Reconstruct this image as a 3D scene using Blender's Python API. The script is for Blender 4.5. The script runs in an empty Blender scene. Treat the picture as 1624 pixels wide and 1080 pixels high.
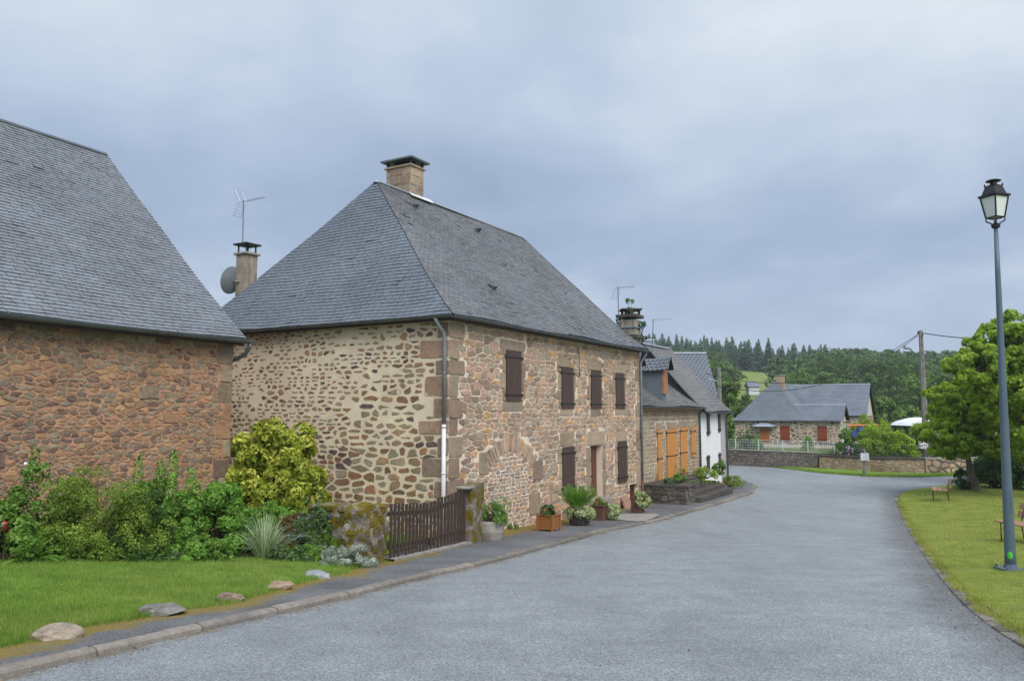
import bpy, math, random
import numpy as np
from mathutils import Vector
SC = bpy.context.scene
COL = SC.collection
R = math.radians
rng = np.random.default_rng(7)
random.seed(7)

# ------------------------------------------------------------------ camera, sky, sun, exposure
F = 1230.0
PITCH = math.atan(110 / F)
EYE = 1.65
cam_d = bpy.data.cameras.new('camera'); cam = bpy.data.objects.new('camera', cam_d); COL.objects.link(cam)
cam_d.lens = F / 1624 * 36; cam_d.sensor_width = 36; cam_d.clip_end = 3000; cam_d.clip_start = 0.1
cam.location = (0, 0, EYE); cam.rotation_euler = (R(90) + PITCH, 0, 0)
SC.camera = cam
SC.view_settings.view_transform = 'Standard'; SC.view_settings.look = 'None'
SC.view_settings.exposure = 0.25; SC.view_settings.gamma = 1.0
SC.render.resolution_x = 1024; SC.render.resolution_y = 680

SUN_EL, SUN_AZ = R(44), R(158)      # azimuth: clockwise from +Y, the sun stands high behind the camera
w = bpy.data.worlds.new('World'); SC.world = w; w.use_nodes = True
nt = w.node_tree; nt.nodes.clear()
def wn(t, **k):
    n = nt.nodes.new(t)
    for a, b in k.items(): setattr(n, a, b)
    return n
def wl(a, b): nt.links.new(a, b)
out = wn('ShaderNodeOutputWorld'); mixs = wn('ShaderNodeMixShader'); bg1 = wn('ShaderNodeBackground'); bg2 = wn('ShaderNodeBackground')
sky = wn('ShaderNodeTexSky', sky_type='NISHITA', sun_disc=False, sun_elevation=SUN_EL, sun_rotation=SUN_AZ)
wl(sky.outputs[0], bg1.inputs[0]); bg1.inputs[1].default_value = 0.1
tc = wn('ShaderNodeTexCoord'); sep = wn('ShaderNodeSeparateXYZ'); wl(tc.outputs['Generated'], sep.inputs[0])
zc = wn('ShaderNodeMath', operation='MAXIMUM'); wl(sep.outputs[2], zc.inputs[0]); zc.inputs[1].default_value = 0.0
den = wn('ShaderNodeMath', operation='ADD'); wl(zc.outputs[0], den.inputs[0]); den.inputs[1].default_value = 0.22
dx = wn('ShaderNodeMath', operation='DIVIDE'); wl(sep.outputs[0], dx.inputs[0]); wl(den.outputs[0], dx.inputs[1])
dy = wn('ShaderNodeMath', operation='DIVIDE'); wl(sep.outputs[1], dy.inputs[0]); wl(den.outputs[0], dy.inputs[1])
comb = wn('ShaderNodeCombineXYZ'); wl(dx.outputs[0], comb.inputs[0]); wl(dy.outputs[0], comb.inputs[1]); comb.inputs[2].default_value = 3.3
n1 = wn('ShaderNodeTexNoise'); wl(comb.outputs[0], n1.inputs['Vector']); n1.inputs['Scale'].default_value = 1.15; n1.inputs['Detail'].default_value = 8; n1.inputs['Roughness'].default_value = 0.52; n1.inputs['Distortion'].default_value = 0.15
cr = wn('ShaderNodeValToRGB'); wl(n1.outputs[0], cr.inputs[0])
e = cr.color_ramp.elements
e[0].position = 0.30; e[0].color = (0.335, 0.420, 0.560, 1)
e[1].position = 0.70; e[1].color = (0.640, 0.710, 0.800, 1)
m_ = e.new(0.5); m_.color = (0.445, 0.535, 0.680, 1)
# elevation: brighter towards the zenith as under a real overcast sky, pale band at the horizon
er = wn('ShaderNodeValToRGB'); wl(zc.outputs[0], er.inputs[0])
e = er.color_ramp.elements
e[0].position = 0.0; e[0].color = (1.00, 1.0, .97, 1); e[1].position = 1.0; e[1].color = (2.3, 2.15, 2.0, 1)
for p, c in ((0.09, (0.90, 0.91, 0.93)), (0.20, (0.76, 0.79, 0.83)), (0.33, (0.90, 0.91, 0.92)), (0.47, (1.12, 1.08, 1.02)), (0.62, (1.6, 1.5, 1.38))):
    x = e.new(p); x.color = (*c, 1)
mul = wn('ShaderNodeMix', data_type='RGBA', blend_type='MULTIPLY'); mul.inputs[0].default_value = 1
wl(cr.outputs[0], mul.inputs[6]); wl(er.outputs[0], mul.inputs[7])
wl(mul.outputs[2], bg2.inputs[0]); bg2.inputs[1].default_value = 1.0
mixs.inputs[0].default_value = 0.93
wl(bg1.outputs[0], mixs.inputs[1]); wl(bg2.outputs[0], mixs.inputs[2]); wl(mixs.outputs[0], out.inputs[0])

sd = bpy.data.lights.new('sun', 'SUN'); so = bpy.data.objects.new('sun', sd); COL.objects.link(so)
sd.energy = 2.3; sd.angle = R(38); sd.color = (1, 0.96, 0.9)
d = Vector((math.sin(SUN_AZ) * math.cos(SUN_EL), math.cos(SUN_AZ) * math.cos(SUN_EL), math.sin(SUN_EL)))
so.rotation_euler = d.to_track_quat('Z', 'Y').to_euler()

# ------------------------------------------------------------------ geometry helpers
def ray(px, py):
    x = (px - 812) / F; y = (540 - py) / F
    c, s = math.cos(PITCH), math.sin(PITCH)
    Y = c - y * s; Z = s + y * c
    return x / Y, Z / Y
def P(px, py, Y):
    a, b = ray(px, py); return Vector((a * Y, Y, EYE + b * Y))
GY = [-60, 0, 5, 10, 15, 20, 25, 30, 40, 50, 80, 3000]
GZ = [0.6, 0, -.40, -.85, -1.28, -1.66, -1.95, -2.13, -2.28, -2.34, -2.2, -2.2]
_gy = np.linspace(-60, 120, 721); _gz = np.interp(_gy, GY, GZ)
_k = np.hanning(17); _k /= _k.sum(); _gz = np.convolve(np.pad(_gz, 8, mode='edge'), _k, 'valid')
def g(Y): return float(np.interp(Y, _gy, _gz))
def solve(px, py, H):
    a, b = ray(px, py); lo, hi = 2.5, 130
    f = lambda Y: EYE + b * Y - H(a * Y, Y)
    for _ in range(50):
        m = (lo + hi) / 2
        if f(m) > 0: lo = m
        else: hi = m
    return a * lo, lo
KPX = [(-60, 1092), (70, 1060), (240, 1020), (370, 990), (450, 972), (560, 947), (640, 925), (780, 893), (870, 868), (960, 843), (1050, 825), (1100, 811), (1150, 797), (1195, 782), (1200, 770)]
kp = [solve(x, y, lambda X, Y: g(Y)) for x, y in KPX]
KY = [2.0] + [p[1] for p in kp]; KX = [kp[0][0] - .49 * (kp[0][1] - 2)] + [p[0] for p in kp]
def kerbX(Y): return float(np.interp(Y, KY, KX))
IPX = [(-60, 1040), (0, 1027), (120, 1000), (260, 975), (380, 953), (450, 934), (530, 912), (600, 893), (640, 884), (740, 862)]
ip = [solve(x, y, lambda X, Y: g(Y) + .09) for x, y in IPX]
IY = [2.0] + [p[1] for p in ip] + [20.0, 60.0]
IX = [ip[0][0] - .49 * (ip[0][1] - 2)] + [p[0] for p in ip] + [-1.53, -1.53 + .591 * 40]
def innerX(Y): return float(np.interp(Y, IY, IX))
RPX = [(1700, 1050), (1624, 1009), (1590, 987), (1560, 965), (1530, 937), (1500, 905), (1470, 868), (1445, 830), (1432, 806), (1424, 787), (1440, 779), (1480, 773), (1530, 768), (1600, 764), (1750, 757)]
rp = [solve(x, y, lambda X, Y: g(Y)) for x, y in RPX]
RY = [2.0] + [p[1] for p in rp]; RX = [rp[0][0] + .8] + [p[0] for p in rp]
def rightX(Y): return float(np.interp(Y, RY, RX))
def sm(a, b, x):
    t = min(1, max(0, (x - a) / (b - a))); return t * t * (3 - 2 * t)
def H(X, Y):
    z = g(Y)
    kx = kerbX(Y)
    if X < kx and Y < 45:
        z += .09
        d = (innerX(Y) - X) * .9
        if d > 0: z += min(.6, .065 * d) * (1 - sm(15.5, 18.5, Y))
    elif X > rightX(Y) and Y < RY[-1]:
        z += .05 + .16 * sm(0, 2.6, (X - rightX(Y)) * .8)
    return z
def G(px, py):
    X, Y = solve(px, py, H); return Vector((X, Y, H(X, Y)))

class MB:
    def __init__(s): s.V = []; s.F = []; s.M = []; s.R = []
    def cut(s): s.C = getattr(s, 'C', [0]) + [len(s.F)]
    def add(s, vs, fs, m=0, r=0.5):
        o = len(s.V); s.V += [tuple(v) for v in vs]
        for f in fs: s.F.append([i + o for i in f]); s.M.append(m); s.R.append(r)
    def quad(s, a, b, c, d, m=0, r=.5): s.add([a, b, c, d], [(0, 1, 2, 3)], m, r)
    def box(s, c, ax, ay, az, m=0, r=.5):
        c, ax, ay, az = Vector(c), Vector(ax), Vector(ay), Vector(az)
        vs = [c + ax * i + ay * j + az * k for k in (-1, 1) for j in (-1, 1) for i in (-1, 1)]
        s.add(vs, [(0, 2, 3, 1), (4, 5, 7, 6), (0, 1, 5, 4), (2, 6, 7, 3), (0, 4, 6, 2), (1, 3, 7, 5)], m, r)
    def bbox(s, x0, x1, y0, y1, z0, z1, m=0, r=.5):
        s.box(((x0 + x1) / 2, (y0 + y1) / 2, (z0 + z1) / 2), ((x1 - x0) / 2, 0, 0), (0, (y1 - y0) / 2, 0), (0, 0, (z1 - z0) / 2), m, r)
    def tube(s, pts, rad, n=8, m=0, r=.5, cap=True):
        pts = [Vector(p) for p in pts]; rings = []
        if not hasattr(rad, '__len__'): rad = [rad] * len(pts)
        prev = None
        for i, p in enumerate(pts):
            t = (pts[min(i + 1, len(pts) - 1)] - pts[max(i - 1, 0)]).normalized()
            if prev is None:
                a = t.cross(Vector((0, 0, 1)))
                if a.length < .1: a = t.cross(Vector((1, 0, 0)))
            else: a = prev - t * prev.dot(t)
            a.normalize(); b = t.cross(a); prev = a
            rings.append([p + (a * math.cos(2 * math.pi * k / n) + b * math.sin(2 * math.pi * k / n)) * rad[i] for k in range(n)])
        vs = [v for rg in rings for v in rg]; fs = []
        for i in range(len(pts) - 1):
            for k in range(n):
                fs.append((i * n + k, i * n + (k + 1) % n, (i + 1) * n + (k + 1) % n, (i + 1) * n + k))
        if cap: fs += [tuple(range(n))[::-1], tuple((len(pts) - 1) * n + k for k in range(n))]
        s.add(vs, fs, m, r)
    def lathe(s, c, prof, n=16, m=0, r=.5, sq=0):
        c = Vector(c); vs = []; fs = []
        for rr, z in prof:
            for k in range(n):
                a = 2 * math.pi * (k + .5 * (n == 4)) / n + sq
                vs.append(c + Vector((rr * math.cos(a), rr * math.sin(a), z)))
        for i in range(len(prof) - 1):
            for k in range(n): fs.append((i * n + k, i * n + (k + 1) % n, (i + 1) * n + (k + 1) % n, (i + 1) * n + k))
        fs += [tuple(range(n))[::-1], tuple((len(prof) - 1) * n + k for k in range(n))]
        s.add(vs, fs, m, r)
    def build(s, name, mats, parent=None, loc=None, smooth=False, bevel=0):
        if getattr(s, 'C', None):
            cs = sorted(set(s.C + [len(s.F)])); first = None
            for a, b in zip(cs[:-1], cs[1:]):
                t = MB(); ids = sorted({i for f in s.F[a:b] for i in f}); mp = {i: k for k, i in enumerate(ids)}
                t.V = [s.V[i] for i in ids]; t.F = [[mp[i] for i in f] for f in s.F[a:b]]; t.M = s.M[a:b]; t.R = s.R[a:b]
                o = t.build(name, mats, parent, loc, smooth, bevel); first = first or o
            return first
        if not isinstance(mats, (list, tuple)): mats = [mats]
        base = Vector((0, 0, 0)); q = parent
        while q is not None: base += q.location; q = q.parent
        if parent is None and loc is not None: base = Vector(loc)
        me = bpy.data.meshes.new(name)
        me.from_pydata([(v[0] - base.x, v[1] - base.y, v[2] - base.z) for v in s.V], [], s.F)
        for m in mats: me.materials.append(m)
        me.polygons.foreach_set('material_index', s.M)
        a = me.attributes.new('rnd', 'FLOAT', 'FACE'); a.data.foreach_set('value', s.R)
        if smooth: me.polygons.foreach_set('use_smooth', [True] * len(s.F))
        me.update()
        o = bpy.data.objects.new(name, me); COL.objects.link(o)
        if parent is not None: o.parent = parent
        elif loc is not None: o.location = loc
        if bevel:
            b = o.modifiers.new('bevel', 'BEVEL'); b.width = bevel; b.segments = 2; b.limit_method = 'ANGLE'
        return o
def mesh_np(name, V, Fq, rnd, mats, parent=None, loc=None, mi=None):
    base = Vector((0, 0, 0)); q = parent
    while q is not None: base += q.location; q = q.parent
    if parent is None and loc is not None: base = Vector(loc)
    V = np.asarray(V, dtype=np.float32) - np.array(base, dtype=np.float32)
    k = Fq.shape[1]; n = len(Fq)
    me = bpy.data.meshes.new(name)
    me.vertices.add(len(V)); me.vertices.foreach_set('co', V.ravel())
    me.loops.add(n * k); me.loops.foreach_set('vertex_index', Fq.astype(np.int32).ravel())
    me.polygons.add(n); me.polygons.foreach_set('loop_start', np.arange(0, n * k, k, dtype=np.int32))
    me.polygons.foreach_set('loop_total', np.full(n, k, dtype=np.int32))
    if not isinstance(mats, (list, tuple)): mats = [mats]
    for m in mats: me.materials.append(m)
    if mi is not None: me.polygons.foreach_set('material_index', np.asarray(mi, dtype=np.int32))
    me.update(calc_edges=True); me.validate()
    a = me.attributes.new('rnd', 'FLOAT', 'FACE'); a.data.foreach_set('value', np.asarray(rnd, dtype=np.float32))
    o = bpy.data.objects.new(name, me); COL.objects.link(o)
    if parent is not None: o.parent = parent
    elif loc is not None: o.location = loc
    return o
def tag(o, label=None, cat=None, group=None, kind=None):
    if label: o['label'] = label
    if cat: o['category'] = cat
    if group: o['group'] = group
    if kind: o['kind'] = kind
    return o
def empty(name, loc, label, cat, group=None, rz=0):
    o = bpy.data.objects.new(name, None); COL.objects.link(o); o.location = loc; o.rotation_euler = (0, 0, rz)
    o.empty_display_size = .3
    return tag(o, label, cat, group)
def copy_tree(o, parent=None):
    c = o.copy(); COL.objects.link(c); c.parent = parent
    for ch in list(o.children): copy_tree(ch, c)
    return c
class Frame:
    def __init__(s, O, u, v):
        s.O = Vector((O[0], O[1])); s.u = Vector(u).normalized(); s.v = Vector(v).normalized()
    def pt(s, a, t, z):
        p = s.O + s.u * a + s.v * t; return Vector((p.x, p.y, z))
    def hit(s, px, py, t=0):
        a, b = ray(px, py); o = s.O + s.v * t
        # o + u*k = (a*Y, Y)
        den = s.u.x - a * s.u.y
        k = (a * o.y - o.x) / den; Y = o.y + s.u.y * k
        return k, EYE + b * Y
    def box(s, mb, a0, a1, t0, t1, z0, z1, m=0, r=.5):
        U = Vector((s.u.x, s.u.y, 0)); W = Vector((s.v.x, s.v.y, 0))
        mb.box(s.pt((a0 + a1) / 2, (t0 + t1) / 2, (z0 + z1) / 2), U * (a1 - a0) / 2, W * (t1 - t0) / 2, Vector((0, 0, (z1 - z0) / 2)), m, r)

# ------------------------------------------------------------------ materials
class NT:
    def __init__(s, name):
        s.m = bpy.data.materials.new(name); s.m.use_nodes = True; s.t = s.m.node_tree; s.t.nodes.clear()
        s.out = s.n('ShaderNodeOutputMaterial'); s.b = s.n('ShaderNodeBsdfPrincipled'); s.l(s.b.outputs[0], s.out.inputs[0])
    def n(s, t, **k):
        x = s.t.nodes.new(t)
        for a, b in k.items(): setattr(x, a, b)
        return x
    def l(s, a, b): s.t.links.new(a, b)
    def coord(s, scale=(1, 1, 1)):
        c = s.n('ShaderNodeTexCoord'); m = s.n('ShaderNodeMapping'); m.inputs['Scale'].default_value = scale
        s.l(c.outputs['Object'], m.inputs[0]); return m.outputs[0]
    def noise(s, sc, det=4, ro=.55, vec=None, scale3=(1, 1, 1)):
        x = s.n('ShaderNodeTexNoise'); x.inputs['Scale'].default_value = sc; x.inputs['Detail'].default_value = det; x.inputs['Roughness'].default_value = ro
        s.l(vec if vec is not None else s.coord(scale3), x.inputs['Vector']); return x.outputs[0]
    def ramp(s, src, stops, interp='LINEAR'):
        x = s.n('ShaderNodeValToRGB'); s.l(src, x.inputs[0]); x.color_ramp.interpolation = interp
        e = x.color_ramp.elements
        while len(e) > 1: e.remove(e[-1])
        for i, (p, c) in enumerate(stops):
            c = (c, c, c) if isinstance(c, (int, float)) else c
            if i == 0: e[0].position = p; e[0].color = (*c, 1)
            else: k = e.new(p); k.color = (*c, 1)
        return x.outputs[0]
    def mix(s, f, a, b, mode='MIX'):
        x = s.n('ShaderNodeMix', data_type='RGBA', blend_type=mode)
        for v, i in ((f, 0), (a, 6), (b, 7)):
            if isinstance(v, (int, float)): x.inputs[i].default_value = v if i == 0 else (v, v, v, 1)
            elif isinstance(v, tuple): x.inputs[i].default_value = (*v, 1)
            else: s.l(v, x.inputs[i])
        return x.outputs[2]
    def math(s, op, a, b=0.0):
        x = s.n('ShaderNodeMath', operation=op)
        for v, i in ((a, 0), (b, 1)):
            if isinstance(v, (int, float)): x.inputs[i].default_value = v
            else: s.l(v, x.inputs[i])
        return x.outputs[0]
    def rnd(s): x = s.n('ShaderNodeAttribute', attribute_name='rnd'); return x.outputs['Fac']
    def bump(s, h, dist=.01, st=.6):
        x = s.n('ShaderNodeBump'); x.inputs['Distance'].default_value = dist; x.inputs['Strength'].default_value = st
        s.l(h, x.inputs['Height']); s.l(x.outputs[0], s.b.inputs['Normal'])
    def fin(s, col=None, rough=.8, spec=.5, metal=0):
        if col is not None:
            if isinstance(col, tuple): s.b.inputs['Base Color'].default_value = (*col, 1)
            else: s.l(col, s.b.inputs['Base Color'])
        if isinstance(rough, (int, float)): s.b.inputs['Roughness'].default_value = rough
        else: s.l(rough, s.b.inputs['Roughness'])
        s.b.inputs['Specular IOR Level'].default_value = spec; s.b.inputs['Metallic'].default_value = metal
        return s.m
def simple(name, c, rough=.7, var=.25, sc=6, spec=.4, metal=0, bump=0, s3=(1, 1, 1)):
    k = NT(name); nz = k.noise(sc, 5, .6, scale3=s3)
    col = k.mix(1, c, k.ramp(nz, [(.3, 1 - var), (.7, 1 + var)]), 'MULTIPLY')
    if bump: k.bump(nz, bump)
    return k.fin(col, rough, spec, metal)
def stone_mat(name, pal, var=.35, lichen=None, lamt=.0, bsc=30):
    k = NT(name); r = k.rnd(); n = len(pal)
    col = k.ramp(r, [(i / n, c) for i, c in enumerate(pal)], 'CONSTANT')
    nz = k.noise(9, 6, .65); col = k.mix(1, col, k.ramp(nz, [(.25, 1 - var), (.75, 1 + var)]), 'MULTIPLY')
    nf = k.noise(bsc, 5, .7); col = k.mix(1, col, k.ramp(nf, [(.3, .78), (.7, 1.2)]), 'MULTIPLY')
    big = k.noise(1.1, 4, .6); col = k.mix(1, col, k.ramp(big, [(.3, .82), (.7, 1.15)]), 'MULTIPLY')
    if lichen:
        ln = k.noise(2.3, 8, .7); col = k.mix(k.ramp(ln, [(.5 + .1 - lamt, 0), (.62 + .1 - lamt, .8)]), col, lichen)
    k.bump(k.mix(.5, nf, nz), .02, .7)
    return k.fin(col, .9, .25)
def mortar_mat(name, c, var=.12, dirt=None):
    k = NT(name); a = k.noise(1.3, 5, .6); f = k.noise(60, 4, .7)
    col = k.mix(1, c, k.ramp(a, [(.3, 1 - var), (.7, 1 + var)]), 'MULTIPLY')
    col = k.mix(1, col, k.ramp(f, [(.3, .86), (.7, 1.12)]), 'MULTIPLY')
    if dirt:
        dn = k.noise(3, 7, .7); col = k.mix(k.ramp(dn, [(.5, 0), (.68, .7)]), col, dirt)
    k.bump(k.mix(.6, f, k.noise(14, 4, .6)), .02, .6)
    return k.fin(col, .95, .15)
def slate_mat(name, c=(.105, .115, .132), warm=.0, var=.3):
    k = NT(name); r = k.rnd()
    col = k.mix(1, c, k.ramp(r, [(0, 1 - var), (.5, 1), (1, 1 + var)]), 'MULTIPLY')
    big = k.noise(.45, 6, .65); col = k.mix(1, col, k.ramp(big, [(.3, .8), (.7, 1.2)]), 'MULTIPLY')
    li = k.noise(1.7, 8, .75); col = k.mix(k.ramp(li, [(.52 - warm, 0), (.75 - warm, .45)]), col, (.17, .145, .115))
    f = k.noise(25, 4, .7, scale3=(1, 1, 1)); col = k.mix(1, col, k.ramp(f, [(.3, .85), (.7, 1.15)]), 'MULTIPLY')
    k.bump(f, .004, .5)
    return k.fin(col, k.ramp(r, [(0, .42), (1, .62)]), .5)
def leaf_mat(name, stops, trans=.3, rough=.55, spec=.35, dry=None):
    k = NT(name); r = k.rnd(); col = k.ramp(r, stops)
    if dry: col = k.mix(k.ramp(k.noise(.8, 7, .7), [(.48, 0), (.68, .8)]), col, dry)
    nz = k.noise(1.6, 3, .6); col = k.mix(1, col, k.ramp(nz, [(.3, .72), (.7, 1.25)]), 'MULTIPLY')
    k.fin(col, rough, spec)
    t = k.n('ShaderNodeBsdfTranslucent'); k.l(k.mix(1, col, (1.15, 1.25, .6), 'MULTIPLY'), t.inputs[0])
    mx = k.n('ShaderNodeMixShader'); mx.inputs[0].default_value = trans
    k.l(k.b.outputs[0], mx.inputs[1]); k.l(t.outputs[0], mx.inputs[2]); k.l(mx.outputs[0], k.out.inputs[0])
    return k.m
M = {}
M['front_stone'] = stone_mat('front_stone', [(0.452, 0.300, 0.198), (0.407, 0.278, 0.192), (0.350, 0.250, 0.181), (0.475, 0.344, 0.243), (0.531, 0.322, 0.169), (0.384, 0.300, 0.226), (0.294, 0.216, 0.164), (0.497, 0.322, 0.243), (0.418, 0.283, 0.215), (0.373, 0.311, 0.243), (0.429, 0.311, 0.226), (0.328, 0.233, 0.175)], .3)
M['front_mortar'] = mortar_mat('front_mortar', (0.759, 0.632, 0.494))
M['infill_mortar'] = mortar_mat('infill_mortar', (.78, .70, .60), .1)
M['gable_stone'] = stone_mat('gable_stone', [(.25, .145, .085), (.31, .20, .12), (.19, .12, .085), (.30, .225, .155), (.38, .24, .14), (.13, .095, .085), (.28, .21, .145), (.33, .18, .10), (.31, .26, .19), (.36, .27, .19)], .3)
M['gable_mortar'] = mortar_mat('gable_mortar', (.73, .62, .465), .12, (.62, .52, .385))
M['barn_stone'] = stone_mat('barn_stone', [(.36, .21, .125), (.28, .19, .12), (.42, .24, .14), (.25, .185, .13), (.44, .27, .17), (.32, .245, .165), (.25, .21, .16), (.19, .125, .10), (.46, .29, .15), (.30, .225, .155), (.39, .23, .14), (.22, .155, .12), (.34, .27, .19)], lichen=(.20, .18, .13), lamt=.02)
M['barn_mortar'] = mortar_mat('barn_mortar', (.50, .275, .175), .2, (.30, .20, .13))
M['quoin'] = stone_mat('quoin_granite', [(0.341, 0.259, 0.182), (0.297, 0.237, 0.176), (0.374, 0.275, 0.198), (0.275, 0.198, 0.143), (0.407, 0.308, 0.220)], .25)
M['gable_quoin'] = stone_mat('gable_quoin_stone', [(0.312, 0.222, 0.149), (0.284, 0.215, 0.158), (0.355, 0.237, 0.172), (0.242, 0.179, 0.135)], .3)
M['house2_stone'] = stone_mat('coursed_stone', [(.38, .29, .19), (.33, .26, .18), (.42, .30, .19), (.30, .25, .19), (.36, .30, .23)], .25)
M['house2_mortar'] = mortar_mat('coursed_mortar', (.66, .60, .50))
M['far_stone'] = stone_mat('far_house_stone', [(.30, .18, .12), (.36, .24, .17), (.24, .16, .12), (.40, .30, .22), (.16, .12, .10), (.33, .22, .16)], .2)
M['far_mortar'] = mortar_mat('far_mortar', (.60, .55, .46))
M['wall_grey'] = stone_mat('grey_wall_stone', [(.24, .215, .19), (.19, .17, .15), (.28, .24, .20), (.16, .145, .13)], .25)
M['wall_ochre'] = stone_mat('ochre_wall_stone', [(.40, .29, .19), (.46, .33, .21), (.34, .25, .18), (.42, .27, .18), (.48, .38, .27)], .25)
M['dark_mortar'] = mortar_mat('dark_mortar', (.13, .115, .095))
M['pale_mortar'] = mortar_mat('pale_mortar', (.34, .29, .23))
M['render_white'] = mortar_mat('white_render', (.80, .80, .81), .06, None)
M['render_grey'] = mortar_mat('grey_render', (.42, .41, .41), .12)
M['slate'] = slate_mat('slate', (0.126, 0.150, 0.180), -.02, .13)
M['slate_barn'] = slate_mat('slate_barn', (0.162, 0.180, 0.203), .02, .17)
M['slate_front'] = slate_mat('slate_front', (0.162, 0.170, 0.183), .04, .17)
M['slate_brown'] = slate_mat('slate_brown', (0.174, 0.174, 0.174), .10, .2)
M['slate_blue'] = slate_mat('slate_blue', (.140, .160, .192), -.10, .10)
M['felt'] = simple('roof_underlay', (.022, .022, .024), .9)
M['zinc'] = simple('zinc', (.13, .15, .16), .45, .25, 3, .5, .5)
M['zinc_pipe'] = simple('zinc_pipe', (.21, .235, .25), .45, .2, 4, .5)
M['zinc_light'] = simple('zinc_light', (.36, .40, .45), .4, .15, 3, .5, .5)
M['pipe_white'] = simple('pipe_white', (.68, .69, .70), .45, .06)
M['fascia'] = simple('fascia_brown', (.045, .025, .02), .6)
M['shutter'] = simple('shutter_brown', (.075, .045, .036), .5, .15, 3, .4, 0, 0, (8, 8, .6))
M['shutter_orange'] = simple('shutter_orange', (.58, .25, .06), .5, .2, 3, .4, 0, 0, (12, 12, .6))
M['pine'] = simple('pine_trim', (.36, .17, .09), .6, .2, 3)
M['door_far'] = simple('door_orange_brown', (.42, .13, .04), .5, .15, 3)
M['shutter_red'] = simple('shutter_red', (.24, .05, .02), .5, .15, 3, .4, 0, 0, (12, 12, .6))
M['door_wood'] = simple('door_wood', (.11, .035, .018), .4, .3, 4, .5, 0, 0, (10, 10, .7))
M['door_red'] = simple('door_red', (.10, .02, .017), .55, .15, 5, .3, 0, 0, (10, 10, .6))
M['iron'] = simple('black_iron', (.018, .018, .02), .5)
M['gate_wood'] = simple('gate_wood', (.055, .036, .028), .6, .35, 3, .4, 0, .002, (14, 14, .8))
M['box_wood'] = simple('box_wood', (.30, .12, .035), .45, .3, 4, .4, 0, .002, (3, 3, 12))
M['box_dark'] = simple('box_dark', (.12, .06, .04), .6, .25, 4)
M['tub'] = simple('dark_tub', (.05, .035, .035), .6, .2)
M['terracotta'] = simple('terracotta', (.16, .07, .04), .8, .2)
M['slab_pink'] = stone_mat('pink_slab', [(.36, .22, .16)], .2)
M['concrete'] = simple('concrete', (.30, .28, .25), .9, .3, 5, .2, 0, .01)
M['pole'] = simple('pole_concrete', (.22, .205, .19), .9, .3, 4, .2, 0, .01, (4, 4, .5))
M['chimney_render'] = simple('chimney_render', (.30, .265, .21), .9, .45, 3, .2, 0, .01, (2, 2, .6))
M['bench_wood'] = simple('bench_wood', (.34, .20, .12), .6, .2, 4, .3, 0, 0, (3, 3, 3))
M['lamp_paint'] = simple('lamp_paint', (.085, .125, .165), .42, .10, 2.5, .5)
M['green_paint'] = simple('green_paint', (.08, .55, .06), .5, .1)
M['white_metal'] = simple('white_metal', (.62, .64, .66), .4, .06)
M['dish'] = simple('dish', (.20, .23, .24), .5, .1)
M['tent'] = simple('tent_fabric', (.80, .82, .85), .6, .03)
M['orange_bar'] = simple('orange_bar', (.62, .16, .05), .5, .1)
M['blue_seat'] = simple('blue_seat', (.03, .07, .35), .5, .1)
M['soil'] = simple('soil', (.045, .03, .02), .95, .4, 8, .1, 0, .02)
M['bark'] = simple('bark', (.13, .115, .09), .95, .5, 5, .2, 0, .03, (1, 1, .4))
M['bark_dark'] = simple('bark_dark', (.06, .045, .035), .95, .4, 5, .1, 0, .02)
M['glass_milky'] = NT('milky_glass').fin((.70, .74, .70), .35, .5)
M['ink'] = simple('sign_ink', (.30, .36, .36), .6, .05)
M['old_stone'] = stone_mat('old_terrace_stone', [(.10, .095, .08), (.13, .12, .10), (.085, .075, .065), (.15, .135, .11)], .35, (.10, .11, .03), .0)
def mossy():
    k = NT('mossy_stone'); n = k.noise(3.2, 7, .7); f = k.noise(25, 5, .7)
    base = k.ramp(k.noise(5, 6, .65), [(.3, (.12, .10, .085)), (.5, (.22, .19, .16)), (.68, (.42, .40, .38))])
    ms = k.ramp(f, [(.3, (.07, .06, .008)), (.7, (.22, .16, .02))])
    c = k.mix(k.ramp(n, [(.46, 0), (.53, 1)]), base, ms); c = k.mix(1, c, k.ramp(f, [(.3, .75), (.7, 1.2)]), 'MULTIPLY')
    k.bump(k.mix(.5, n, f), .05, .9); return k.fin(c, .95, .15)
M['mossy'] = mossy()
def boulder():
    k = NT('boulder_stone'); r = k.rnd()
    c = k.ramp(r, [(0, (.34, .28, .22)), (.25, (.20, .19, .17)), (.45, (.24, .18, .13)), (.65, (.33, .235, .17)), (.85, (.30, .31, .33))], 'CONSTANT')
    n = k.noise(7, 7, .7); c = k.mix(1, c, k.ramp(n, [(.3, .5), (.5, 1.0), (.7, 1.35)]), 'MULTIPLY')
    c = k.mix(k.ramp(k.noise(12, 5, .7), [(.58, 0), (.66, .6)]), c, (.42, .42, .38))
    k.bump(n, .05, .9); return k.fin(c, .9, .2)
M['boulder'] = boulder()
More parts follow.
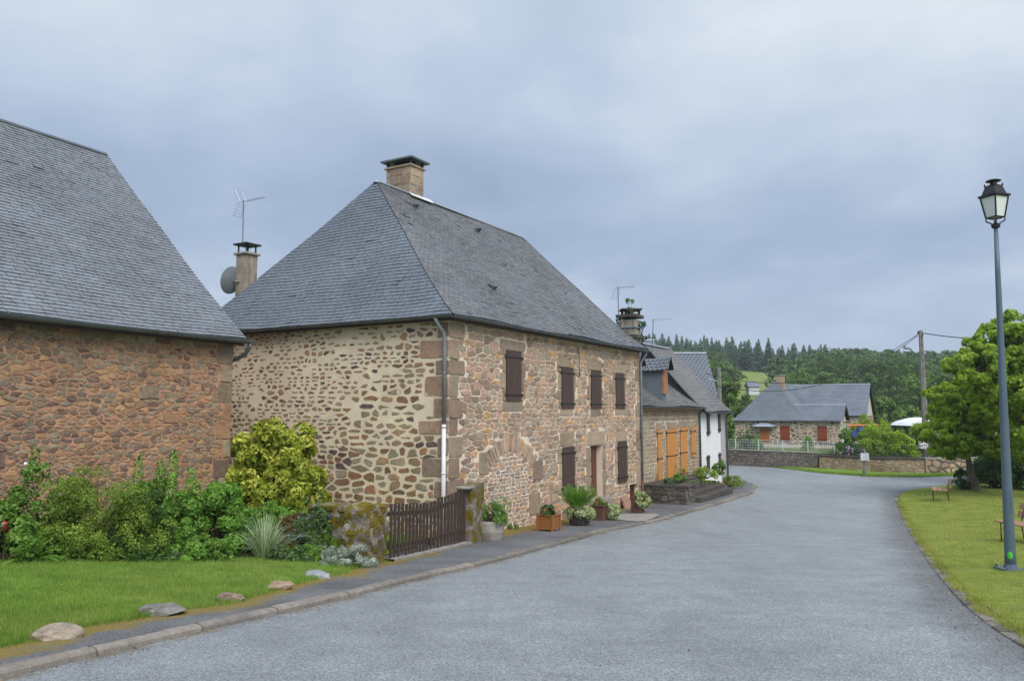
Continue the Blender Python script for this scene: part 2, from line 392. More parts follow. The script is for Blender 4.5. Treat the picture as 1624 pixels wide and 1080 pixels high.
def road():
    k = NT('asphalt_road'); v = k.n('ShaderNodeTexVoronoi'); v.inputs['Scale'].default_value = 85; k.l(k.coord(), v.inputs['Vector'])
    bw = k.n('ShaderNodeSeparateColor'); k.l(v.outputs['Color'], bw.inputs[0])
    c = k.ramp(bw.outputs[0], [(0, (.135, .148, .156)), (.55, (.215, .235, .246)), (1, (.38, .405, .415))])
    f = k.noise(260, 2, .6); c = k.mix(1, c, k.ramp(f, [(.3, .75), (.7, 1.25)]), 'MULTIPLY')
    big = k.noise(.32, 7, .62, scale3=(1.6, .55, 1)); c = k.mix(1, c, k.ramp(big, [(.32, .80), (.48, .96), (.62, 1.04), (.75, 1.1)]), 'MULTIPLY')
    md = k.noise(1.9, 6, .7); c = k.mix(1, c, k.ramp(md, [(.3, .86), (.7, 1.12)]), 'MULTIPLY')
    st = k.noise(1.0, 5, .7, scale3=(.35, 2.2, 1)); c = k.mix(1, c, k.ramp(st, [(.35, .95), (.6, 1.03)]), 'MULTIPLY')
    pt_ = k.noise(.9, 8, .75); c = k.mix(k.ramp(pt_, [(.60, 0), (.68, .35)]), c, (.12, .125, .125))
    u = k.n('ShaderNodeUVMap'); sx = k.n('ShaderNodeSeparateXYZ'); k.l(u.outputs[0], sx.inputs[0])
    e1 = k.math('ADD', sx.outputs[0], k.math('MULTIPLY', k.math('SUBTRACT', k.noise(.9, 5, .65), .5), 1.3))
    c = k.mix(k.ramp(e1, [(.15, .62), (.55, .38), (1.0, 0)]), c, (.06, .06, .062))
    bf = k.math('ADD', sx.outputs[1], k.math('MULTIPLY', k.math('SUBTRACT', k.noise(14, 5, .7), .5), .25))
    c = k.mix(k.ramp(bf, [(.02, .9), (.16, 0)]), c, (.13, .105, .06))
    k.bump(k.mix(.5, v.outputs['Distance'], f), .006, .5)
    return k.fin(c, .72, .35)
M['road'] = road()
def pave():
    k = NT('pavement_asphalt'); v = k.n('ShaderNodeTexVoronoi'); v.inputs['Scale'].default_value = 110; k.l(k.coord(), v.inputs['Vector'])
    bw = k.n('ShaderNodeSeparateColor'); k.l(v.outputs['Color'], bw.inputs[0])
    c = k.ramp(bw.outputs[0], [(0, (.07, .073, .077)), (.6, (.12, .123, .128)), (1, (.25, .25, .25))])
    big = k.noise(.8, 7, .65); c = k.mix(1, c, k.ramp(big, [(.3, .65), (.7, 1.3)]), 'MULTIPLY')
    u = k.n('ShaderNodeUVMap'); sx = k.n('ShaderNodeSeparateXYZ'); k.l(u.outputs[0], sx.inputs[0])
    e1 = k.math('ADD', sx.outputs[0], k.math('MULTIPLY', k.math('SUBTRACT', k.noise(1.3, 7, .7), .5), 1.7))
    gm = k.noise(40, 4, .7)
    moss = k.ramp(gm, [(.3, (.10, .075, .018)), (.5, (.19, .15, .025)), (.66, (.30, .17, .05)), (.8, (.30, .25, .17))])
    c = k.mix(k.ramp(e1, [(.06, .95), (.22, .5), (.36, 0)]), c, moss)
    k.bump(k.mix(.5, v.outputs['Distance'], gm), .006, .6)
    return k.fin(c, .8, .3)
M['pave'] = pave()
def lawn(name, cs, dry):
    k = NT(name); f = k.noise(70, 4, .8); c = k.ramp(f, [(.25, cs[0]), (.5, cs[1]), (.75, cs[2])])
    b = k.noise(.9, 7, .65); c = k.mix(k.ramp(b, [(.5, 0), (.72, .75)]), c, dry)
    b2 = k.noise(3.5, 5, .6); c = k.mix(1, c, k.ramp(b2, [(.3, .8), (.7, 1.2)]), 'MULTIPLY')
    k.bump(f, .03, .7); return k.fin(c, .9, .15)
M['lawn_l'] = lawn('left_lawn', [(0.085, 0.150, 0.021), (0.145, 0.240, 0.035), (0.221, 0.330, 0.056)], (0.289, 0.285, 0.084))
M['lawn_r'] = lawn('right_lawn', [(0.134, 0.180, 0.028), (0.201, 0.264, 0.042), (0.280, 0.327, 0.067)], (0.291, 0.264, 0.095))
M['field'] = lawn('field', [(.05, .09, .015), (.075, .13, .02), (.10, .17, .03)], (.12, .15, .04))
M['meadow'] = lawn('meadow', [(.14, .19, .035), (.18, .23, .05), (.21, .25, .06)], (.26, .24, .09))
M['kerb'] = stone_mat('kerb_stone', [(0.221, 0.200, 0.176), (0.189, 0.168, 0.144), (0.246, 0.216, 0.183), (0.164, 0.148, 0.125)], .3, (0.131, 0.104, 0.031), -.04, 60)
M['old_kerb'] = stone_mat('old_kerb', [(.20, .185, .16), (.165, .15, .125), (.23, .21, .18), (.14, .125, .105)], .4, (.12, .10, .045), .04, 40)
M['blade_l'] = leaf_mat('grass_blade', dry=(.24, .27, .07), stops=[(0, (0.109, 0.210, 0.026)), (.6, (0.186, 0.329, 0.046)), (1, (0.341, 0.420, 0.104))], trans=.3)
M['blade_r'] = leaf_mat('grass_blade_yellow', dry=(.40, .36, .13), stops=[(0, (0.203, 0.244, 0.042)), (.6, (0.311, 0.366, 0.070)), (1, (0.446, 0.427, 0.154))], trans=.3)
LG = lambda n, a, b, c, t=.3: leaf_mat(n, [(0, a), (.5, b), (1, c)], t)
M['leaf_laurel'] = LG('laurel_leaf', (.07, .12, .012), (.30, .37, .03), (.70, .66, .13), .25)
M['leaf_mid'] = LG('leaf_mid', (0.061, 0.130, 0.022), (0.121, 0.240, 0.034), (0.209, 0.351, 0.054))
M['leaf_bright'] = LG('leaf_bright', (0.080, 0.176, 0.026), (0.145, 0.311, 0.039), (0.261, 0.446, 0.072))
M['leaf_azalea'] = LG('leaf_azalea', (0.090, 0.115, 0.022), (0.165, 0.257, 0.033), (0.300, 0.405, 0.050))
M['leaf_dark'] = LG('leaf_dark', (0.027, 0.069, 0.018), (0.053, 0.119, 0.026), (0.094, 0.188, 0.042))
M['leaf_dull'] = LG('leaf_dull', (0.060, 0.108, 0.036), (0.102, 0.180, 0.060), (0.156, 0.252, 0.084))
M['leaf_rust'] = LG('leaf_rust', (.12, .05, .02), (.20, .09, .03), (.11, .13, .03))
M['leaf_silver'] = LG('leaf_silver', (.22, .28, .22), (.34, .40, .34), (.48, .54, .46), .2)
M['leaf_striped'] = LG('leaf_striped', (.16, .25, .12), (.34, .43, .26), (.58, .64, .45), .2)
M['leaf_varieg'] = LG('leaf_variegated', (.12, .22, .06), (.36, .43, .20), (.62, .64, .38), .2)
M['leaf_tree'] = LG('leaf_tree', (0.128, 0.218, 0.025), (0.283, 0.419, 0.040), (0.530, 0.669, 0.076), .45)
M['leaf_tree2'] = LG('leaf_tree_pale', (0.114, 0.190, 0.025), (0.256, 0.379, 0.043), (0.455, 0.569, 0.080), .45)
M['leaf_wood'] = LG('leaf_woodland', (0.039, 0.083, 0.021), (0.070, 0.135, 0.030), (0.117, 0.195, 0.043), .2)
M['leaf_wood2'] = LG('leaf_woodland_light', (0.054, 0.112, 0.018), (0.101, 0.188, 0.029), (0.162, 0.250, 0.046), .2)
M['leaf_conifer'] = LG('leaf_conifer', (0.027, 0.062, 0.039), (0.053, 0.106, 0.058), (0.085, 0.149, 0.075), .15)
for nm, c in (('white_petal', (.80, .80, .82)), ('purple_petal', (.33, .26, .62)), ('pink_petal', (.52, .36, .58)), ('red_petal', (.60, .05, .06)), ('orange_petal', (.75, .28, .02)), ('salmon_petal', (.70, .22, .14)), ('magenta_petal', (.5, .12, .45))):
    M[nm] = simple(nm, c, .6, .25, 40)

# ------------------------------------------------------------------ ground, road, pavement, lawns
def grid_sheet(name, rows, ncol, zf, mat, uvf=None, kind='structure'):
    """rows: list of (Y, x0, x1); vertices spread over each row"""
    V = []; UV = []
    for Y, x0, x1 in rows:
        for j in range(ncol + 1):
            X = x0 + (x1 - x0) * j / ncol; V.append((X, Y, zf(X, Y))); UV.append(uvf(X, Y) if uvf else (0, 0))
    n = ncol + 1; Fc = [(i * n + j, i * n + j + 1, (i + 1) * n + j + 1, (i + 1) * n + j) for i in range(len(rows) - 1) for j in range(ncol)]
    me = bpy.data.meshes.new(name); me.from_pydata(V, [], Fc); me.materials.append(mat)
    me.polygons.foreach_set('use_smooth', [True] * len(Fc))
    if uvf:
        uv = me.uv_layers.new(name='UVMap')
        for l in me.loops: uv.data[l.index].uv = UV[l.vertex_index]
    o = bpy.data.objects.new(name, me); COL.objects.link(o); o['kind'] = kind; return o
def hill(X, Y):
    """far terrain: a valley side rising behind the village"""
    r = sm(105, 430, Y) * (25 + 3 * math.sin(X * .006 + 1.0)) * (1 - .52 * sm(60, 270, X))
    r += sm(105, 250, Y) * 1.5 * math.sin(X * .03) * math.sin(Y * .021)
    return r
ys = list(np.arange(-30, 60, 3)) + list(np.arange(60, 140, 6)) + list(np.arange(140, 620, 12)) + [700, 900, 1400]
def terrain_z(X, Y): return (g(Y) - .14 if Y < 60 else g(Y) - .05) + hill(X, Y)
grid_sheet('ground', [(y, -260 - max(0, y) * .6, 300 + max(0, y) * 1.0) for y in ys], 150, terrain_z, M['field'])
def seg_d(X, Y, xs, ys_):
    """distance from a point to a polyline"""
    P0 = np.column_stack([xs[:-1], ys_[:-1]]); P1 = np.column_stack([xs[1:], ys_[1:]]); p = np.array([X, Y]); dd = P1 - P0
    t = np.clip(((p - P0) * dd).sum(1) / ((dd ** 2).sum(1) + 1e-9), 0, 1); q = P0 + dd * t[:, None]
    return float(np.sqrt(((p - q) ** 2).sum(1)).min())
_KX, _KY, _RX, _RY = map(np.array, (KX, KY, RX, RY))
def vergeY(X): return float(np.interp(X, VX, VY))
VPX = [(1120, 730), (1156, 733), (1200, 738), (1260, 745), (1300, 750), (1380, 756), (1460, 757), (1530, 754), (1624, 751)]
vp = [solve(x, y, lambda X, Y: g(Y)) for x, y in VPX]; VX = [p[0] for p in vp]; VY = [p[1] for p in vp]
def road_uv(X, Y): return (min(seg_d(X, Y, _RX, _RY), 9), min(min(seg_d(X, Y, _KX, _KY), seg_d(X, Y, _RX, _RY)), 9))
rows = [(y, -14, 45) for y in list(np.arange(1.5, 24, .5)) + list(np.arange(24, 62, 1.0))]
grid_sheet('road', rows, 150, lambda X, Y: g(Y), M['road'], road_uv)
rows = [(y, innerX(y) - (.3 if y < 15.4 else (.7 if y < 19 else 1.2)), kerbX(y) - .125) for y in np.arange(2, 44, .4)]
def pave_z(X, Y): return g(Y) + .083
grid_sheet('pavement', rows, 10, pave_z, M['pave'], lambda X, Y: ((X - innerX(Y)) * .9 + (-.02 if Y < 17 else (-.70 if 19.8 < Y < 27 else (-.15 if Y >= 27 else .1))), 0))
rows = [(y, -24, innerX(y) - (.13 + .07 * math.sin(y * 2.3) + .05 * math.sin(y * 6.1 + 1) if y < 15.6 else .45 + .2 * min(3, y - 15.6))) for y in np.arange(3, 22, .12)]
grid_sheet('left_lawn', rows, 40, lambda X, Y: H(X, Y) + .008 - .045 * (1 - sm(.08, .42, innerX(Y) - X)), M['lawn_l'])
rows = [(y, rightX(y) + .02, 60) for y in list(np.arange(3, 30, .5)) + list(np.arange(30, RY[-1], .5))]
grid_sheet('right_lawn', rows, 60, lambda X, Y: H(X, Y), M['lawn_r'])
# verge strip along the far walls
vm = MB()
for i in range(len(vp) - 1):
    for k in range(6):
        a = k / 6; b = (k + 1) / 6
        p0 = Vector(vp[i]).lerp(Vector(vp[i + 1]), a); p1 = Vector(vp[i]).lerp(Vector(vp[i + 1]), b)
        z0 = g(p0.y); z1 = g(p1.y)
        vm.quad((p0.x, p0.y, z0 + .01), (p1.x, p1.y, z1 + .01), (p1.x, p1.y + .8, z1 + .10), (p0.x, p0.y + .8, z0 + .10))
        vm.quad((p0.x, p0.y + .8, z0 + .10), (p1.x, p1.y + .8, z1 + .10), (p1.x, p1.y + 14, z1 + .25), (p0.x, p0.y + 14, z0 + .25))
tag(vm.build('grass_verge', M['lawn_l']), kind='structure')
# kerb: separate granite lengths laid end to end
def kerb_run(name, pts_x, pts_y, y0, y1, side, wid, hh, L, mat):
    mb = MB(); ya = y0
    xs_ = np.array(pts_x); ys2 = np.array(pts_y)
    while ya < y1:
        Ln = L * random.uniform(.75, 1.2)
        xa = float(np.interp(ya, ys2, xs_)); yb = ya + Ln * .8; xb = float(np.interp(yb, ys2, xs_))
        a = Vector((xa, ya, 0)); b = Vector((xb, yb, 0)); t = (b - a).normalized(); n = Vector((t.y, -t.x, 0)) * side
        a = a + t * .012; b = b - t * .012; j = random.uniform(-.008, .008)
        prof = [(.012, -.1), (0, hh * .62), (-.018, hh * .88), (-.05, hh), (-wid, hh + .004), (-wid, -.1)]
        vs = []
        N = 5
        for i in range(N):
            c = a.lerp(b, i / (N - 1)); z = g(c.y) + j
            for w_, h_ in prof: vs.append(c + n * (w_ + random.uniform(-.004, .004)) + Vector((0, 0, z + h_ + random.uniform(-.003, .003))))
        k = len(prof); fs = [(i * k + q, i * k + q + 1, (i + 1) * k + q + 1, (i + 1) * k + q) for i in range(N - 1) for q in range(k - 1)]
        fs += [tuple(range(k)), tuple((N - 1) * k + q for q in range(k))]
        mb.add(vs, fs, 0, random.random()); ya = yb
    return tag(mb.build(name, mat), kind='structure')
kerb_run('kerb', KX, KY, 3.0, 27.5, 1, .13, .080, 1.5, M['kerb'])
kerb_run('lowered_kerb', KX, KY, 27.5, 40, 1, .16, .088, 1.25, M['kerb'])
kerb_run('lawn_kerb', [x - .20 for x in RX], RY, 3.0, rp[9][1], -1, .17, .022, .5, M['old_kerb'])
# grass blades
def blades(name, n, sampler, hgt, wid, mat, zf):
    X, Y = sampler(n); Z = np.array([zf(x, y) for x, y in zip(X, Y)]); n = len(X)
    ang = rng.uniform(0, 2 * np.pi, n); h = hgt * rng.uniform(.5, 1.3, n) ; lean = rng.uniform(.1, .7, n) * h; la = rng.uniform(0, 2 * np.pi, n)
    sc = np.maximum(1, Y / 14); wd = wid * sc
    B = np.column_stack([X, Y, Z]); dxy = np.column_stack([np.cos(ang), np.sin(ang), np.zeros(n)]) * wd[:, None] / 2
    T = B + np.column_stack([np.cos(la) * lean, np.sin(la) * lean, h])
    V = np.stack([B - dxy, B + dxy, T], 1).reshape(-1, 3); Fq = np.arange(3 * n).reshape(-1, 3)
    o = mesh_np(name, V, Fq, rng.random(n), mat); tag(o, kind='stuff'); return o
def samp_left(n):
    Y = rng.uniform(6.0, 15.4, n); ix = np.interp(Y, IY, IX); X = ix - .13 + .08 * np.sin(Y * 3.1) * np.sin(Y * 7.3) + np.abs(rng.normal(0, .07, n)) * (rng.random(n) < .6) - rng.random(n) * (ix + .80 * Y + .8); return X, Y
o = blades('grass', 130000, samp_left, .05, .006, M['blade_l'], lambda x, y: H(x, y) + .01)
tag(o, 'short green grass of the garden lawn beside the left pavement', 'grass')
def samp_lf(n):
    Y = rng.uniform(5, 15.4, n); X = np.interp(Y, IY, IX) - (.17 + .07 * np.sin(Y * 2.3) + .05 * np.sin(Y * 6.1 + 1)) + rng.normal(0, .075, n); return X, Y
o = blades('grass', 16000, samp_lf, .045, .007, M['blade_l'], lambda x, y: g(y) + .085)
tag(o, 'ragged grass edge between the left lawn and the mossy pavement border', 'grass')
def samp_right(n):
    Y = 8 + rng.random(n) ** 1.3 * 30; rx = np.interp(Y, RY, RX); mx = .70 * Y + 6
    X = rx + .03 + rng.random(n) * np.maximum(mx - rx, 0); k = mx > rx; return X[k], Y[k]
o = blades('grass', 210000, samp_right, .035, .007, M['blade_r'], lambda x, y: H(x, y))
tag(o, 'mown yellow-green grass of the lawn right of the road', 'grass')
def samp_edge(n):
    Y = rng.uniform(5, 33, n); X = np.interp(Y, RY, RX) - .03 - .05 * (np.sin(Y * 2.7) + np.sin(Y * 6.4 + 2)) * .7 + rng.normal(0, .05, n); return X, Y
o = blades('grass', 22000, samp_edge, .055, .008, M['blade_r'], lambda x, y: g(y) + .03)
tag(o, 'ragged grass fringe hanging over the right kerb', 'grass')
def samp_v(n):
    X = rng.uniform(13, 34, n); Y = np.interp(X, VX, VY) + rng.uniform(-.1, 1.1, n); return X, Y
o = blades('grass', 16000, samp_v, .10, .012, M['blade_l'], lambda x, y: g(y) + .03)
tag(o, 'strip of green grass along the foot of the far garden walls', 'grass')

def litter(name, n, xf, y0, y1, spread, mat, label):
    Y = rng.uniform(y0, y1, n); X = np.array([xf(y) for y in Y]) + rng.normal(0, spread, n); C = np.column_stack([X, Y, [g(y) + .012 for y in Y]])
    N = rng.normal(size=(n, 3)) * .3 + np.array([0, 0, 1]); V, Fq = leafquads(C, N, rng.uniform(.012, .04, n), rng.uniform(.008, .02, n), fold=.05)
    tag(mesh_np(name, V, Fq, rng.random(n), mat), label, 'litter', kind='stuff')
# ------------------------------------------------------------------ stonework
def clip(poly, nx, ny, c):
    """keep points with nx*x+ny*y <= c"""
    out_ = []; n = len(poly)
    for i in range(n):
        a = poly[i]; b = poly[(i + 1) % n]
        da = nx * a[0] + ny * a[1] - c; db = nx * b[0] + ny * b[1] - c
        if da <= 0: out_.append(a)
        if (da < 0 < db) or (db < 0 < da):
            t = da / (da - db); out_.append((a[0] + (b[0] - a[0]) * t, a[1] + (b[1] - a[1]) * t))
    return out_
def area_c(p):
    A = cx = cy = 0
    for i in range(len(p)):
        x0, y0 = p[i]; x1, y1 = p[(i + 1) % len(p)]; k = x0 * y1 - x1 * y0; A += k; cx += (x0 + x1) * k; cy += (y0 + y1) * k
    if abs(A) < 1e-9: return 0, p[0][0], p[0][1]
    return abs(A / 2), cx / (3 * A), cy / (3 * A)
def chaikin(p, k=.25):
    o = []
    for i in range(len(p)):
        a = p[i]; b = p[(i + 1) % len(p)]
        o.append((a[0] + (b[0] - a[0]) * k, a[1] + (b[1] - a[1]) * k)); o.append((a[0] + (b[0] - a[0]) * (1 - k), a[1] + (b[1] - a[1]) * (1 - k)))
    return o
def put_stone(mb, fr, poly, proud, m, r, rough=.004, roundk=.22, t0=0.0):
    A, cx, cy = area_c(poly)
    if A < .0008: return
    p = chaikin(poly, roundk)
    p = [(x + random.gauss(0, rough), y + random.gauss(0, rough)) for x, y in p]
    sz = math.sqrt(A); bev = min(.018, sz * .12) / max(sz * .5, .02)
    tx, ty = random.gauss(0, .04), random.gauss(0, .04)
    V = [fr.pt(x, t0, y) for x, y in p]
    V += [fr.pt(cx + (x - cx) * (1 - bev * .3), t0 - proud * .7, cy + (y - cy) * (1 - bev * .3)) for x, y in p]
    V += [fr.pt(cx + (x - cx) * (1 - bev), t0 - proud - (x - cx) * tx - (y - cy) * ty, cy + (y - cy) * (1 - bev)) for x, y in p]
    n = len(p); fs = [(i, (i + 1) % n, n + (i + 1) % n, n + i) for i in range(n)] + [(n + i, n + (i + 1) % n, 2 * n + (i + 1) % n, 2 * n + i) for i in range(n)] + [tuple(range(2 * n, 3 * n))]
    mb.add(V, fs, m, r)
def rubble(mb, fr, s0, s1, z0, z1, rh=(.10, .24), rw=(.14, .42), mort=.012, rects=(), m=1, proud=.02, shrink=None, jit=.25, regions=(), rough=.004, zskip=None, roundk=.22, drop=.08, asp=1.7):
    seeds = []
    def lattice(a0, a1, b0, b1, rh, rw, inside=None):
        z = b0
        while z < b1:
            h = random.uniform(*rh); s = a0 - random.random() * rw[0]
            while s < a1:
                w_ = random.uniform(*rw) * (.6 + .4 * h / rh[1]) * random.choice((.75, 1, 1, 1.35))
                c = (s + w_ / 2, z + h / 2 + random.gauss(0, h * jit * .6))
                if random.random() > drop:
                    if inside is None or inside(c[0], c[1]): seeds.append(c + (0,))
                s += w_
            z += h
    rg = list(regions)
    lattice(s0, s1, z0, z1, rh, rw, (lambda x, y: not any(f(x, y) for f, *_ in rg)) if rg else None)
    for f, rh2, rw2 in rg: lattice(s0, s1, z0, z1, rh2, rw2, f)
    S = np.array([(a, b) for a, b, _ in seeds]); ax = asp
    T = S * np.array([1, ax]); N = len(S)
    # bucket neighbours
    cs = .7; keys = {}
    for i, (x, y) in enumerate(T): keys.setdefault((int(x // cs), int(y // cs)), []).append(i)
    for i in range(N):
        x, y = T[i]; kx, ky = int(x // cs), int(y // cs)
        if zskip and zskip(S[i][0], S[i][1]): continue
        nb = [j for a in (-1, 0, 1) for b in (-1, 0, 1) for j in keys.get((kx + a, ky + b), ()) if j != i]
        nb = np.array(nb); dd = ((T[nb] - T[i]) ** 2).sum(1); nb = nb[np.argsort(dd)[:22]]
        poly = [(s0, z0), (s1, z0), (s1, z1), (s0, z1)]
        for j in nb:
            # bisector in stretched space, brought back to wall space and moved in by the joint width
            nx = T[j][0] - x; ny = (T[j][1] - y) * ax; c = ((T[j] ** 2).sum() - (T[i] ** 2).sum()) / 2
            L = math.hypot(nx, ny); poly = clip(poly, nx / L, ny / L, c / L - mort * random.uniform(.55, 1.5))
            if len(poly) < 3: break
        if len(poly) < 3: continue
        A, cx, cy = area_c(poly); dead = False
        for (a0, a1, b0, b1) in rects:
            if max(p[0] for p in poly) < a0 or min(p[0] for p in poly) > a1 or max(p[1] for p in poly) < b0 or min(p[1] for p in poly) > b1: continue
            if a0 < cx < a1 and b0 < cy < b1: dead = True; break
            opts = [(a0 - cx, (1, 0, a0 - mort)), (cx - a1, (-1, 0, -a1 - mort)), (b0 - cy, (0, 1, b0 - mort)), (cy - b1, (0, -1, -b1 - mort))]
            _, (nx, ny, c) = max(opts, key=lambda q: q[0]); poly = clip(poly, nx, ny, c)
            if len(poly) < 3: dead = True; break
        if dead: continue
        if shrink:
            k1, k2 = shrink(cx, cy)
            if k1 <= 0: continue
            A, cx, cy = area_c(poly); an = random.gauss(0, .09)
            ca, sa = math.cos(an), math.sin(an)
            poly = [(cx + ((x_ - cx) * ca - (y_ - cy) * sa) * k1, cy + ((x_ - cx) * sa + (y_ - cy) * ca) * k2) for x_, y_ in poly]
        put_stone(mb, fr, poly, proud * random.uniform(.5, 1.3), m, random.random(), rough, roundk)
def block(mb, fr, a0, a1, z0, z1, proud=.03, m=2, r=None, t0=0.0, jit=.012):
    j = lambda: random.uniform(-jit, jit)
    k = random.random() if r is None else r
    p = [(a0 + j(), z0 + j()), ((a0 + a1) / 2, z0 + j()), (a1 + j(), z0 + j()), (a1 + j(), (z0 + z1) / 2), (a1 + j(), z1 + j()), ((a0 + a1) / 2, z1 + j()), (a0 + j(), z1 + j()), (a0 + j(), (z0 + z1) / 2)]
    put_stone(mb, fr, p, proud, m, k, .003, .12, t0)
def wall_plane(mb, fr, s0, s1, z0, z1, holes=(), depth=.3, m=0, t=0.0):
    ss = sorted({s0, s1, *[h[0] for h in holes], *[h[1] for h in holes]}); zz = sorted({z0, z1, *[h[2] for h in holes], *[h[3] for h in holes]})
    for i in range(len(ss) - 1):
        for j in range(len(zz) - 1):
            c = ((ss[i] + ss[i + 1]) / 2, (zz[j] + zz[j + 1]) / 2)
            if any(h[0] < c[0] < h[1] and h[2] < c[1] < h[3] for h in holes): continue
            mb.quad(fr.pt(ss[i], t, zz[j]), fr.pt(ss[i + 1], t, zz[j]), fr.pt(ss[i + 1], t, zz[j + 1]), fr.pt(ss[i], t, zz[j + 1]), m)
    for a, b, c, d_ in holes:
        mb.quad(fr.pt(a, t, c), fr.pt(a, t + depth, c), fr.pt(a, t + depth, d_), fr.pt(a, t, d_), m)
        mb.quad(fr.pt(b, t, c), fr.pt(b, t + depth, c), fr.pt(b, t + depth, d_), fr.pt(b, t, d_), m)
        mb.quad(fr.pt(a, t, d_), fr.pt(b, t, d_), fr.pt(b, t + depth, d_), fr.pt(a, t + depth, d_), m)
        mb.quad(fr.pt(a, t, c), fr.pt(b, t, c), fr.pt(b, t + depth, c), fr.pt(a, t + depth, c), m)

# ------------------------------------------------------------------ slate roofs
def prof_fn(k=.035, n=9):
    den = 1 + k * (math.exp(-n) - 1)
    return lambda q: (q + k * (math.exp(-n * q) - 1)) / den
def roof_face(mb, A, u, n, run, z0, Hh, prof, poly, course=.13, sw=.22, scallop=False):
    """A: start of the eave (2D), u along it, n inward; poly is convex in (s, q)"""
    A = Vector(A); u = Vector(u).normalized(); n = Vector(n).normalized()
    qs = np.linspace(0, 1, 200); hz = np.array([prof(q) for q in qs]) * Hh; hx = qs * run
    L = np.concatenate([[0], np.cumsum(np.hypot(np.diff(hx), np.diff(hz)))]); Lt = L[-1]; smax_ = max(p[0] for p in poly)
    def pt(s, q, off=0):
        e_ = 1e-3; dz = (prof(min(1, q + e_)) - prof(max(0, q - e_))) * Hh; dxx = run * (min(1, q + e_) - max(0, q - e_)); l = math.hypot(dz, dxx)
        p = A + u * s + n * run * q
        sag = .022 * math.sin(p.x * .9 + p.y * .7) + .014 * math.sin(p.x * 2.1 - p.y * 1.3) - .05 * math.sin(math.pi * min(1, max(0, s / max(.1, smax_)))) * q
        return Vector((p.x - n.x * dz / l * off, p.y - n.y * dz / l * off, z0 + prof(q) * Hh + dxx / l * off + sag))
    ss = [p[0] for p in poly]; smin, smax = min(ss), max(ss)
    K = max(2, int(Lt / course)); row = 0
    # underlay
    NB = max(8, int(Lt / .4)); NS = max(2, int((smax - smin) / .45))
    for i in range(NB):
        q0, q1 = i / NB, (i + 1) / NB
        band = clip(clip([tuple(p) for p in poly], 0, -1, -q0), 0, 1, q1)
        if len(band) < 3: continue
        for j in range(NS):
            x0, x1 = smin + (smax - smin) * j / NS, smin + (smax - smin) * (j + 1) / NS
            cel_ = clip(clip(band, -1, 0, -x0), 1, 0, x1)
            if len(cel_) >= 3: mb.add([pt(x, y, -.008) for x, y in cel_], [tuple(range(len(cel_)))], 1, .5)
    for k in range(K):
        q0 = float(np.interp(k / K * Lt, L, qs)); q1 = float(np.interp((k + 1) / K * Lt, L, qs))
        s = smin - (sw / 2 if k % 2 else 0) + random.uniform(-.015, .015)
        lo = clip(clip([tuple(p) for p in poly], 0, -1, -q0), 0, 1, q1)
        if len(lo) < 3: continue
        a, b = min(p[0] for p in lo), max(p[0] for p in lo)
        while s < b:
            w_ = sw * random.uniform(.93, 1.07) if not scallop else sw
            if s + w_ > a:
                x0, x1 = s + .005, s + w_ - .005; cell = [(x0, q0), (x1, q0), (x1, q1), (x0, q1)]
                if scallop: xm = (x0 + x1) / 2; qq = q0 + (q1 - q0) * .4; cell = [(xm - w_ * .2, q0), (xm + w_ * .2, q0), (x1, qq), (x1, q1), (x0, q1), (x0, qq)]
                inside = True
                if x0 < a + 3 or x1 > b - 3 or k == K - 1:
                    m_ = len(poly)
                    for i in range(m_):
                        pa, pb = poly[i], poly[(i + 1) % m_]; ex, ey = pb[0] - pa[0], pb[1] - pa[1]
                        if abs(ex) < 1e-9 and abs(ey) < 1e-9: continue
                        cell = clip(cell, ey, -ex, ey * pa[0] - ex * pa[1])
                        if len(cell) < 3: break
                if len(cell) >= 3:
                    r = min(1, max(0, random.gauss(.5, .2))) if random.random() > .03 else random.choice((0, .02, 1)); lift = random.uniform(.010, .018) + (.012 if random.random() < .01 else 0); tw = random.uniform(-.003, .003); cx = s + w_ / 2
                    def off(x, q): f = (q - q0) / (q1 - q0 + 1e-9); return lift * (1 - f) + .002 + tw * (x - cx) / w_ * 2
                    V = [pt(x, q, off(x, q)) for x, q in cell]
                    mb.add(V, [tuple(range(len(V)))], 0, r)
                    lowp = [i for i in range(len(cell)) if abs(cell[i][1] - q0) < 1e-6]
                    if len(lowp) == 2:
                        i, j = lowp; mb.add([V[i], V[j], pt(cell[j][0], q0, -.002), pt(cell[i][0], q0, -.002)], [(0, 1, 2, 3)], 1, r)
            s += w_
    return pt
def gutter(mb, a, b, rad=.075, m=0):
    a, b = Vector(a), Vector(b); t = (b - a).normalized(); n = Vector((t.y, -t.x, 0)).normalized()
    for r0, rev in ((rad, 0), (rad * .86, 1)):
        pr = [n * math.cos(x) * r0 + Vector((0, 0, math.sin(x) * r0)) for x in np.linspace(math.pi, 2 * math.pi, 9)]
        N = len(pr); mb.add([a + p for p in pr] + [b + p for p in pr], [(i, i + 1, N + i + 1, N + i) for i in range(N - 1)], m)
        mb.add([a + p for p in pr], [tuple(range(N))], m); mb.add([b + p for p in pr], [tuple(range(N))], m)
    mb.tube([a + n * rad + Vector((0, 0, .004)), b + n * rad + Vector((0, 0, .004))], .011, 6, m)
    mb.tube([a - n * rad + Vector((0, 0, .004)), b - n * rad + Vector((0, 0, .004))], .008, 6, m)
    L = (b - a).length; k = int(L / .55)
    for i in range(k + 1):
        c = a.lerp(b, (i + .3) / (k + .6))
        pr = [c + n * math.cos(x) * rad * 1.05 + Vector((0, 0, math.sin(x) * rad * 1.05)) for x in np.linspace(math.pi, 2 * math.pi, 7)]
        mb.tube(pr, .006, 4, m)
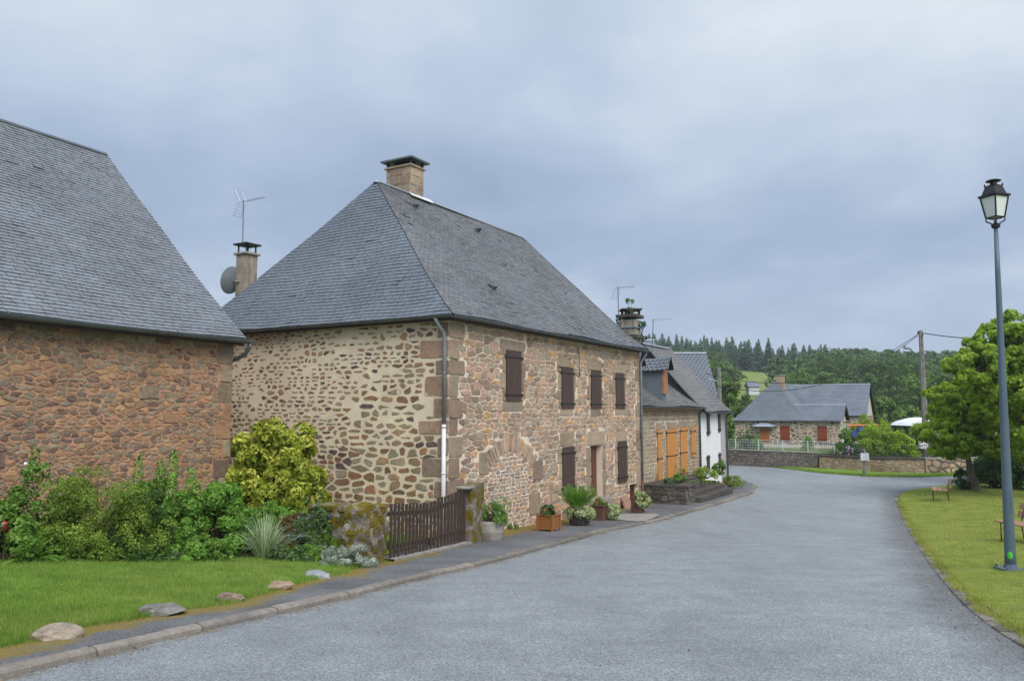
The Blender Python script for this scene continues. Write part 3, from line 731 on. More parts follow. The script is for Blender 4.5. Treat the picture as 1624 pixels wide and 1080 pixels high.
def ridge_strip(mb, pts, wid=.11, m=0):
    for a, b in zip(pts[:-1], pts[1:]):
        a, b = Vector(a), Vector(b); t = (b - a).normalized(); n = t.cross(Vector((0, 0, 1))).normalized(); up = n.cross(t)
        for sgn in (-1, 1):
            mb.quad(a + up * .03, b + up * .03, b + n * wid * sgn - up * wid * .45, a + n * wid * sgn - up * wid * .45, m)
        mb.tube([a + up * .02, b + up * .02], .022, 6, m)

# ------------------------------------------------------------------ foliage helpers
def nrm(a): return a / (np.linalg.norm(a, axis=1, keepdims=True) + 1e-9)
def leafquads(C, N, L, W, tdir=None, fold=.18):
    n = len(C); N = nrm(N); r = rng.normal(size=(n, 3)) if tdir is None else tdir + rng.normal(size=(n, 3)) * .35
    T = nrm(r - N * (r * N).sum(1, keepdims=True)); B = np.cross(N, T)
    L = np.broadcast_to(L, n)[:, None]; W = np.broadcast_to(W, n)[:, None]
    base = C - T * L / 2; tip = C + T * L / 2 - N * L * fold; mid = C - T * L * .08 + N * L * .04
    V = np.stack([base, mid + B * W / 2, tip, mid - B * W / 2], 1).reshape(-1, 3)
    return V, np.arange(4 * n).reshape(-1, 4)
def clump_points(n, rx, ry, h, nc, rc, dome=True, fill=.25, flat=1.0, seed_shell=.6, boxy=0):
    """clump centres through the upper part of an ellipsoid; leaves on the clump surfaces"""
    d = nrm(rng.normal(size=(nc, 3)))
    if dome: d[:, 2] = np.abs(d[:, 2]) * 1.0
    if boxy:
        m_ = (np.abs(d) ** boxy).sum(1) ** (1 / boxy); d = d / m_[:, None]
    rad = seed_shell + (1 - seed_shell) * rng.random(nc) ** .6
    rad *= rng.uniform(.86, 1.1, nc)
    cc = d * rad[:, None] * np.array([rx - rc * .5, ry - rc * .5, (h - rc * .5)])
    if dome: cc[:, 2] = np.maximum(cc[:, 2], rc * .3)
    rcs = rc * rng.uniform(.6, 1.35, nc)
    i = rng.integers(0, nc, n); dd = nrm(rng.normal(size=(n, 3)) + d[i] * .7 + np.array([0, 0, .35]))
    rr = rcs[i] * (1 - fill * rng.random(n)) * rng.uniform(.75, 1.12, n)
    C = cc[i] + dd * rr[:, None] * np.array([1, 1, flat]); N = dd + rng.normal(size=(n, 3)) * .45
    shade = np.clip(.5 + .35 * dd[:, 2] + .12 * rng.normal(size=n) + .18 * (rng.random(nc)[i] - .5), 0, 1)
    return C, N, shade, cc
def bush(name, label, cat, loc, rx, ry, h, n, ls, mat, nc=40, rc=.25, asp=.45, stems=True, flowers=None, rz=None, dome=True, shell=.6, group=None, up=0, z0=0, extra_stalks=None, boxy=0):
    loc = Vector(loc); root = empty(name, loc, label, cat, group)
    C, N, sh, cc = clump_points(n, rx, ry, h, nc, rc, dome, seed_shell=shell, boxy=boxy)
    td = None
    if up: td = np.tile(np.array([0, 0, up]), (len(C), 1)) + (C / (np.abs(C).max() + 1e-6)) * .6
    if rz is not None:
        c, s = math.cos(rz), math.sin(rz); Rm = np.array([[c, s, 0], [-s, c, 0], [0, 0, 1]]); C = C @ Rm; N = N @ Rm; cc = cc @ Rm
    C[:, 2] += z0; cc[:, 2] += z0
    L = ls * rng.uniform(.6, 1.3, len(C))
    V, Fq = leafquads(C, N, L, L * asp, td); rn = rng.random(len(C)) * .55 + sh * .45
    if extra_stalks:
        Vs, Fs, rs = [V], [Fq], [rn]; off = len(V)
        for (sx, sy, hh) in extra_stalks:
            m = int(hh * 90); t = rng.random(m) ** .8; a = rng.uniform(0, 2 * np.pi, m); rr = .06 + .10 * (1 - t)
            Cs = np.column_stack([sx + np.cos(a) * rr + t * .05, sy + np.sin(a) * rr, h * .3 + t * (hh - h * .3)]); Ns = np.column_stack([np.cos(a) * .5, np.sin(a) * .5, np.full(m, .8)])
            v2, f2 = leafquads(Cs, Ns, ls * 1.2, ls * 1.2 * asp, np.column_stack([np.cos(a), np.sin(a), np.full(m, .1)])); Vs.append(v2); Fs.append(f2 + off); off += len(v2); rs.append(rng.random(m) * .5 + .4)
        V, Fq, rn = np.vstack(Vs), np.vstack(Fs), np.concatenate(rs)
    mesh_np('foliage', V + np.array(loc), Fq, rn, mat, root)
    if stems:
        mb = MB()
        for k in range(min(26, nc)):
            e_ = Vector(cc[k]) + loc; b_ = loc + Vector((random.gauss(0, .12 * rx), random.gauss(0, .12 * ry), -.05)); m_ = b_.lerp(e_, .5) + Vector((random.gauss(0, .06), random.gauss(0, .06), .06 * h))
            mb.tube([b_, m_, e_], [.012 * h + .006, .008 * h + .004, .004], 5)
        mb.build('stem', M['bark_dark'], root)
    if flowers:
        fm, fn, fs, spread = flowers
        k = rng.integers(0, len(C), fn); FC = C[k] * (1.0 + .04 * rng.random((fn, 1))) + np.array([0, 0, .02])
        if spread is not None:
            keep = spread(FC); FC = FC[keep]
        if len(FC):
            m = 5; CC = np.repeat(FC, m, 0) + rng.normal(size=(len(FC) * m, 3)) * fs * .4; NN = rng.normal(size=(len(CC), 3)) + np.array([0, -.6, .8])
            V2, F2 = leafquads(CC, NN, fs, fs * .8); mesh_np('blossom', V2 + np.array(loc), F2, rng.random(len(CC)), fm, root)
    return root
def sprays(loc, n, Lr, wid, spread, mat, parent, name='foliage', droop=.5, base_r=.05, leaflets=0, seed=None):
    """long arching blades from one base"""
    V = []; Fq = []; rn = []; K = 6; loc = np.array(loc)
    for i in range(n):
        a = random.uniform(0, 2 * math.pi); tilt = random.uniform(.05, 1) * spread; L = random.uniform(*Lr)
        d0 = np.array([math.cos(a) * math.sin(tilt), math.sin(a) * math.sin(tilt), math.cos(tilt)]); side = np.array([-math.sin(a), math.cos(a), 0])
        p = loc + np.array([math.cos(a), math.sin(a), 0]) * random.random() * base_r; pts = [p.copy()]; d = d0.copy(); r = random.random()
        for k in range(K):
            d = d + np.array([0, 0, -droop * random.uniform(.6, 1.3) / K * (k + 1) / K * 2]); d /= np.linalg.norm(d); p = p + d * L / K; pts.append(p.copy())
        if not leaflets:
            o = len(V); sd_ = side + rng.normal(size=3) * .3; sd_ /= np.linalg.norm(sd_)
            for k, q in enumerate(pts):
                w_ = wid * (1 - (k / K) ** 2 * .95) * (.5 + .5 * min(1, k / 1.5)) / 2; V += [q - sd_ * w_, q + sd_ * w_]
            for k in range(K): Fq.append((o + 2 * k, o + 2 * k + 1, o + 2 * k + 3, o + 2 * k + 2)); rn.append(r)
        else:
            for j in range(leaflets):
                t = (j + 1) / leaflets * K * .98; k = int(t); f = t - k; q = pts[k] * (1 - f) + pts[min(k + 1, K)] * f; dd = pts[min(k + 1, K)] - pts[max(k - 1, 0)]; dd /= np.linalg.norm(dd)
                l = L * .22 * math.sin(math.pi * min(1, .15 + .85 * (1 - j / leaflets)))
                for sg in (-1, 1):
                    e_ = q + (side * sg + dd * .6 - np.array([0, 0, .25])) * l; mp = (q + e_) / 2; wv = dd * wid / 2
                    o = len(V); V += [q, mp + wv, e_, mp - wv]; Fq.append((o, o + 1, o + 2, o + 3)); rn.append(r)
    return mesh_np(name, np.array(V), np.array(Fq), np.array(rn), mat, parent)

M['litter'] = leaf_mat('litter', [(0, (.10, .07, .04)), (.4, (.28, .18, .08)), (.7, (.20, .19, .16)), (1, (.40, .33, .22))], 0)
litter('fallen_leaves', 2600, lambda y: rightX(y) - .26 - abs(random.gauss(0, .22)), 5, 33, .06, M['litter'], 'brown leaves and grit gathered along the right kerb')
litter('fallen_leaves', 1800, lambda y: kerbX(y) + .05 + abs(random.gauss(0, .12)), 5, 30, .03, M['litter'], 'grit and leaf litter in the gutter along the left kerb')
litter('road_grit', 900, lambda y: kerbX(y) + random.uniform(.2, 6), 6, 30, .1, M['litter'], 'scattered specks of grit and leaves on the open road')
# ------------------------------------------------------------------ house parts
def shutter(fr, s0, s1, z0, z1, mat, root, boards=3, t=-.03, straps=(.12, .86), th=.03, proj=.07):
    mb = MB(); wb = (s1 - s0) / boards
    for i in range(boards): fr.box(mb, s0 + i * wb + .003, s0 + (i + 1) * wb - .003, t - th - random.uniform(0, .003), t, z0, z1)
    o = mb.build('shutter', mat, root)
    sb = MB()
    for f in straps:
        z = z0 + (z1 - z0) * f
        sb.cut()
        fr.box(sb, s0 - proj, s0 + (s1 - s0) * .49, t - th - .016, t - th - .004, z - .018, z + .018); fr.box(sb, s1 - (s1 - s0) * .49, s1 + proj, t - th - .016, t - th - .004, z - .018, z + .018)
        fr.box(sb, s0 - proj - .02, s0 - proj + .02, t - th - .02, t + .02, z - .03, z + .03); fr.box(sb, s1 + proj - .02, s1 + proj + .02, t - th - .02, t + .02, z - .03, z + .03)
    sb.build('strap_hinge', M['iron'], o); return o
def rectpx(fr, xl, xr, yt, yb, t=0):
    s0, z1 = fr.hit(xl, yt, t); s1, _ = fr.hit(xr, yt, t); _, z0 = fr.hit(xl, yb, t); return s0, s1, z0, z1
def yagi(root, base, top, dirv, blen, els=9, refl=True, mat='zinc_light', s=1.0):
    base, top = Vector(base), Vector(top); dv = Vector(dirv).normalized(); sd_ = dv.cross(Vector((0, 0, 1))).normalized(); up = Vector((0, 0, 1))
    mb = MB(); mb.tube([base, top], .018, 6); o = mb.build('antenna', M['zinc'], root)
    mb = MB(); tp = top - up * .05; tip = tp + dv * blen; mb.tube([tp - dv * .12, tip], .010, 5)
    for i in range(els):
        c = tp.lerp(tip, (i + 1) / els); l = (.11 - .004 * i) * s
        mb.tube([c - sd_ * l, c + sd_ * l], .006, 4); mb.tube([c - sd_ * l * .2, c - sd_ * l * .2 + up * .05 * s], .005, 4); mb.tube([c + sd_ * l * .2, c + sd_ * l * .2 - up * .05 * s], .005, 4)
    if refl:
        for sg in (-1, 1):
            for k in range(5):
                q = tp - dv * (.10 + .07 * k * .5) * s + up * sg * (.08 + .10 * k) * s; mb.tube([q - sd_ * .24 * s, q + sd_ * .24 * s], .006, 4)
            for k in (-1, 1): mb.tube([tp + sd_ * .15 * k * s, tp - dv * .26 * s + up * sg * .5 * s + sd_ * .15 * k * s], .006, 4)
    mb.build('aerial', M[mat], o); return o

# ================================================================== MAIN STONE HOUSE
a0, _ = ray(712, 600); OX = a0 * 20
ang = R(30.6); UU = (math.sin(ang), math.cos(ang)); VV = (-math.cos(ang), math.sin(ang))
FR = Frame((OX, 20), UU, VV); GF = Frame((OX, 20), VV, UU)
LEN = FR.hit(1014, 600)[0]; WID = 10.0
ZE = EYE + ray(718, 499)[1] * 19.62          # eave height
ZB = -2.35
house = empty('stone_house', (FR.pt(LEN / 2, WID / 2, ZB)), 'long two-storey stone house with brown closed shutters and a hipped slate roof beside the road', 'house')
ups = [rectpx(FR, *q) for q in ((801.4, 824.6, 554.6, 636), (889.4, 907, 582, 648), (936, 951, 587, 648), (975, 988, 592, 648))]
los = [rectpx(FR, *q) for q in ((890.4, 909, 709, 784), (978.4, 992, 700.6, 766))]
door = rectpx(FR, 936, 955, 707, 793); cel = rectpx(FR, 998.4, 1010, 768.5, 806)
fst = []   # big dressed stones (a0,a1,z0,z1)
def px(x, y): return FR.hit(x, y)
for q in ((792.6, 832, 538, 553.5), (883, 908, 566, 581), (931, 953, 569, 586), (971, 990, 577, 591), (887.6, 910, 686, 708), (931.6, 958.7, 684, 706), (975.6, 993, 684, 700), (796, 828, 637, 652), (888, 909, 649, 659), (936, 952, 649, 660), (975, 989, 649, 658)):
    fst.append(rectpx(FR, *q))
for (s0, s1, z0, z1) in ups + los + [door]:
    for sd_ in (-1, 1):
        z = z0 - .02
        while z < z1 - .1:
            h = random.uniform(.3, .62); h = min(h, z1 - z + .02); w_ = random.choice((.16, .30, .22))
            if (s0, s1, z0, z1) == door: w_ = random.choice((.24, .34))
            if sd_ < 0: fst.append((s0 - w_, s0 - .01, z + .01, z + h - .01))
            else: fst.append((s1 + .01, s1 + w_, z + .01, z + h - .01))
            z += h
# quoins at the near corner
zq = [ZB, -1.15, -.62, -.12, .42, .98, 1.42, 1.98, 2.55, 2.95, 3.5, ZE - .12]
qz = []
for i in range(len(zq) - 1):
    wf = (.62, .40)[i % 2] + random.uniform(-.05, .08); wg = (.36, .80)[i % 2] + random.uniform(-.12, .14)
    qz.append((zq[i] + .015, zq[i + 1] - .015, wf, wg))
    fst.append((.0, wf, zq[i] + .015, zq[i + 1] - .015))
z = ZB
while z < ZE - .3:
    h = random.uniform(.35, .55); w_ = random.choice((.3, .5)); fst.append((LEN - w_, LEN, z + .01, min(ZE - .12, z + h) - .01)); z += h
# arch of the walled-up doorway
ac_s, ac_z = px(805, 735)[0], px(805, 735)[1] - .55; al = px(777, 735)[0]; ar = px(838, 735)[0]; ac_s = (al + ar) / 2; half = (ar - al) / 2
ctop = px(805, 717)[1]
rin = ((half) ** 2 + (ctop - px(805, 738)[1]) ** 2) / (2 * (ctop - px(805, 738)[1])); acz = ctop - rin
def in_arch(s, z): return al + .02 < s < ar - .02 and z < ctop and (z < px(805, 738)[1] or math.hypot(s - ac_s, z - acz) < rin - .03)
rout = rin + .52
def in_vous(s, z): return (rin - .03 < math.hypot(s - ac_s, z - acz) < rout - .02) and abs(math.atan2(s - ac_s, z - acz)) < math.asin(half / rin) * 1.23 and z > acz
fst.append(rectpx(FR, 844.5, 860.5, 731, 762)); fst.append((ar + .03, ar + .7, -1.5, -.85)); fst.append((al - .55, al - .08, -.1, .5))
hole = (door[0], door[1], door[2], door[3]); ch = cel
mb = MB()
wall_plane(mb, FR, 0, LEN, ZB, ZE, [hole, ch], .30, 0)
for a, b, c, d_ in [hole]:
    pass
rects = [(a - .005, b + .005, c, d_) for a, b, c, d_ in fst] + ups + los + [door, cel]
wz = [(ar + .2, ZB)]
rubble(mb, FR, 0, LEN, ZB, ZE - .1, (.09, .22), (.20, .60), .0125, rects, 1, .022, jit=.10, rough=.008, zskip=lambda s, z: in_vous(s, z), roundk=.11, asp=2.3,
       regions=[(in_arch, (.08, .15), (.12, .36))])
for (a, b, c, d_) in fst: block(mb, FR, a, b, c, d_, .034, 2)
pl = [(al + .03, ZB), (ar - .03, ZB)] + [(ac_s + math.sin(b) * (rin - .03), acz + math.cos(b) * (rin - .03)) for b in np.linspace(math.asin(half / rin) * .97, -math.asin(half / rin) * .97, 14)]
mb.add([FR.pt(x, -.004, z) for x, z in pl], [tuple(range(len(pl)))], 3)
nv = 21; amax = math.asin(half / rin) * 1.22
for i in range(nv):
    b0 = -amax + 2 * amax * i / nv; b1 = -amax + 2 * amax * (i + 1) / nv; g_ = .012 / rin; r1 = rout - random.uniform(0, .14) * (1 if abs(i - nv / 2) > 3 else .6)
    q = [(ac_s + math.sin(b) * r, acz + math.cos(b) * r) for b, r in ((b0 + g_, rin), (b1 - g_, rin), (b1 - g_, r1), (b0 + g_, r1))]
    put_stone(mb, FR, q[::-1], .028, 1, random.random(), .004, .1)
for i in range(5): # stone skin of the other walls, plain rubble at the back
    pass
bk = Frame(FR.pt(LEN, WID, 0)[:2], (-UU[0], -UU[1]), (-VV[0], -VV[1])); sdw = Frame(FR.pt(LEN, 0, 0)[:2], VV, (-UU[0], -UU[1]))
wall_plane(mb, bk, 0, LEN, ZB, ZE); wall_plane(mb, sdw, 0, WID, ZB, ZE)
rubble(mb, sdw, 0, WID, ZB, ZE - .1, (.2, .34), (.3, .6), .014, (), 1, .02)
mb.build('front_wall', [M['front_mortar'], M['front_stone'], M['quoin'], M['infill_mortar']], house)
# gable wall with wide joints
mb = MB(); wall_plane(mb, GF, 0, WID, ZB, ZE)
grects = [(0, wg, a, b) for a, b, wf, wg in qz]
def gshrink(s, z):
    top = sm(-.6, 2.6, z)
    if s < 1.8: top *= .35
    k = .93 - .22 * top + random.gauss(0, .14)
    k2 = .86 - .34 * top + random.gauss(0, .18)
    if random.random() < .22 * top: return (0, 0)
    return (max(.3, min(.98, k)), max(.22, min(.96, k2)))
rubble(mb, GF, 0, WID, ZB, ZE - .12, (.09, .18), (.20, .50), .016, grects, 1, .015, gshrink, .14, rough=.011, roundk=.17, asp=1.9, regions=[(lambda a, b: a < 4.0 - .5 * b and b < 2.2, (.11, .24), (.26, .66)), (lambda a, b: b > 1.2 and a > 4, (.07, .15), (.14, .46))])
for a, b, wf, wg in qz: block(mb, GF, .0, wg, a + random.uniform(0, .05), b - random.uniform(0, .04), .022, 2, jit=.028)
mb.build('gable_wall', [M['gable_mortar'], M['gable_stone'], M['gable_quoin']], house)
# joinery
for i, q in enumerate(ups): shutter(FR, *q, M['shutter'], house)
for i, q in enumerate(los): shutter(FR, *q, M['shutter'], house)
mb = MB(); a, b, c, d_ = door; FR.box(mb, a + .02, b - .02, .22, .27, c + .06, d_ - .02)
for i in range(2):
    for j in range(3):
        x0 = a + .08 + i * (b - a - .1) / 2; x1 = x0 + (b - a) / 2 - .14; zz0 = c + .18 + j * (d_ - c - .2) / 3; FR.box(mb, x0, x1, .205, .225, zz0, zz0 + (d_ - c) / 3 - .18)
dr = mb.build('front_door', M['door_wood'], house, bevel=.006)
mb = MB(); mb.tube([FR.pt(a + .16, .2, c + 1.0), FR.pt(a + .16, .14, c + 1.0), FR.pt(a + .28, .14, c + 1.0)], .012, 6); mb.build('door_handle', M['iron'], dr)
mb = MB(); FR.box(mb, a - .12, b + .12, -.30, .30, c - .5, c + .02); mb.build('doorstep', M['concrete'], house, bevel=.02)
mb = MB(); a, b, c, d_ = cel
n_ = 5
for i in range(n_): FR.box(mb, a + (b - a) * i / n_ + .004, a + (b - a) * (i + 1) / n_ - .004, .10, .14, c - .3, d_)
cd = mb.build('cellar_door', M['door_red'], house)
mb = MB(); FR.box(mb, a + .05, b - .05, .085, .10, d_ - .22, d_ - .18); FR.box(mb, a + .05, b - .05, .085, .10, c + .18, c + .22); mb.build('strap_hinge', M['iron'], cd)
# roof
OV = .32; Lr = LEN + OV + .12; Wr = WID + 2 * OV; ZR = 8.95
pf = prof_fn(.045, 8)
A0 = FR.pt(-OV, -OV, 0)[:2]; A1 = FR.pt(-OV, WID + OV, 0)[:2]; A2 = FR.pt(LEN + .12, WID + OV, 0)[:2]; A3 = FR.pt(LEN + .12, -OV, 0)[:2]
apx = FR.hit(597, 287, WID / 2)[0] + OV; apx2 = FR.hit(828, 382, WID / 2)[0] + OV; ZR = FR.hit(597, 288, WID / 2)[1]
print('house LEN', LEN, 'ZE', ZE, 'ridge', ZR, 'apex s', apx, apx2)
HR = ZR - ZE; z0r = ZE + .02
mb = MB(); ptF = roof_face(mb, A0, UU, VV, Wr / 2, z0r, HR, pf, [(0, 0), (Lr, 0), (apx2, 1), (apx, 1)], .12, .24)
neg = lambda v: (-v[0], -v[1])
roof_face(mb, A2, neg(UU), neg(VV), Wr / 2, z0r, HR, pf, [(0, 0), (Lr, 0), (Lr - apx, 1), (Lr - apx2, 1)], .25, .4)
roof_face(mb, A3, VV, neg(UU), Lr - apx2, z0r, HR, pf, [(0, 0), (Wr, 0), (Wr / 2 + .01, 1), (Wr / 2 - .01, 1)], .2, .3)
rf = mb.build('roof', [M['slate_front'], M['felt']], house)
mb = MB(); ptG = roof_face(mb, A1, neg(VV), UU, apx, z0r, HR, pf, [(0, 0), (Wr, 0), (Wr / 2 + .01, 1), (Wr / 2 - .01, 1)], .13, .25)
mb.build('hip_roof', [M['slate'], M['felt']], house)
mb = MB(); ridge_strip(mb, [ptF(apx, 1), ptF(apx2, 1)], .10); 
mb.lathe(ptF(apx, 1), [(.12, -.06), (.05, .02), (.01, .05)], 8)
mb.build('ridge_flashing', M['zinc_light'], rf)
mb = MB()
for pt_, s_of in ((ptF, lambda q: apx * q), (ptF, lambda q: Lr + (apx2 - Lr) * q)):
    mb.cut(); mb.tube([pt_(s_of(q), q, .012) for q in np.linspace(0, 1, 14)], .012, 5)
mb.build('hip_edge', M['felt'], rf)
mb = MB()
for (x, y) in ((657, 327), (756, 365), (778, 455)):
    # find the roof point below the pixel
    best = None
    for q in np.linspace(.05, .99, 70):
        for s in np.linspace(apx * q, Lr + (apx2 - Lr) * q, 90):
            p = ptF(s, q); a_, b_ = ray(x, y); e_ = (p.x / p.y - a_) ** 2 + ((p.z - EYE) / p.y - b_) ** 2
            if best is None or e_ < best[0]: best = (e_, s, q)
    _, s, q = best; big = y > 450
    mb.cut(); c = ptF(s, q, .06); L_ = .17 if big else .09
    up = (ptF(s, q + .05) - ptF(s, q)).normalized(); uv = Vector((UU[0], UU[1], 0)); nn = uv.cross(up)
    if nn.z < 0: nn = -nn
    mb.add([c - uv * .09 - up * L_, c + uv * .09 - up * L_, c + uv * .07 + up * L_ - nn * .05, c - uv * .07 + up * L_ - nn * .05, c - uv * .09 - up * L_ + nn * .1, c + uv * .09 - up * L_ + nn * .1, c - uv * .09 - up * L_ - nn * .08, c + uv * .09 - up * L_ - nn * .08],
           [(4, 5, 2, 3), (0, 1, 5, 4), (6, 7, 1, 0), (0, 4, 3), (1, 5, 2)], 0)
mb.build('roof_vent', M['zinc'], rf)
mb = MB(); fo = .10
FR.box(mb, -OV + .06, LEN + .05, -OV + .03, -OV + .055, ZE - .13, ZE + .02); FR.box(mb, -OV + .1, LEN, -OV + .06, .0, ZE - .10, ZE - .08)
GF.box(mb, -OV + .06, WID + OV, -OV + .03, -OV + .055, ZE - .13, ZE + .02); GF.box(mb, -OV + .1, WID, -OV + .06, .0, ZE - .10, ZE - .08)
mb.build('fascia', M['fascia'], house)
gz = ZE - .005
mb = MB(); gutter(mb, FR.pt(-OV - .02, -OV - .03, gz), FR.pt(LEN + .12, -OV - .03, gz - .02)); mb.cut(); gutter(mb, FR.pt(-OV - .03, WID + OV, gz), FR.pt(-OV - .03, -OV - .02, gz))
mb.build('gutter', M['zinc'], house)
# downpipes: left one on the gable face near the corner, right one at the far end of the front
s_, zt = GF.hit(704.5, 520, -.10); zs = GF.hit(705, 673, -.10)[1]
mb = MB(); mb.tube([GF.pt(s_ + .10, -OV - .03, ZE - .05), GF.pt(s_ + .08, -OV, ZE - .16), GF.pt(s_, -.12, ZE - .42), GF.pt(s_, -.08, ZE - .6), GF.pt(s_, -.08, zs)], .05, 12)
for z in (2.6, 1.2): mb.tube([GF.pt(s_, -.08, z - .015), GF.pt(s_, -.08, z + .015)], .058, 12)
dp = mb.build('downpipe', M['zinc_pipe'], house, smooth=True)
mb = MB(); mb.tube([GF.pt(s_, -.08, zs), GF.pt(s_, -.08, ZB + .3)], .056, 12); mb.tube([GF.pt(s_, -.08, .02), GF.pt(s_, -.08, .06)], .064, 12); mb.build('plastic_pipe', M['pipe_white'], dp, smooth=True)
mb = MB(); sE = LEN - .05
mb.tube([FR.pt(sE + .1, -OV, ZE - .06), FR.pt(sE + .06, -OV + .05, ZE - .2), FR.pt(sE, -.1, ZE - .5), FR.pt(sE, -.09, ZE - .7), FR.pt(sE, -.09, -1.1)], .05, 10)
dp = mb.build('downpipe', M['zinc_pipe'], house, smooth=True)
mb = MB(); mb.tube([FR.pt(sE, -.09, -1.1), FR.pt(sE, -.09, -2.2)], .056, 10); mb.build('cast_pipe', M['door_wood'], dp, smooth=True)
mb = MB(); cab = [px(x, y) for x, y in ((916, 548), (915, 556), (917, 562), (917, 585), (918, 600))]
mb.tube([FR.pt(s, -.04, z) for s, z in cab], .01, 5); mb.build('cable', M['iron'], house)
# big chimney
def stone_chimney(root, fr, s0, s1, t0, t1, zb, zt, cap_t=None):
    mb = MB(); fa = [Frame(fr.pt(s0, t0, 0)[:2], fr.u, fr.v), Frame(fr.pt(s0, t0, 0)[:2], fr.v, fr.u), Frame(fr.pt(s1, t0, 0)[:2], fr.v, -fr.u), Frame(fr.pt(s0, t1, 0)[:2], fr.u, -fr.v)]
    wd = [s1 - s0, t1 - t0, t1 - t0, s1 - s0]
    for f, w_ in zip(fa, wd):
        wall_plane(mb, f, 0, w_, zb, zt); z = zt; i = 0
        while z > zb + .05:
            h = random.uniform(.26, .36); z2 = max(zb, z - h); x = 0; cut = (w_ * random.uniform(.25, .75)); xs_ = [0, cut, w_]
            for a, b in zip(xs_[:-1], xs_[1:]): block(mb, f, a + .008, b - .008, z2 + .008, z - .008, .012, 1)
            z = z2
    o = mb.build('chimney', [M['pale_mortar'], M['quoin']], root); return o
cs, cz = FR.hit(648, 303, WID / 2); t_a, t_b = WID / 2 - .08, WID / 2 + 1.0
zt = FR.hit(648, 263, WID / 2)[1]; s_b = cs + .74
ch1 = stone_chimney(house, FR, cs, s_b, t_a, t_b, ZR - 1.3, zt)
mb = MB(); FR.box(mb, cs - .07, s_b + .07, t_a - .07, t_b + .07, zt, zt + .07); mb.build('chimney_ledge', M['quoin'], ch1, bevel=.02)
mb = MB()
for a in (cs + .04, s_b - .04):
    for b in (t_a + .04, t_b - .04): mb.cut(); FR.box(mb, a - .04, a + .04, b - .04, b + .04, zt + .07, zt + .30)
mb.build('cap_post', M['iron'], ch1)
mb = MB(); FR.box(mb, cs + .2, s_b - .2, t_a + .2, t_b - .2, zt + .07, zt + .26); mb.build('flue', M['iron'], ch1)
mb = MB(); v = [FR.pt(cs - .16, t_a - .16, zt + .30), FR.pt(s_b + .16, t_a - .16, zt + .30), FR.pt(s_b + .16, t_b + .16, zt + .30), FR.pt(cs - .16, t_b + .16, zt + .30), FR.pt((cs + s_b) / 2, (t_a + t_b) / 2, zt + .42)]
v2 = [q - Vector((0, 0, .06)) for q in v[:4]]
mb.add(v + v2, [(0, 1, 4), (1, 2, 4), (2, 3, 4), (3, 0, 4), (0, 1, 6, 5), (1, 2, 7, 6), (2, 3, 8, 7), (3, 0, 5, 8), (5, 6, 7, 8)], 0)
mb.build('chimney_cap', M['zinc'], ch1)
mb = MB(); mb.quad(FR.pt(cs - .1, WID / 2 - .08, ZR + .05), FR.pt(s_b + .45, WID / 2 - .08, ZR + .05), FR.pt(s_b + .45, WID / 2 - .22, ZR - .10), FR.pt(cs - .1, WID / 2 - .22, ZR - .10)); mb.build('lead_flashing', M['white_metal'], ch1)
# rear chimney with cowl, aerial and dish
def small_chimney(root, px_c, Yc, wpx, ytop, zbase, matn, dish=True):
    a_, _ = ray(px_c, 430); X = a_ * Yc; hw = wpx / F * Yc / 2 / 1.25; zt = EYE + ray(px_c, ytop)[1] * Yc
    fr = Frame((X, Yc), UU, VV); mb = MB(); fr.box(mb, -hw, hw, -hw, hw, zbase, zt - .42); o = mb.build('chimney', M[matn], root, bevel=.01)
    mb = MB(); fr.box(mb, -hw - .07, hw + .07, -hw - .07, hw + .07, zt - .42, zt - .35); mb.build('chimney_ledge', M['concrete'], o, bevel=.01)
    mb = MB()
    for i in (-1, 1):
        for j in (-1, 1): mb.cut(); mb.lathe(fr.pt(i * (hw - .05), j * (hw - .05), zt - .35), [(.045, 0), (.03, .05), (.03, .2), (.05, .26)], 8)
    mb.build('cap_post', M['iron'], o)
    mb = MB(); fr.box(mb, -hw - .08, hw + .08, -hw - .08, hw + .08, zt - .09, zt - .04); fr.box(mb, -hw * .6, hw * .6, -hw * .6, hw * .6, zt - .04, zt); mb.build('chimney_cap', M['iron'], o)
    return o, fr, hw, zt
ch2, cf, hw, zt2 = small_chimney(house, 391, 25.8, 29, 386, 3.4, 'chimney_render')
bse = cf.pt(-hw * .3, -.02, zt2 - .1); Yb = bse.y
yagi(ch2, P(385, 388, Yb), P(386, 318, Yb), P(428, 309, Yb - .5) - P(386, 318, Yb), .92)
mb = MB(); dc = P(368, 445, 25.6); dn = Vector((-.55, -.80, .28)).normalized(); dn = Vector((-.88, .36, .25)).normalized(); e1 = dn.cross(Vector((0, 0, 1))).normalized(); e2 = dn.cross(e1)
vs = []; fs = []; NR = 6; NA = 28
for i in range(NR + 1):
    r_ = .47 * i / NR
    for k in range(NA): vs.append(dc + (e1 * math.cos(2 * math.pi * k / NA) + e2 * math.sin(2 * math.pi * k / NA)) * r_ + dn * (.10 * (i / NR) ** 2 - .05))
for i in range(NR):
    for k in range(NA): fs.append((i * NA + k, i * NA + (k + 1) % NA, (i + 1) * NA + (k + 1) % NA, (i + 1) * NA + k))
mb.add(vs, fs); mb.tube([dc + dn * .05 + e1 * 0 - e2 * .0 + Vector((0, 0, -.42)), dc + dn * .42 + Vector((0, 0, -.06))], .012, 5); mb.lathe(dc + dn * .42 + Vector((0, 0, -.06)), [(.03, -.05), (.04, 0), (.03, .05)], 8)
mb.tube([dc - dn * .05, dc + Vector((.25, .02, -.05))], .03, 6)
mb.build('satellite_dish', M['dish'], ch2, smooth=True)
mb = MB(); cf.box(mb, -hw - .012, hw + .012, -hw - .012, hw + .012, 4.62, 4.66); mb.build('strap', M['zinc_light'], ch2)

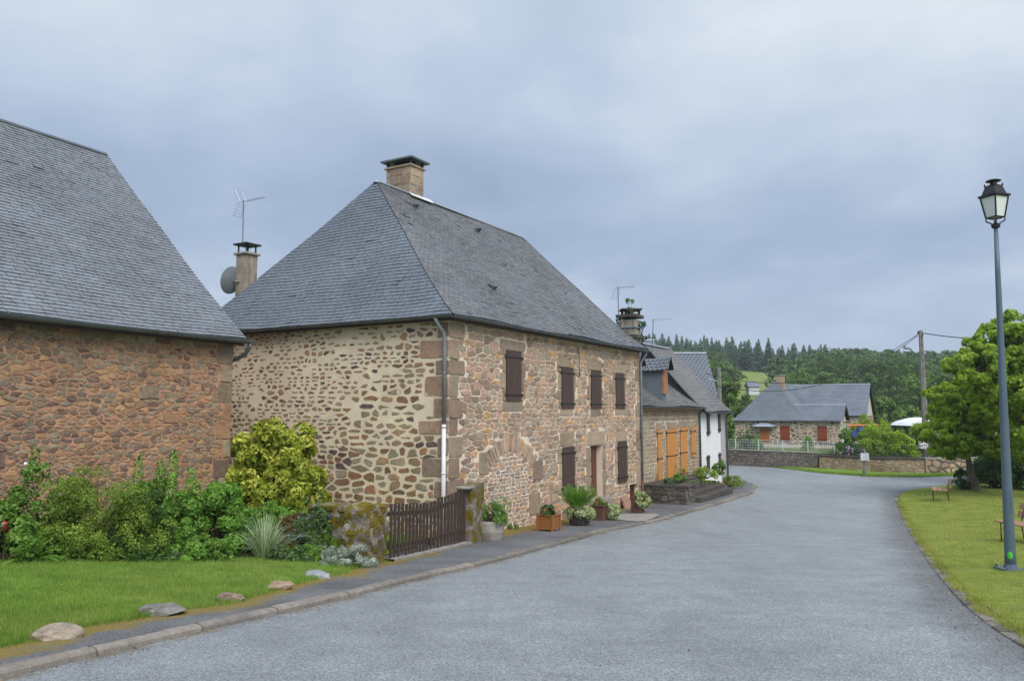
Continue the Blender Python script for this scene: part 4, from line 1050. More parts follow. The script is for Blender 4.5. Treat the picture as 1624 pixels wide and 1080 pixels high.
# ================================================================== BARN on the left
ba = R(26.5); bu = (math.sin(ba), math.cos(ba)); bv = (-math.cos(ba), math.sin(ba))
bx = ray(366, 650)[0] * 20
BF = Frame((bx, 20), neg(bu), bv)          # s runs from the far corner towards us
BL = 15.5; BW = 11.0
bze = EYE + ray(385, 541)[1] * 19.9; print('barn eave', bze)
barn = empty('stone_barn', BF.pt(BL / 2, BW / 2, -2.2), 'low reddish rubble-stone barn with a tall slate roof behind the flower bed', 'barn')
mb = MB(); wall_plane(mb, BF, 0, BL, -2.3, bze + .1)
bq = []; z = -2.3; i = 0
while z < bze - .05:
    h = random.uniform(.32, .55); w_ = (.26, .45)[i % 2] + random.uniform(-.05, .12); bq.append((.0, w_, z + .01, min(bze, z + h) - .01)); z += h; i += 1
for (sx, zx, w_, h) in ((6.1, .95, .45, .33), (5.6, .55, .4, .3), (2.2, 1.9, .5, .3), (1.6, 1.35, .45, .26)): bq.append((sx, sx + w_, zx, zx + h))
z = bze - .28
s = .7
while s < BL: w_ = random.uniform(.25, .6); bq.append((s, s + w_ - .015, bze - .22 + random.uniform(-.05, .03), bze - .02)); s += w_
rubble(mb, BF, 0, BL, -2.3, bze, (.045, .15), (.10, .42), .006, bq, 1, .017, jit=.22, rough=.011, roundk=.15, asp=1.9, shrink=lambda s, z: (max(.5, min(1, random.gauss(.93, .09))), max(.45, min(1, random.gauss(.90, .12)))), zskip=lambda s, z: z < -1.6)
for q in bq: block(mb, BF, *q, .028, 1, random.choice((.55, .25, .95, .05, .45)), jit=.03)
b2 = Frame(BF.pt(0, 0, 0)[:2], bv, neg(bu)); gw = [b2.pt(0, 0, -2.3), b2.pt(BW, 0, -2.3), b2.pt(BW, 0, bze), b2.pt(BW / 2, 0, bze + 5.0), b2.pt(0, 0, bze)]
mb.add(gw, [(0, 1, 2, 3, 4)]); b3 = Frame(BF.pt(BL, 0, 0)[:2], bv, bu); mb.add([b3.pt(0, 0, -2.3), b3.pt(BW, 0, -2.3), b3.pt(BW, 0, bze), b3.pt(BW / 2, 0, bze + 5.0), b3.pt(0, 0, bze)], [(0, 1, 2, 3, 4)])
wall_plane(mb, BF, 0, BL, -2.3, bze, t=BW)
rubble(mb, b2, 0, BW, -1.8, bze, (.14, .28), (.2, .45), .01, bq[:1], 1, .02)
mb.build('wall', [M['barn_mortar'], M['barn_stone']], barn)
bo = .35; ridz = EYE + ray(143, 243)[1] * (BF.pt(0, BW / 2, 0).y - .0); print('barn ridge', ridz)
mb = MB(); BA = BF.pt(BL, -bo, 0)[:2]
ptB = roof_face(mb, BA, bu, bv, BW / 2 + bo, bze + .06, ridz - bze - .06, prof_fn(.03, 7), [(0, 0), (BL + .12, 0), (BL + .12, 1), (0, 1)], .125, .26)
BB = BF.pt(-.12, BW + bo, 0)[:2]
roof_face(mb, BB, neg(bu), neg(bv), BW / 2 + bo, bze + .06, ridz - bze - .06, prof_fn(.03, 7), [(0, 0), (BL + .12, 0), (BL + .12, 1), (0, 1)], .3, .4)
br = mb.build('roof', [M['slate_barn'], M['felt']], barn)
mb = MB(); ridge_strip(mb, [ptB(0, 1), ptB(BL + .12, 1)], .09); mb.build('ridge_flashing', M['zinc'], br)
mb = MB(); BF.box(mb, -.05, BL, -bo + .03, -bo + .06, bze - .12, bze + .06); BF.box(mb, 0, BL, -bo + .06, 0, bze - .06, bze - .04); mb.build('fascia', M['fascia'], barn)
mb = MB(); gutter(mb, BF.pt(BL, -bo - .05, bze + .04), BF.pt(-.28, -bo - .05, bze + .02), .085); mb.build('gutter', M['zinc'], barn)
mb = MB(); mb.tube([BF.pt(-.2, -bo - .05, bze - .04), BF.pt(-.2, -bo - .03, bze - .16), BF.pt(-.18, -bo + .1, bze - .34), BF.pt(-.10, -.02, bze - .45), BF.pt(-.10, .25, bze - .52), BF.pt(-.1, .3, bze - .9), BF.pt(-.1, .3, -2)], .055, 10); mb.build('downpipe', M['zinc'], barn, smooth=True)

# ================================================================== LOW HOUSE WITH ORANGE SHUTTERS
F2 = Frame(FR.pt(0, .28, 0)[:2], UU, VV)
e2 = F2.hit(1108.5, 700)[0]; s2a = LEN + .02
ze2 = F2.hit(1065, 645.5)[1]; print('house2', s2a, e2, ze2)
h2 = empty('low_stone_house', F2.pt((s2a + e2) / 2, 3, ZB), 'low single-storey stone house with orange wooden shutters, a dormer and a terrace in front', 'house')
osh = [rectpx(F2, *q) for q in ((1041.3, 1047.4, 681, 771), (1056, 1071.5, 680.6, 764), (1077.4, 1087.4, 678, 756), (1094.5, 1100.6, 677, 725))]
W2 = 6.4
mb = MB(); wall_plane(mb, F2, s2a, e2, ZB, ze2)
l2 = [(a - .12, b + .12, d_ + .01, d_ + .30) for a, b, c, d_ in osh]; l2 += [(a - .3, a - .02, c + i * .5, c + i * .5 + .47) for a, b, c, d_ in osh for i in range(2)]
rubble(mb, F2, s2a, e2, ZB, ze2 - .05, (.15, .20), (.20, .36), .013, l2 + osh, 1, .018, jit=.05, rough=.003, roundk=.1, drop=0)
for q in l2: block(mb, F2, *q, .026, 2)
wall_plane(mb, F2, s2a, e2, ZB, ze2, t=W2)
mb.build('wall', [M['house2_mortar'], M['house2_stone'], M['quoin']], h2)
for i, q in enumerate(osh): shutter(F2, *q, M['shutter_orange'], h2, boards=(2, 5, 3, 2)[i], straps=(.06, .48, .93) if i < 3 else (.12, .85), proj=.04)
mb = MB(); a, b, c, d_ = osh[0]; F2.box(mb, a - .1, b + .1, -.12, 0, c - .32, c - .02); mb.cut(); a, b, c, d_ = osh[1]; F2.box(mb, a - .1, b + .1, -.12, 0, c - .35, c - .02); mb.build('sill', M['render_white'], h2)
mb = MB(); F2.box(mb, s2a, e2, -.28, -.24, ze2 - .16, ze2); F2.box(mb, s2a, e2, -.24, 0, ze2 - .14, ze2 - .12); mb.build('fascia', M['pine'], h2)
F3 = Frame(FR.pt(0, .22, 0)[:2], UU, VV); W3 = 6.0
rs0, rz0 = F3.hit(1022, 545, W3 / 2); rs1, rz1 = F3.hit(1063, 559, W3 / 2); print('ridge3', rs0, rz0, rs1, rz1)
rz2 = 4.1
mb = MB(); A = F2.pt(s2a - .1, -.32, 0)[:2]
pt2 = roof_face(mb, A, UU, VV, W2 / 2 + .32, ze2 + .02, rz2 - ze2, prof_fn(.04, 8), [(0, 0), (e2 - s2a + .12, 0), (e2 - s2a + .12, 1), (0, 1)], .11, .21)
Ab = F2.pt(e2, W2 + .3, 0)[:2]; roof_face(mb, Ab, neg(UU), neg(VV), W2 / 2 + .3, ze2 + .02, rz2 - ze2, prof_fn(.04, 8), [(0, 0), (e2 - s2a + .1, 0), (e2 - s2a + .1, 1), (0, 1)], .3, .4)
r2 = mb.build('roof', [M['slate_brown'], M['felt']], h2)
mb = MB(); gutter(mb, F2.pt(s2a, -.36, ze2), F2.pt(e2 - .02, -.36, ze2 - .02), .07); mb.build('gutter', M['zinc'], h2)
mb = MB(); mb.tube([F2.pt(e2 - .06, -.3, ze2 - .05), F2.pt(e2 - .06, -.09, ze2 - .35), F2.pt(e2 - .06, -.09, -1.9)], .045, 8); mb.cut(); mb.tube([F2.pt(s2a + .25, -.3, ze2 - .05), F2.pt(s2a + .15, -.09, ze2 - .35), F2.pt(s2a + .1, -.09, -1.9)], .045, 8); mb.build('downpipe', M['zinc'], h2, smooth=True)
# dormers: cheeks and slate gablet
def dormer(fr, root, s0, s1, t0, zb, zt, depth):
    mb = MB(); fr.box(mb, s0 + .02, s1 - .02, t0 + .05, t0 + depth, zb - .4, zt, 0); o = mb.build('dormer', [M['slate']], root)
    mb = MB(); fr.box(mb, s0, s0 + .12, t0 - .04, t0 + .05, zb - .1, zt); fr.box(mb, s1 - .12, s1, t0 - .04, t0 + .05, zb - .1, zt); fr.box(mb, s0 + .12, s1 - .12, t0 - .02, t0 + .04, zb - .1, zt); mb.build('dormer_shutter', M['pine'], o)
    mb = MB(); sc = (s0 + s1) / 2; hh = .62
    roof_face(mb, fr.pt(s0 - .16, t0 + depth, 0)[:2], -fr.v, fr.u, sc - s0 + .16, zt - .02, hh, lambda q: q, [(0, 0), (depth + .3, 0), (depth + .3, 1), (0, 1)], .16, .22, True)
    roof_face(mb, fr.pt(s1 + .16, t0 - .3, 0)[:2], fr.v, -fr.u, sc - s0 + .16, zt - .02, hh, lambda q: q, [(0, 0), (depth + .3, 0), (depth + .3, 1), (0, 1)], .16, .22, True)
    mb.add([fr.pt(s0 - .1, t0 + .04, zt), fr.pt(s1 + .1, t0 + .04, zt), fr.pt(sc, t0 + .04, zt + hh - .04)], [(0, 1, 2)], 1)
    mb.build('dormer_roof', [M['slate_blue'], M['felt']], o)
t_d = .15
d0, dzb = F2.hit(1052, 621, t_d); d1, dzt = F2.hit(1059, 585, t_d)
zt_ = F2.hit(1052, 586, t_d)[1]
print('dormer', d0, d1, dzb, zt_)
dormer(F2, h2, d0, d0 + .5, t_d, dzb, zt_, 2.4)
dormer(F2, h2, d0 - 3.55, d0 - 3.05, t_d, dzb, zt_, 2.4)
# chimney with ivy
cy = FR.pt(LEN + 1.6, WID / 2 - 1.0, 0).y
cyY = 33.6
def cbox(x0, x1, yt, yb, Yc, name, mat, root, dep=.5, bevel=.02):
    mb = MB(); A = P(x0, yt, Yc); B = P(x1, yb, Yc); c = (A + B) / 2; hwid = (B.x - A.x) / 2; fr = Frame((c.x, c.y), (UU[0], UU[1]), VV)
    k = hwid / 1.15; fr.box(mb, -k, k, -k, k, B.z, A.z); return mb.build(name, mat, root, bevel=bevel)
cc_ = cbox(984, 1015, 508, 600, cyY, 'chimney', M['chimney_render'], h2)
cbox(979, 1019, 500, 505, cyY, 'chimney_ledge', M['old_stone'], cc_); cbox(981, 1019, 532, 538, cyY, 'chimney_ledge', M['old_stone'], cc_)
cbox(982, 1017, 519.5, 521, cyY, 'strap', M['zinc_light'], cc_, bevel=0)
mb = MB(); ct = P(1000, 500, cyY)
for q in ((-.35, .1), (.35, -.1), (.0, .35), (0, -.35)): mb.box(ct + Vector((q[0], q[1], .10)), (.05, 0, 0), (0, .05, 0), (0, 0, .1))
mb.box(ct + Vector((0, 0, .23)), (.45, 0, 0), (0, .42, 0), (0, 0, .03)); mb.build('chimney_cap', M['old_stone'], cc_)
yagi(cc_, P(981, 510, cyY - .3), P(980, 455, cyY - .3), P(1011, 454, cyY - 1.2) - P(980, 457, cyY - .3), .95)
yagi(h2, P(1034, 560, 37), P(1036, 506, 37), Vector((1, -.3, .05)), .85, refl=False)
def tuft(loc, n, r, ls, mat, name, label, cat, sq=1):
    root = empty(name, loc, label, cat); C, N, sh, cc = clump_points(n, r, r, r * 1.6 * sq, 9, r * .4, False); V, Fq = leafquads(C, N, ls, ls * .5)
    mesh_np('foliage', V + np.array(loc), Fq, rng.random(n), mat, root)
    mb = MB()
    for k in range(7): mb.tube([Vector(loc) - Vector((0, 0, r * .5)), Vector(loc) + Vector(cc[k])], [.012, .005], 4)
    mb.build('stem', M['bark_dark'], root); return root
tuft(P(999, 492, cyY), 500, .36, .11, M['leaf_mid'], 'wild_shrub', 'green weeds growing out of the top of the old ivy-clad chimney', 'shrub', .9)
tuft(P(1018, 526, cyY), 260, .22, .11, M['leaf_dark'], 'ivy', 'dark ivy clump hanging at the right side of the old chimney', 'ivy', 1.6)
tuft(P(981, 522, cyY), 260, .22, .1, M['leaf_dull'], 'ivy', 'pale ivy clump on the left side of the old chimney', 'ivy', 1.6)

# ================================================================== WHITE HOUSE
e3 = F3.hit(1151, 700)[0]; ze3 = F3.hit(1130, 653)[1]; print('house3', e2, e3, ze3)
h3 = empty('white_house', F3.pt((e2 + e3) / 2, 3, ZB), 'white rendered two-storey house with narrow brown shutters past the orange-shuttered one', 'house')
mb = MB(); sg = F3.hit(1143, 700)[0]
wall_plane(mb, F3, e2 + .02, sg, ZB, ze3); wall_plane(mb, F3, sg, e3, ZB, ze3, m=1)
s3 = Frame(F3.pt(e3, 0, 0)[:2], VV, neg(UU)); s3b = Frame(F3.pt(e2 + .02, 0, 0)[:2], VV, UU)
for f in (s3, s3b): mb.add([f.pt(0, 0, ZB), f.pt(W3, 0, ZB), f.pt(W3, 0, ze3), f.pt(W3 / 2, 0, rz0 - .3), f.pt(0, 0, ze3)], [(0, 1, 2, 3, 4)])
wall_plane(mb, F3, e2 + .02, e3, ZB, ze3, t=W3)
mb.build('wall', [M['render_white'], M['render_grey']], h3)
for q in ((1120, 1123.8, 653.5, 690), (1138.2, 1141, 655, 685), (1120.4, 1124, 722, 749), (1139.2, 1141.6, 718, 743)): shutter(F3, *rectpx(F3, *q), M['shutter'], h3, boards=2, proj=.05)
mb = MB(); A = F3.pt(e2 - .1, -.34, 0)[:2]; Lr3 = e3 - e2 + .4; r1s = rs1 - e2 + .1
pt3 = roof_face(mb, A, UU, VV, W3 / 2 + .34, ze3 + .02, rz0 - ze3, prof_fn(.05, 8), [(0, 0), (Lr3, 0), (min(Lr3 - .6, max(1.5, r1s)), 1), (0, 1)], .12, .22)
rr1 = min(Lr3 - .6, max(1.5, r1s))
A = F3.pt(e2 - .1 + Lr3, W3 + .34, 0)[:2]; roof_face(mb, A, neg(UU), neg(VV), W3 / 2 + .34, ze3 + .02, rz0 - ze3, prof_fn(.05, 8), [(0, 0), (Lr3, 0), (Lr3, 1), (Lr3 - rr1, 1)], .25, .4)
A = F3.pt(e2 - .1 + Lr3, -.34, 0)[:2]; w3r = W3 + .68; roof_face(mb, A, VV, neg(UU), Lr3 - rr1, ze3 + .02, rz0 - ze3, prof_fn(.05, 8), [(0, 0), (w3r, 0), (w3r / 2 + .01, 1), (w3r / 2 - .01, 1)], .2, .3)
r3 = mb.build('roof', [M['slate_brown'], M['felt']], h3)
mb = MB(); ridge_strip(mb, [pt3(0, 1), pt3(rr1, 1)], .12); mb.build('ridge_flashing', M['zinc_light'], r3)
mb = MB(); mb.tube([pt3(-.02, q, .01) for q in np.linspace(0, 1, 10)], .05, 5); mb.add([pt3(0, 0, 0), pt3(0, .5, 0), pt3(0, 1, 0), pt3(0, 1, 0) - Vector((0, 0, .9)), pt3(0, .5, 0) - Vector((0, 0, .5)), pt3(0, 0, 0) - Vector((0, 0, .12))], [(0, 1, 2, 3, 4, 5)]); mb.build('verge_board', M['felt'], r3)
mb = MB(); gutter(mb, F3.pt(e2 + .02, -.38, ze3), F3.pt(e3 + .3, -.38, ze3 - .02), .065); mb.build('gutter', M['zinc'], h3)
mb = MB(); mb.tube([F3.pt(e3 + .05, -.3, ze3 - .03), F3.pt(e3 - .05, -.09, ze3 - .3), F3.pt(e3 - .05, -.09, -2.3)], .05, 8); mb.build('downpipe', M['zinc'], h3, smooth=True)

# ================================================================== HOUSE BEHIND WITH SCALLOPED SLATES
def plain_house(name, label, origin, ang, L, W, zb, ze, zr, roofmat, wallmat, scallop, course=.2, sw=.3):
    u = (math.sin(ang), math.cos(ang)); v = (-math.cos(ang), math.sin(ang)); fr = Frame(origin, u, v)
    root = empty(name, fr.pt(L / 2, W / 2, zb), label, 'house'); mb = MB()
    wall_plane(mb, fr, 0, L, zb, ze); wall_plane(mb, fr, 0, L, zb, ze, t=W)
    for s in (0, L): mb.add([fr.pt(s, 0, zb), fr.pt(s, W, zb), fr.pt(s, W, ze), fr.pt(s, W / 2, zr - .1), fr.pt(s, 0, ze)], [(0, 1, 2, 3, 4)])
    mb.build('wall', wallmat, root)
    mb = MB(); o_ = .3
    p = roof_face(mb, fr.pt(-.15, -o_, 0)[:2], u, v, W / 2 + o_, ze, zr - ze, prof_fn(.03, 8), [(0, 0), (L + .3, 0), (L + .3, 1), (0, 1)], course, sw, scallop)
    roof_face(mb, fr.pt(L + .15, W + o_, 0)[:2], neg(u), neg(v), W / 2 + o_, ze, zr - ze, prof_fn(.03, 8), [(0, 0), (L + .3, 0), (L + .3, 1), (0, 1)], .3, .4)
    r = mb.build('roof', [roofmat, M['felt']], root)
    mb = MB(); ridge_strip(mb, [p(0, 1), p(L + .3, 1)], .1); mb.build('ridge_flashing', M['zinc_light'], r)
    mb = MB(); gutter(mb, fr.pt(-.1, -o_ - .04, ze - .02), fr.pt(L + .1, -o_ - .04, ze - .03), .08); mb.build('gutter', M['zinc'], root)
    return root, fr, p
Yh = 54; xr_ = ray(1119, 560)[0] * 56.8
zr5 = EYE + ray(1090, 560)[1] * 56.8
h5, f5, _ = plain_house('grey_house', 'grey house behind the white one showing only a steep roof of scalloped blue slates', (xr_ - 10, 53), R(88), 10.0, 6.8, -2.3, 1.6, zr5, M['slate_blue'], M['render_grey'], True, .22, .30)
xr_ = ray(1035, 538)[0] * 50
plain_house('village_house', 'distant slate roof just above the dormer beside the old chimney', (xr_ - 6, 47), R(88), 6.0, 5, -2.3, 3.2, EYE + ray(1030, 538)[1] * 49.5, M['slate_blue'], M['render_grey'], False, .25, .35)

# ================================================================== FAR STONE HOUSE ACROSS THE JUNCTION
fa = R(31); fu = (math.cos(fa), -math.sin(fa)); fv = (math.sin(fa), math.cos(fa))
Yf = 84.0; fo_ = P(1166, 690, Yf); FF = Frame((fo_.x, fo_.y), fu, fv)
zef = FF.hit(1230, 667)[1]; zbf = -2.4
wA = FF.hit(1277, 667)[0]; wC = FF.hit(1332, 667)[0]
hr, zrA = FF.hit(1219, 606, 1.6); cA = wA / 2; print('far house', wA, wC, zef, zrA)
far = empty('far_house', FF.pt(wA / 2, 4, zbf), 'long stone house with red-brown shutters and grey-blue slate roofs across the junction', 'house')
mb = MB(); DA = 13.0; DC = 4.4
hC = []
wq = [rectpx(FF, *q) for q in ((1237, 1252.5, 675, 699), (1296, 1311.5, 675, 699))]; dq = rectpx(FF, 1205.5, 1220.5, 679, 702)
wall_plane(mb, FF, 0, wC, zbf, zef)
lf = [(a - .25, b + .25, d_ + .02, d_ + .25) for a, b, c, d_ in wq + [dq]] + [(a - .2, b + .2, c - .16, c - .02) for a, b, c, d_ in wq]
rubble(mb, FF, 0, wC, zbf + .5, zef - .05, (.2, .34), (.3, .75), .03, lf + wq + [dq], 1, .02, jit=.2)
for q in lf: block(mb, FF, *q, .03, 2)
sC = Frame(FF.pt(wC, 0, 0)[:2], fv, neg(fu)); sL = Frame(FF.pt(0, 0, 0)[:2], fv, fu)
zrC = FF.hit(1300, 641.5, DC / 2)[1]
mb.add([sC.pt(0, 0, zbf), sC.pt(DC, 0, zbf), sC.pt(DC, 0, zef), sC.pt(DC / 2, 0, zrC - .1), sC.pt(0, 0, zef)], [(0, 1, 2, 3, 4)])
wall_plane(mb, sL, 0, DA, zbf, zef); 
mb.build('wall', [M['far_mortar'], M['far_stone'], M['concrete']], far)
for q in wq: shutter(FF, *q, M['shutter_red'], far, boards=3, proj=0)
shutter(FF, *dq, M['door_far'], far, boards=3, proj=0)
mb = MB(); a, b, c, d_ = dq; v = [FF.pt(a - .9, -.02, d_ + .35), FF.pt(b + .9, -.02, d_ + .35), FF.pt(b + .6, -.8, d_ + .2), FF.pt(a - .6, -.8, d_ + .2), FF.pt((a + b) / 2, -.02, d_ + .75)]
mb.add(v, [(0, 3, 4), (3, 2, 4), (2, 1, 4), (0, 1, 2, 3)]); mb.build('porch_canopy', M['zinc_light'], far)
mb = MB(); o_ = .3
sA = roof_face(mb, FF.pt(-o_, -o_, 0)[:2], fu, fv, 2.2, zef + .02, zrA - zef, prof_fn(.05, 8), [(0, 0), (wA + 2 * o_, 0), (cA + o_ + .01, 1), (cA + o_ - .01, 1)], .22, .34)
# right and left slopes of the deep block
roof_face(mb, FF.pt(wA + o_, -o_, 0)[:2], fv, neg(fu), cA + o_, zef + .02, zrA - zef, prof_fn(.05, 8), [(0, 0), (DA, 0), (DA, 1), (2.2, 1)], .22, .34)
roof_face(mb, FF.pt(-o_, DA - o_, 0)[:2], neg(fv), fu, cA + o_, zef + .02, zrA - zef, prof_fn(.05, 8), [(0, 0), (DA, 0), (DA - 2.2, 1), (0, 1)], .22, .34)
rA = mb.build('roof', [M['slate_blue'], M['felt']], far)
mb = MB(); roof_face(mb, FF.pt(wA - 2.6, -o_ - .0, 0)[:2], fu, fv, DC / 2 + o_, zef + .03, zrC - zef, prof_fn(.03, 8), [(0, 0), (wC - wA + 2.95, 0), (wC - wA + 2.95, 1), (.5, 1)], .22, .34)
roof_face(mb, FF.pt(wC + .35, DC + o_, 0)[:2], neg(fu), neg(fv), DC / 2 + o_, zef + .03, zrC - zef, prof_fn(.03, 8), [(0, 0), (4, 0), (4, 1), (0, 1)], .3, .4)
rC = mb.build('wing_roof', [M['slate_blue'], M['felt']], far)
# second block, its ridge parallel with the front, its right gable towards us
tB = 8.2; wB1 = FF.hit(1376, 609, tB + 3.8)[0]; zrB = FF.hit(1300, 610, tB + 3.8)[1]; zeB = FF.hit(1360, 659, tB)[1]; print('B', wB1, zrB, zeB)
mb = MB(); BFf = Frame(FF.pt(0, tB, 0)[:2], fu, fv)
wall_plane(mb, BFf, wA - 1, wB1, zbf, zeB); sB = Frame(BFf.pt(wB1, 0, 0)[:2], fv, neg(fu))
mb.add([sB.pt(0, 0, zbf), sB.pt(7.6, 0, zbf), sB.pt(7.6, 0, zeB), sB.pt(3.8, 0, zrB - .1), sB.pt(0, 0, zeB)], [(0, 1, 2, 3, 4)])
rubble(mb, BFf, wA, wB1, zbf + .8, zeB - .05, (.2, .34), (.3, .7), .03, (), 1, .02); rubble(mb, sB, 0, 7.6, zbf + .8, zeB, (.2, .34), (.3, .7), .03, (), 1, .02)
mb.build('rear_wall', [M['far_mortar'], M['far_stone']], far)
mb = MB(); pB = roof_face(mb, BFf.pt(cA - 1.5, -o_, 0)[:2], fu, fv, 4.1, zeB + .02, zrB - zeB, prof_fn(.03, 8), [(0, 0), (wB1 - cA + 1.8, 0), (wB1 - cA + 1.8, 1), (0, 1)], .22, .34)
roof_face(mb, BFf.pt(wB1 + .3, 7.6 + o_, 0)[:2], neg(fu), neg(fv), 4.1, zeB + .02, zrB - zeB, prof_fn(.03, 8), [(0, 0), (wB1 - cA + 1.8, 0), (wB1 - cA + 1.8, 1), (0, 1)], .3, .4)
rB = mb.build('rear_roof', [M['slate_blue'], M['felt']], far)
mb = MB(); ridge_strip(mb, [pB(1.6, 1), pB(wB1 - cA + 1.8, 1)], .1); mb.build('ridge_flashing', M['zinc_light'], rB)
mb = MB(); ridge_strip(mb, [sA(cA + o_, 1), FF.pt(cA, 12.4, zrA)], .1); mb.build('ridge_flashing', M['zinc_light'], rA)
mb = MB(); ridge_strip(mb, [FF.pt(wA - 1.6, DC / 2, zrC), FF.pt(wC + .33, DC / 2, zrC)], .1)
mb.tube([FF.pt(wA - 1.7, DC / 2 - .1, zrC + .02), FF.pt(wA + .1, -.2, zef + .1)], .07, 5); mb.build('ridge_flashing', M['zinc_light'], rC)
mb = MB(); sC.box(mb, -.3, DC + .3, -.34, -.3, zef - .2, zef - .05)
mb.add([sC.pt(-o_, -.33, zef - .15), sC.pt(-o_, -.33, zef + .05), sC.pt(DC / 2, -.33, zrC + .03), sC.pt(DC / 2, -.33, zrC - .25)], [(0, 1, 2, 3)])
mb.add([sC.pt(DC + o_, -.33, zef - .15), sC.pt(DC + o_, -.33, zef + .05), sC.pt(DC / 2, -.33, zrC + .03), sC.pt(DC / 2, -.33, zrC - .25)], [(0, 1, 2, 3)])
mb.build('bargeboard', M['door_wood'], rC)
mb = MB(); cq = P(1239, 612, 0.1); A = FF.hit(1231, 596, 4.6); B = FF.hit(1243.5, 596, 4.6)
FF.box(mb, A[0], B[0], 4.2, 5.0, zrA - 1.0, A[1]); cch = mb.build('chimney', M['quoin'], far, bevel=.03)
mb = MB(); FF.box(mb, A[0] - .08, B[0] + .08, 4.12, 5.08, A[1], A[1] + .08); mb.build('chimney_ledge', M['concrete'], cch)
mb = MB(); FF.box(mb, -o_, wC + .2, -o_ - .06, -o_, zef - .06, zef + .03); mb.build('gutter', M['zinc'], far)

# small hut up in the meadow
ht = P(1196, 617, 200); hb = Frame((ht.x, ht.y), (1, 0), (0, 1)); hz_ = ht.z - 1.5
hut = empty('hut', hb.pt(0, 0, hz_), 'tiny pale hut with a grey roof in the hillside clearing above the far house', 'hut')
mb = MB(); hb.box(mb, -1.3, 1.3, 0, 3, hz_, ht.z + .6); mb.build('wall', M['white_metal'], hut)
mb = MB(); mb.add([hb.pt(-1.7, -.4, ht.z + .6), hb.pt(1.7, -.4, ht.z + .6), hb.pt(1.5, 1.5, ht.z + 2.0), hb.pt(-1.5, 1.5, ht.z + 2.0), hb.pt(-1.7, 3.4, ht.z + .6), hb.pt(1.7, 3.4, ht.z + .6)], [(0, 1, 2, 3), (3, 2, 5, 4), (0, 3, 4), (1, 5, 2)]); mb.build('roof', M['slate_blue'], hut)

# ================================================================== FAR GARDEN WALLS, FENCES
def gwall(name, label, pa, pb, hgt, thick, mats, rh, rw, mort, cope=.08, jit=.2, z_ext=.3, two=True):
    a = Vector(pa); b = Vector(pb); d2 = Vector((b.x - a.x, b.y - a.y)); L = d2.length; u = d2.normalized(); v = Vector((-u.y, u.x))
    if v.y < 0: v = -v
    fr = Frame((a.x, a.y), u, v); zb = min(a.z, b.z) - z_ext; zt = max(a.z, b.z) + hgt
    root = empty(name, fr.pt(L / 2, thick / 2, a.z), label, 'wall'); mb = MB()
    fr.box(mb, 0, L, 0.0, thick, zb, zt)
    rubble(mb, fr, 0, L, zb, zt, rh, rw, mort, (), 1, .03, jit=jit)
    mb.build('wall', mats, root)
    if cope:
        mb = MB(); s = 0
        while s < L: w_ = random.uniform(.5, .9); fr.box(mb, s + .006, min(L, s + w_) - .006, -.05, thick + .05, zt, zt + cope + random.uniform(0, .015)); s += w_
        mb.build('coping', M['concrete'] if cope < .1 else M['old_stone'], root, bevel=.01)
    return fr, L, zt, root
def GV(x, y): # base on the verge
    X, Y = solve(x, y, lambda X, Y: g(Y) + .10); return Vector((X, Y, g(Y) + .08))
pA, pB_, pC, pD, pE = GV(1118, 733), GV(1297, 742.5), GV(1404, 749), GV(1467, 750), GV(1560, 749)
wfa, LA, ztA, _ = gwall('garden_wall', 'long grey rubble garden wall below the white mesh fence at the junction', pA, pB_, .98, .4, [M['dark_mortar'], M['wall_grey']], (.10, .2), (.15, .35), .012)
wfb, LB, ztB, _ = gwall('garden_wall', 'ochre stone garden wall behind the little white direction sign', pB_ + Vector((.05, -.15, 0)), pC, .78, .4, [M['pale_mortar'], M['wall_ochre']], (.12, .26), (.18, .42), .018, .14)
wfc, LC, ztC, _ = gwall('garden_wall', 'ochre stone garden wall topped by a dark railing left of the leaning utility pole', pC, pD, .80, .4, [M['pale_mortar'], M['wall_ochre']], (.12, .26), (.18, .42), .018, .14)
wfd, LD, ztD, _ = gwall('garden_wall', 'wall of large crazy-paved stones with dark joints right of the utility pole', pD + Vector((0, -.06, 0)), pE, .86, .45, [M['dark_mortar'], M['wall_ochre']], (.28, .5), (.35, .7), .045, .08, .6)
# white posts and mesh
fnc = empty('mesh_fence', wfa.pt(LA / 2, .2, ztA), 'white metal mesh fence standing on the long grey garden wall', 'fence')
s = .6; k = 0; posts = []
hF = .78
while s < LA + 2.5: posts.append(s); s += 1.75
for s in posts:
    mb = MB(); mb.tube([wfa.pt(s, .2, ztA), wfa.pt(s, .2, ztA + hF + .04)], .03, 6); mb.build('post', M['white_metal'], fnc)
mb = MB(); s = 0
while s < posts[-1]: mb.tube([wfa.pt(s, .2, ztA + .06), wfa.pt(s, .2, ztA + hF)], .006, 4, cap=False); s += .13
for z in (.06, .24, .42, .6, hF): mb.tube([wfa.pt(0, .2, ztA + z), wfa.pt(posts[-1], .2, ztA + z)], .008, 4, cap=False)
mb.build('mesh_panel', M['white_metal'], fnc)
for fr, L, zt, lab in ((wfb, LB, ztB, 'dark iron railing on the ochre wall behind the white direction sign'), (wfc, LC, ztC, 'dark iron railing on the ochre wall just left of the utility pole'), (wfd, LD, ztD, 'dark iron railing on the crazy-paved wall right of the utility pole')):
    rl = empty('railing', fr.pt(L / 2, .2, zt), lab, 'railing'); mb = MB(); s = .05
    while s < L: mb.tube([fr.pt(s, .2, zt + .1), fr.pt(s, .2, zt + .95)], .010, 4); s += .13
    mb.build('bars', M['iron'], rl); mb = MB()
    for z in (.22, .86): mb.tube([fr.pt(0, .2, zt + z), fr.pt(L, .2, zt + z)], .018, 5)
    mb.build('rail', M['iron'], rl)

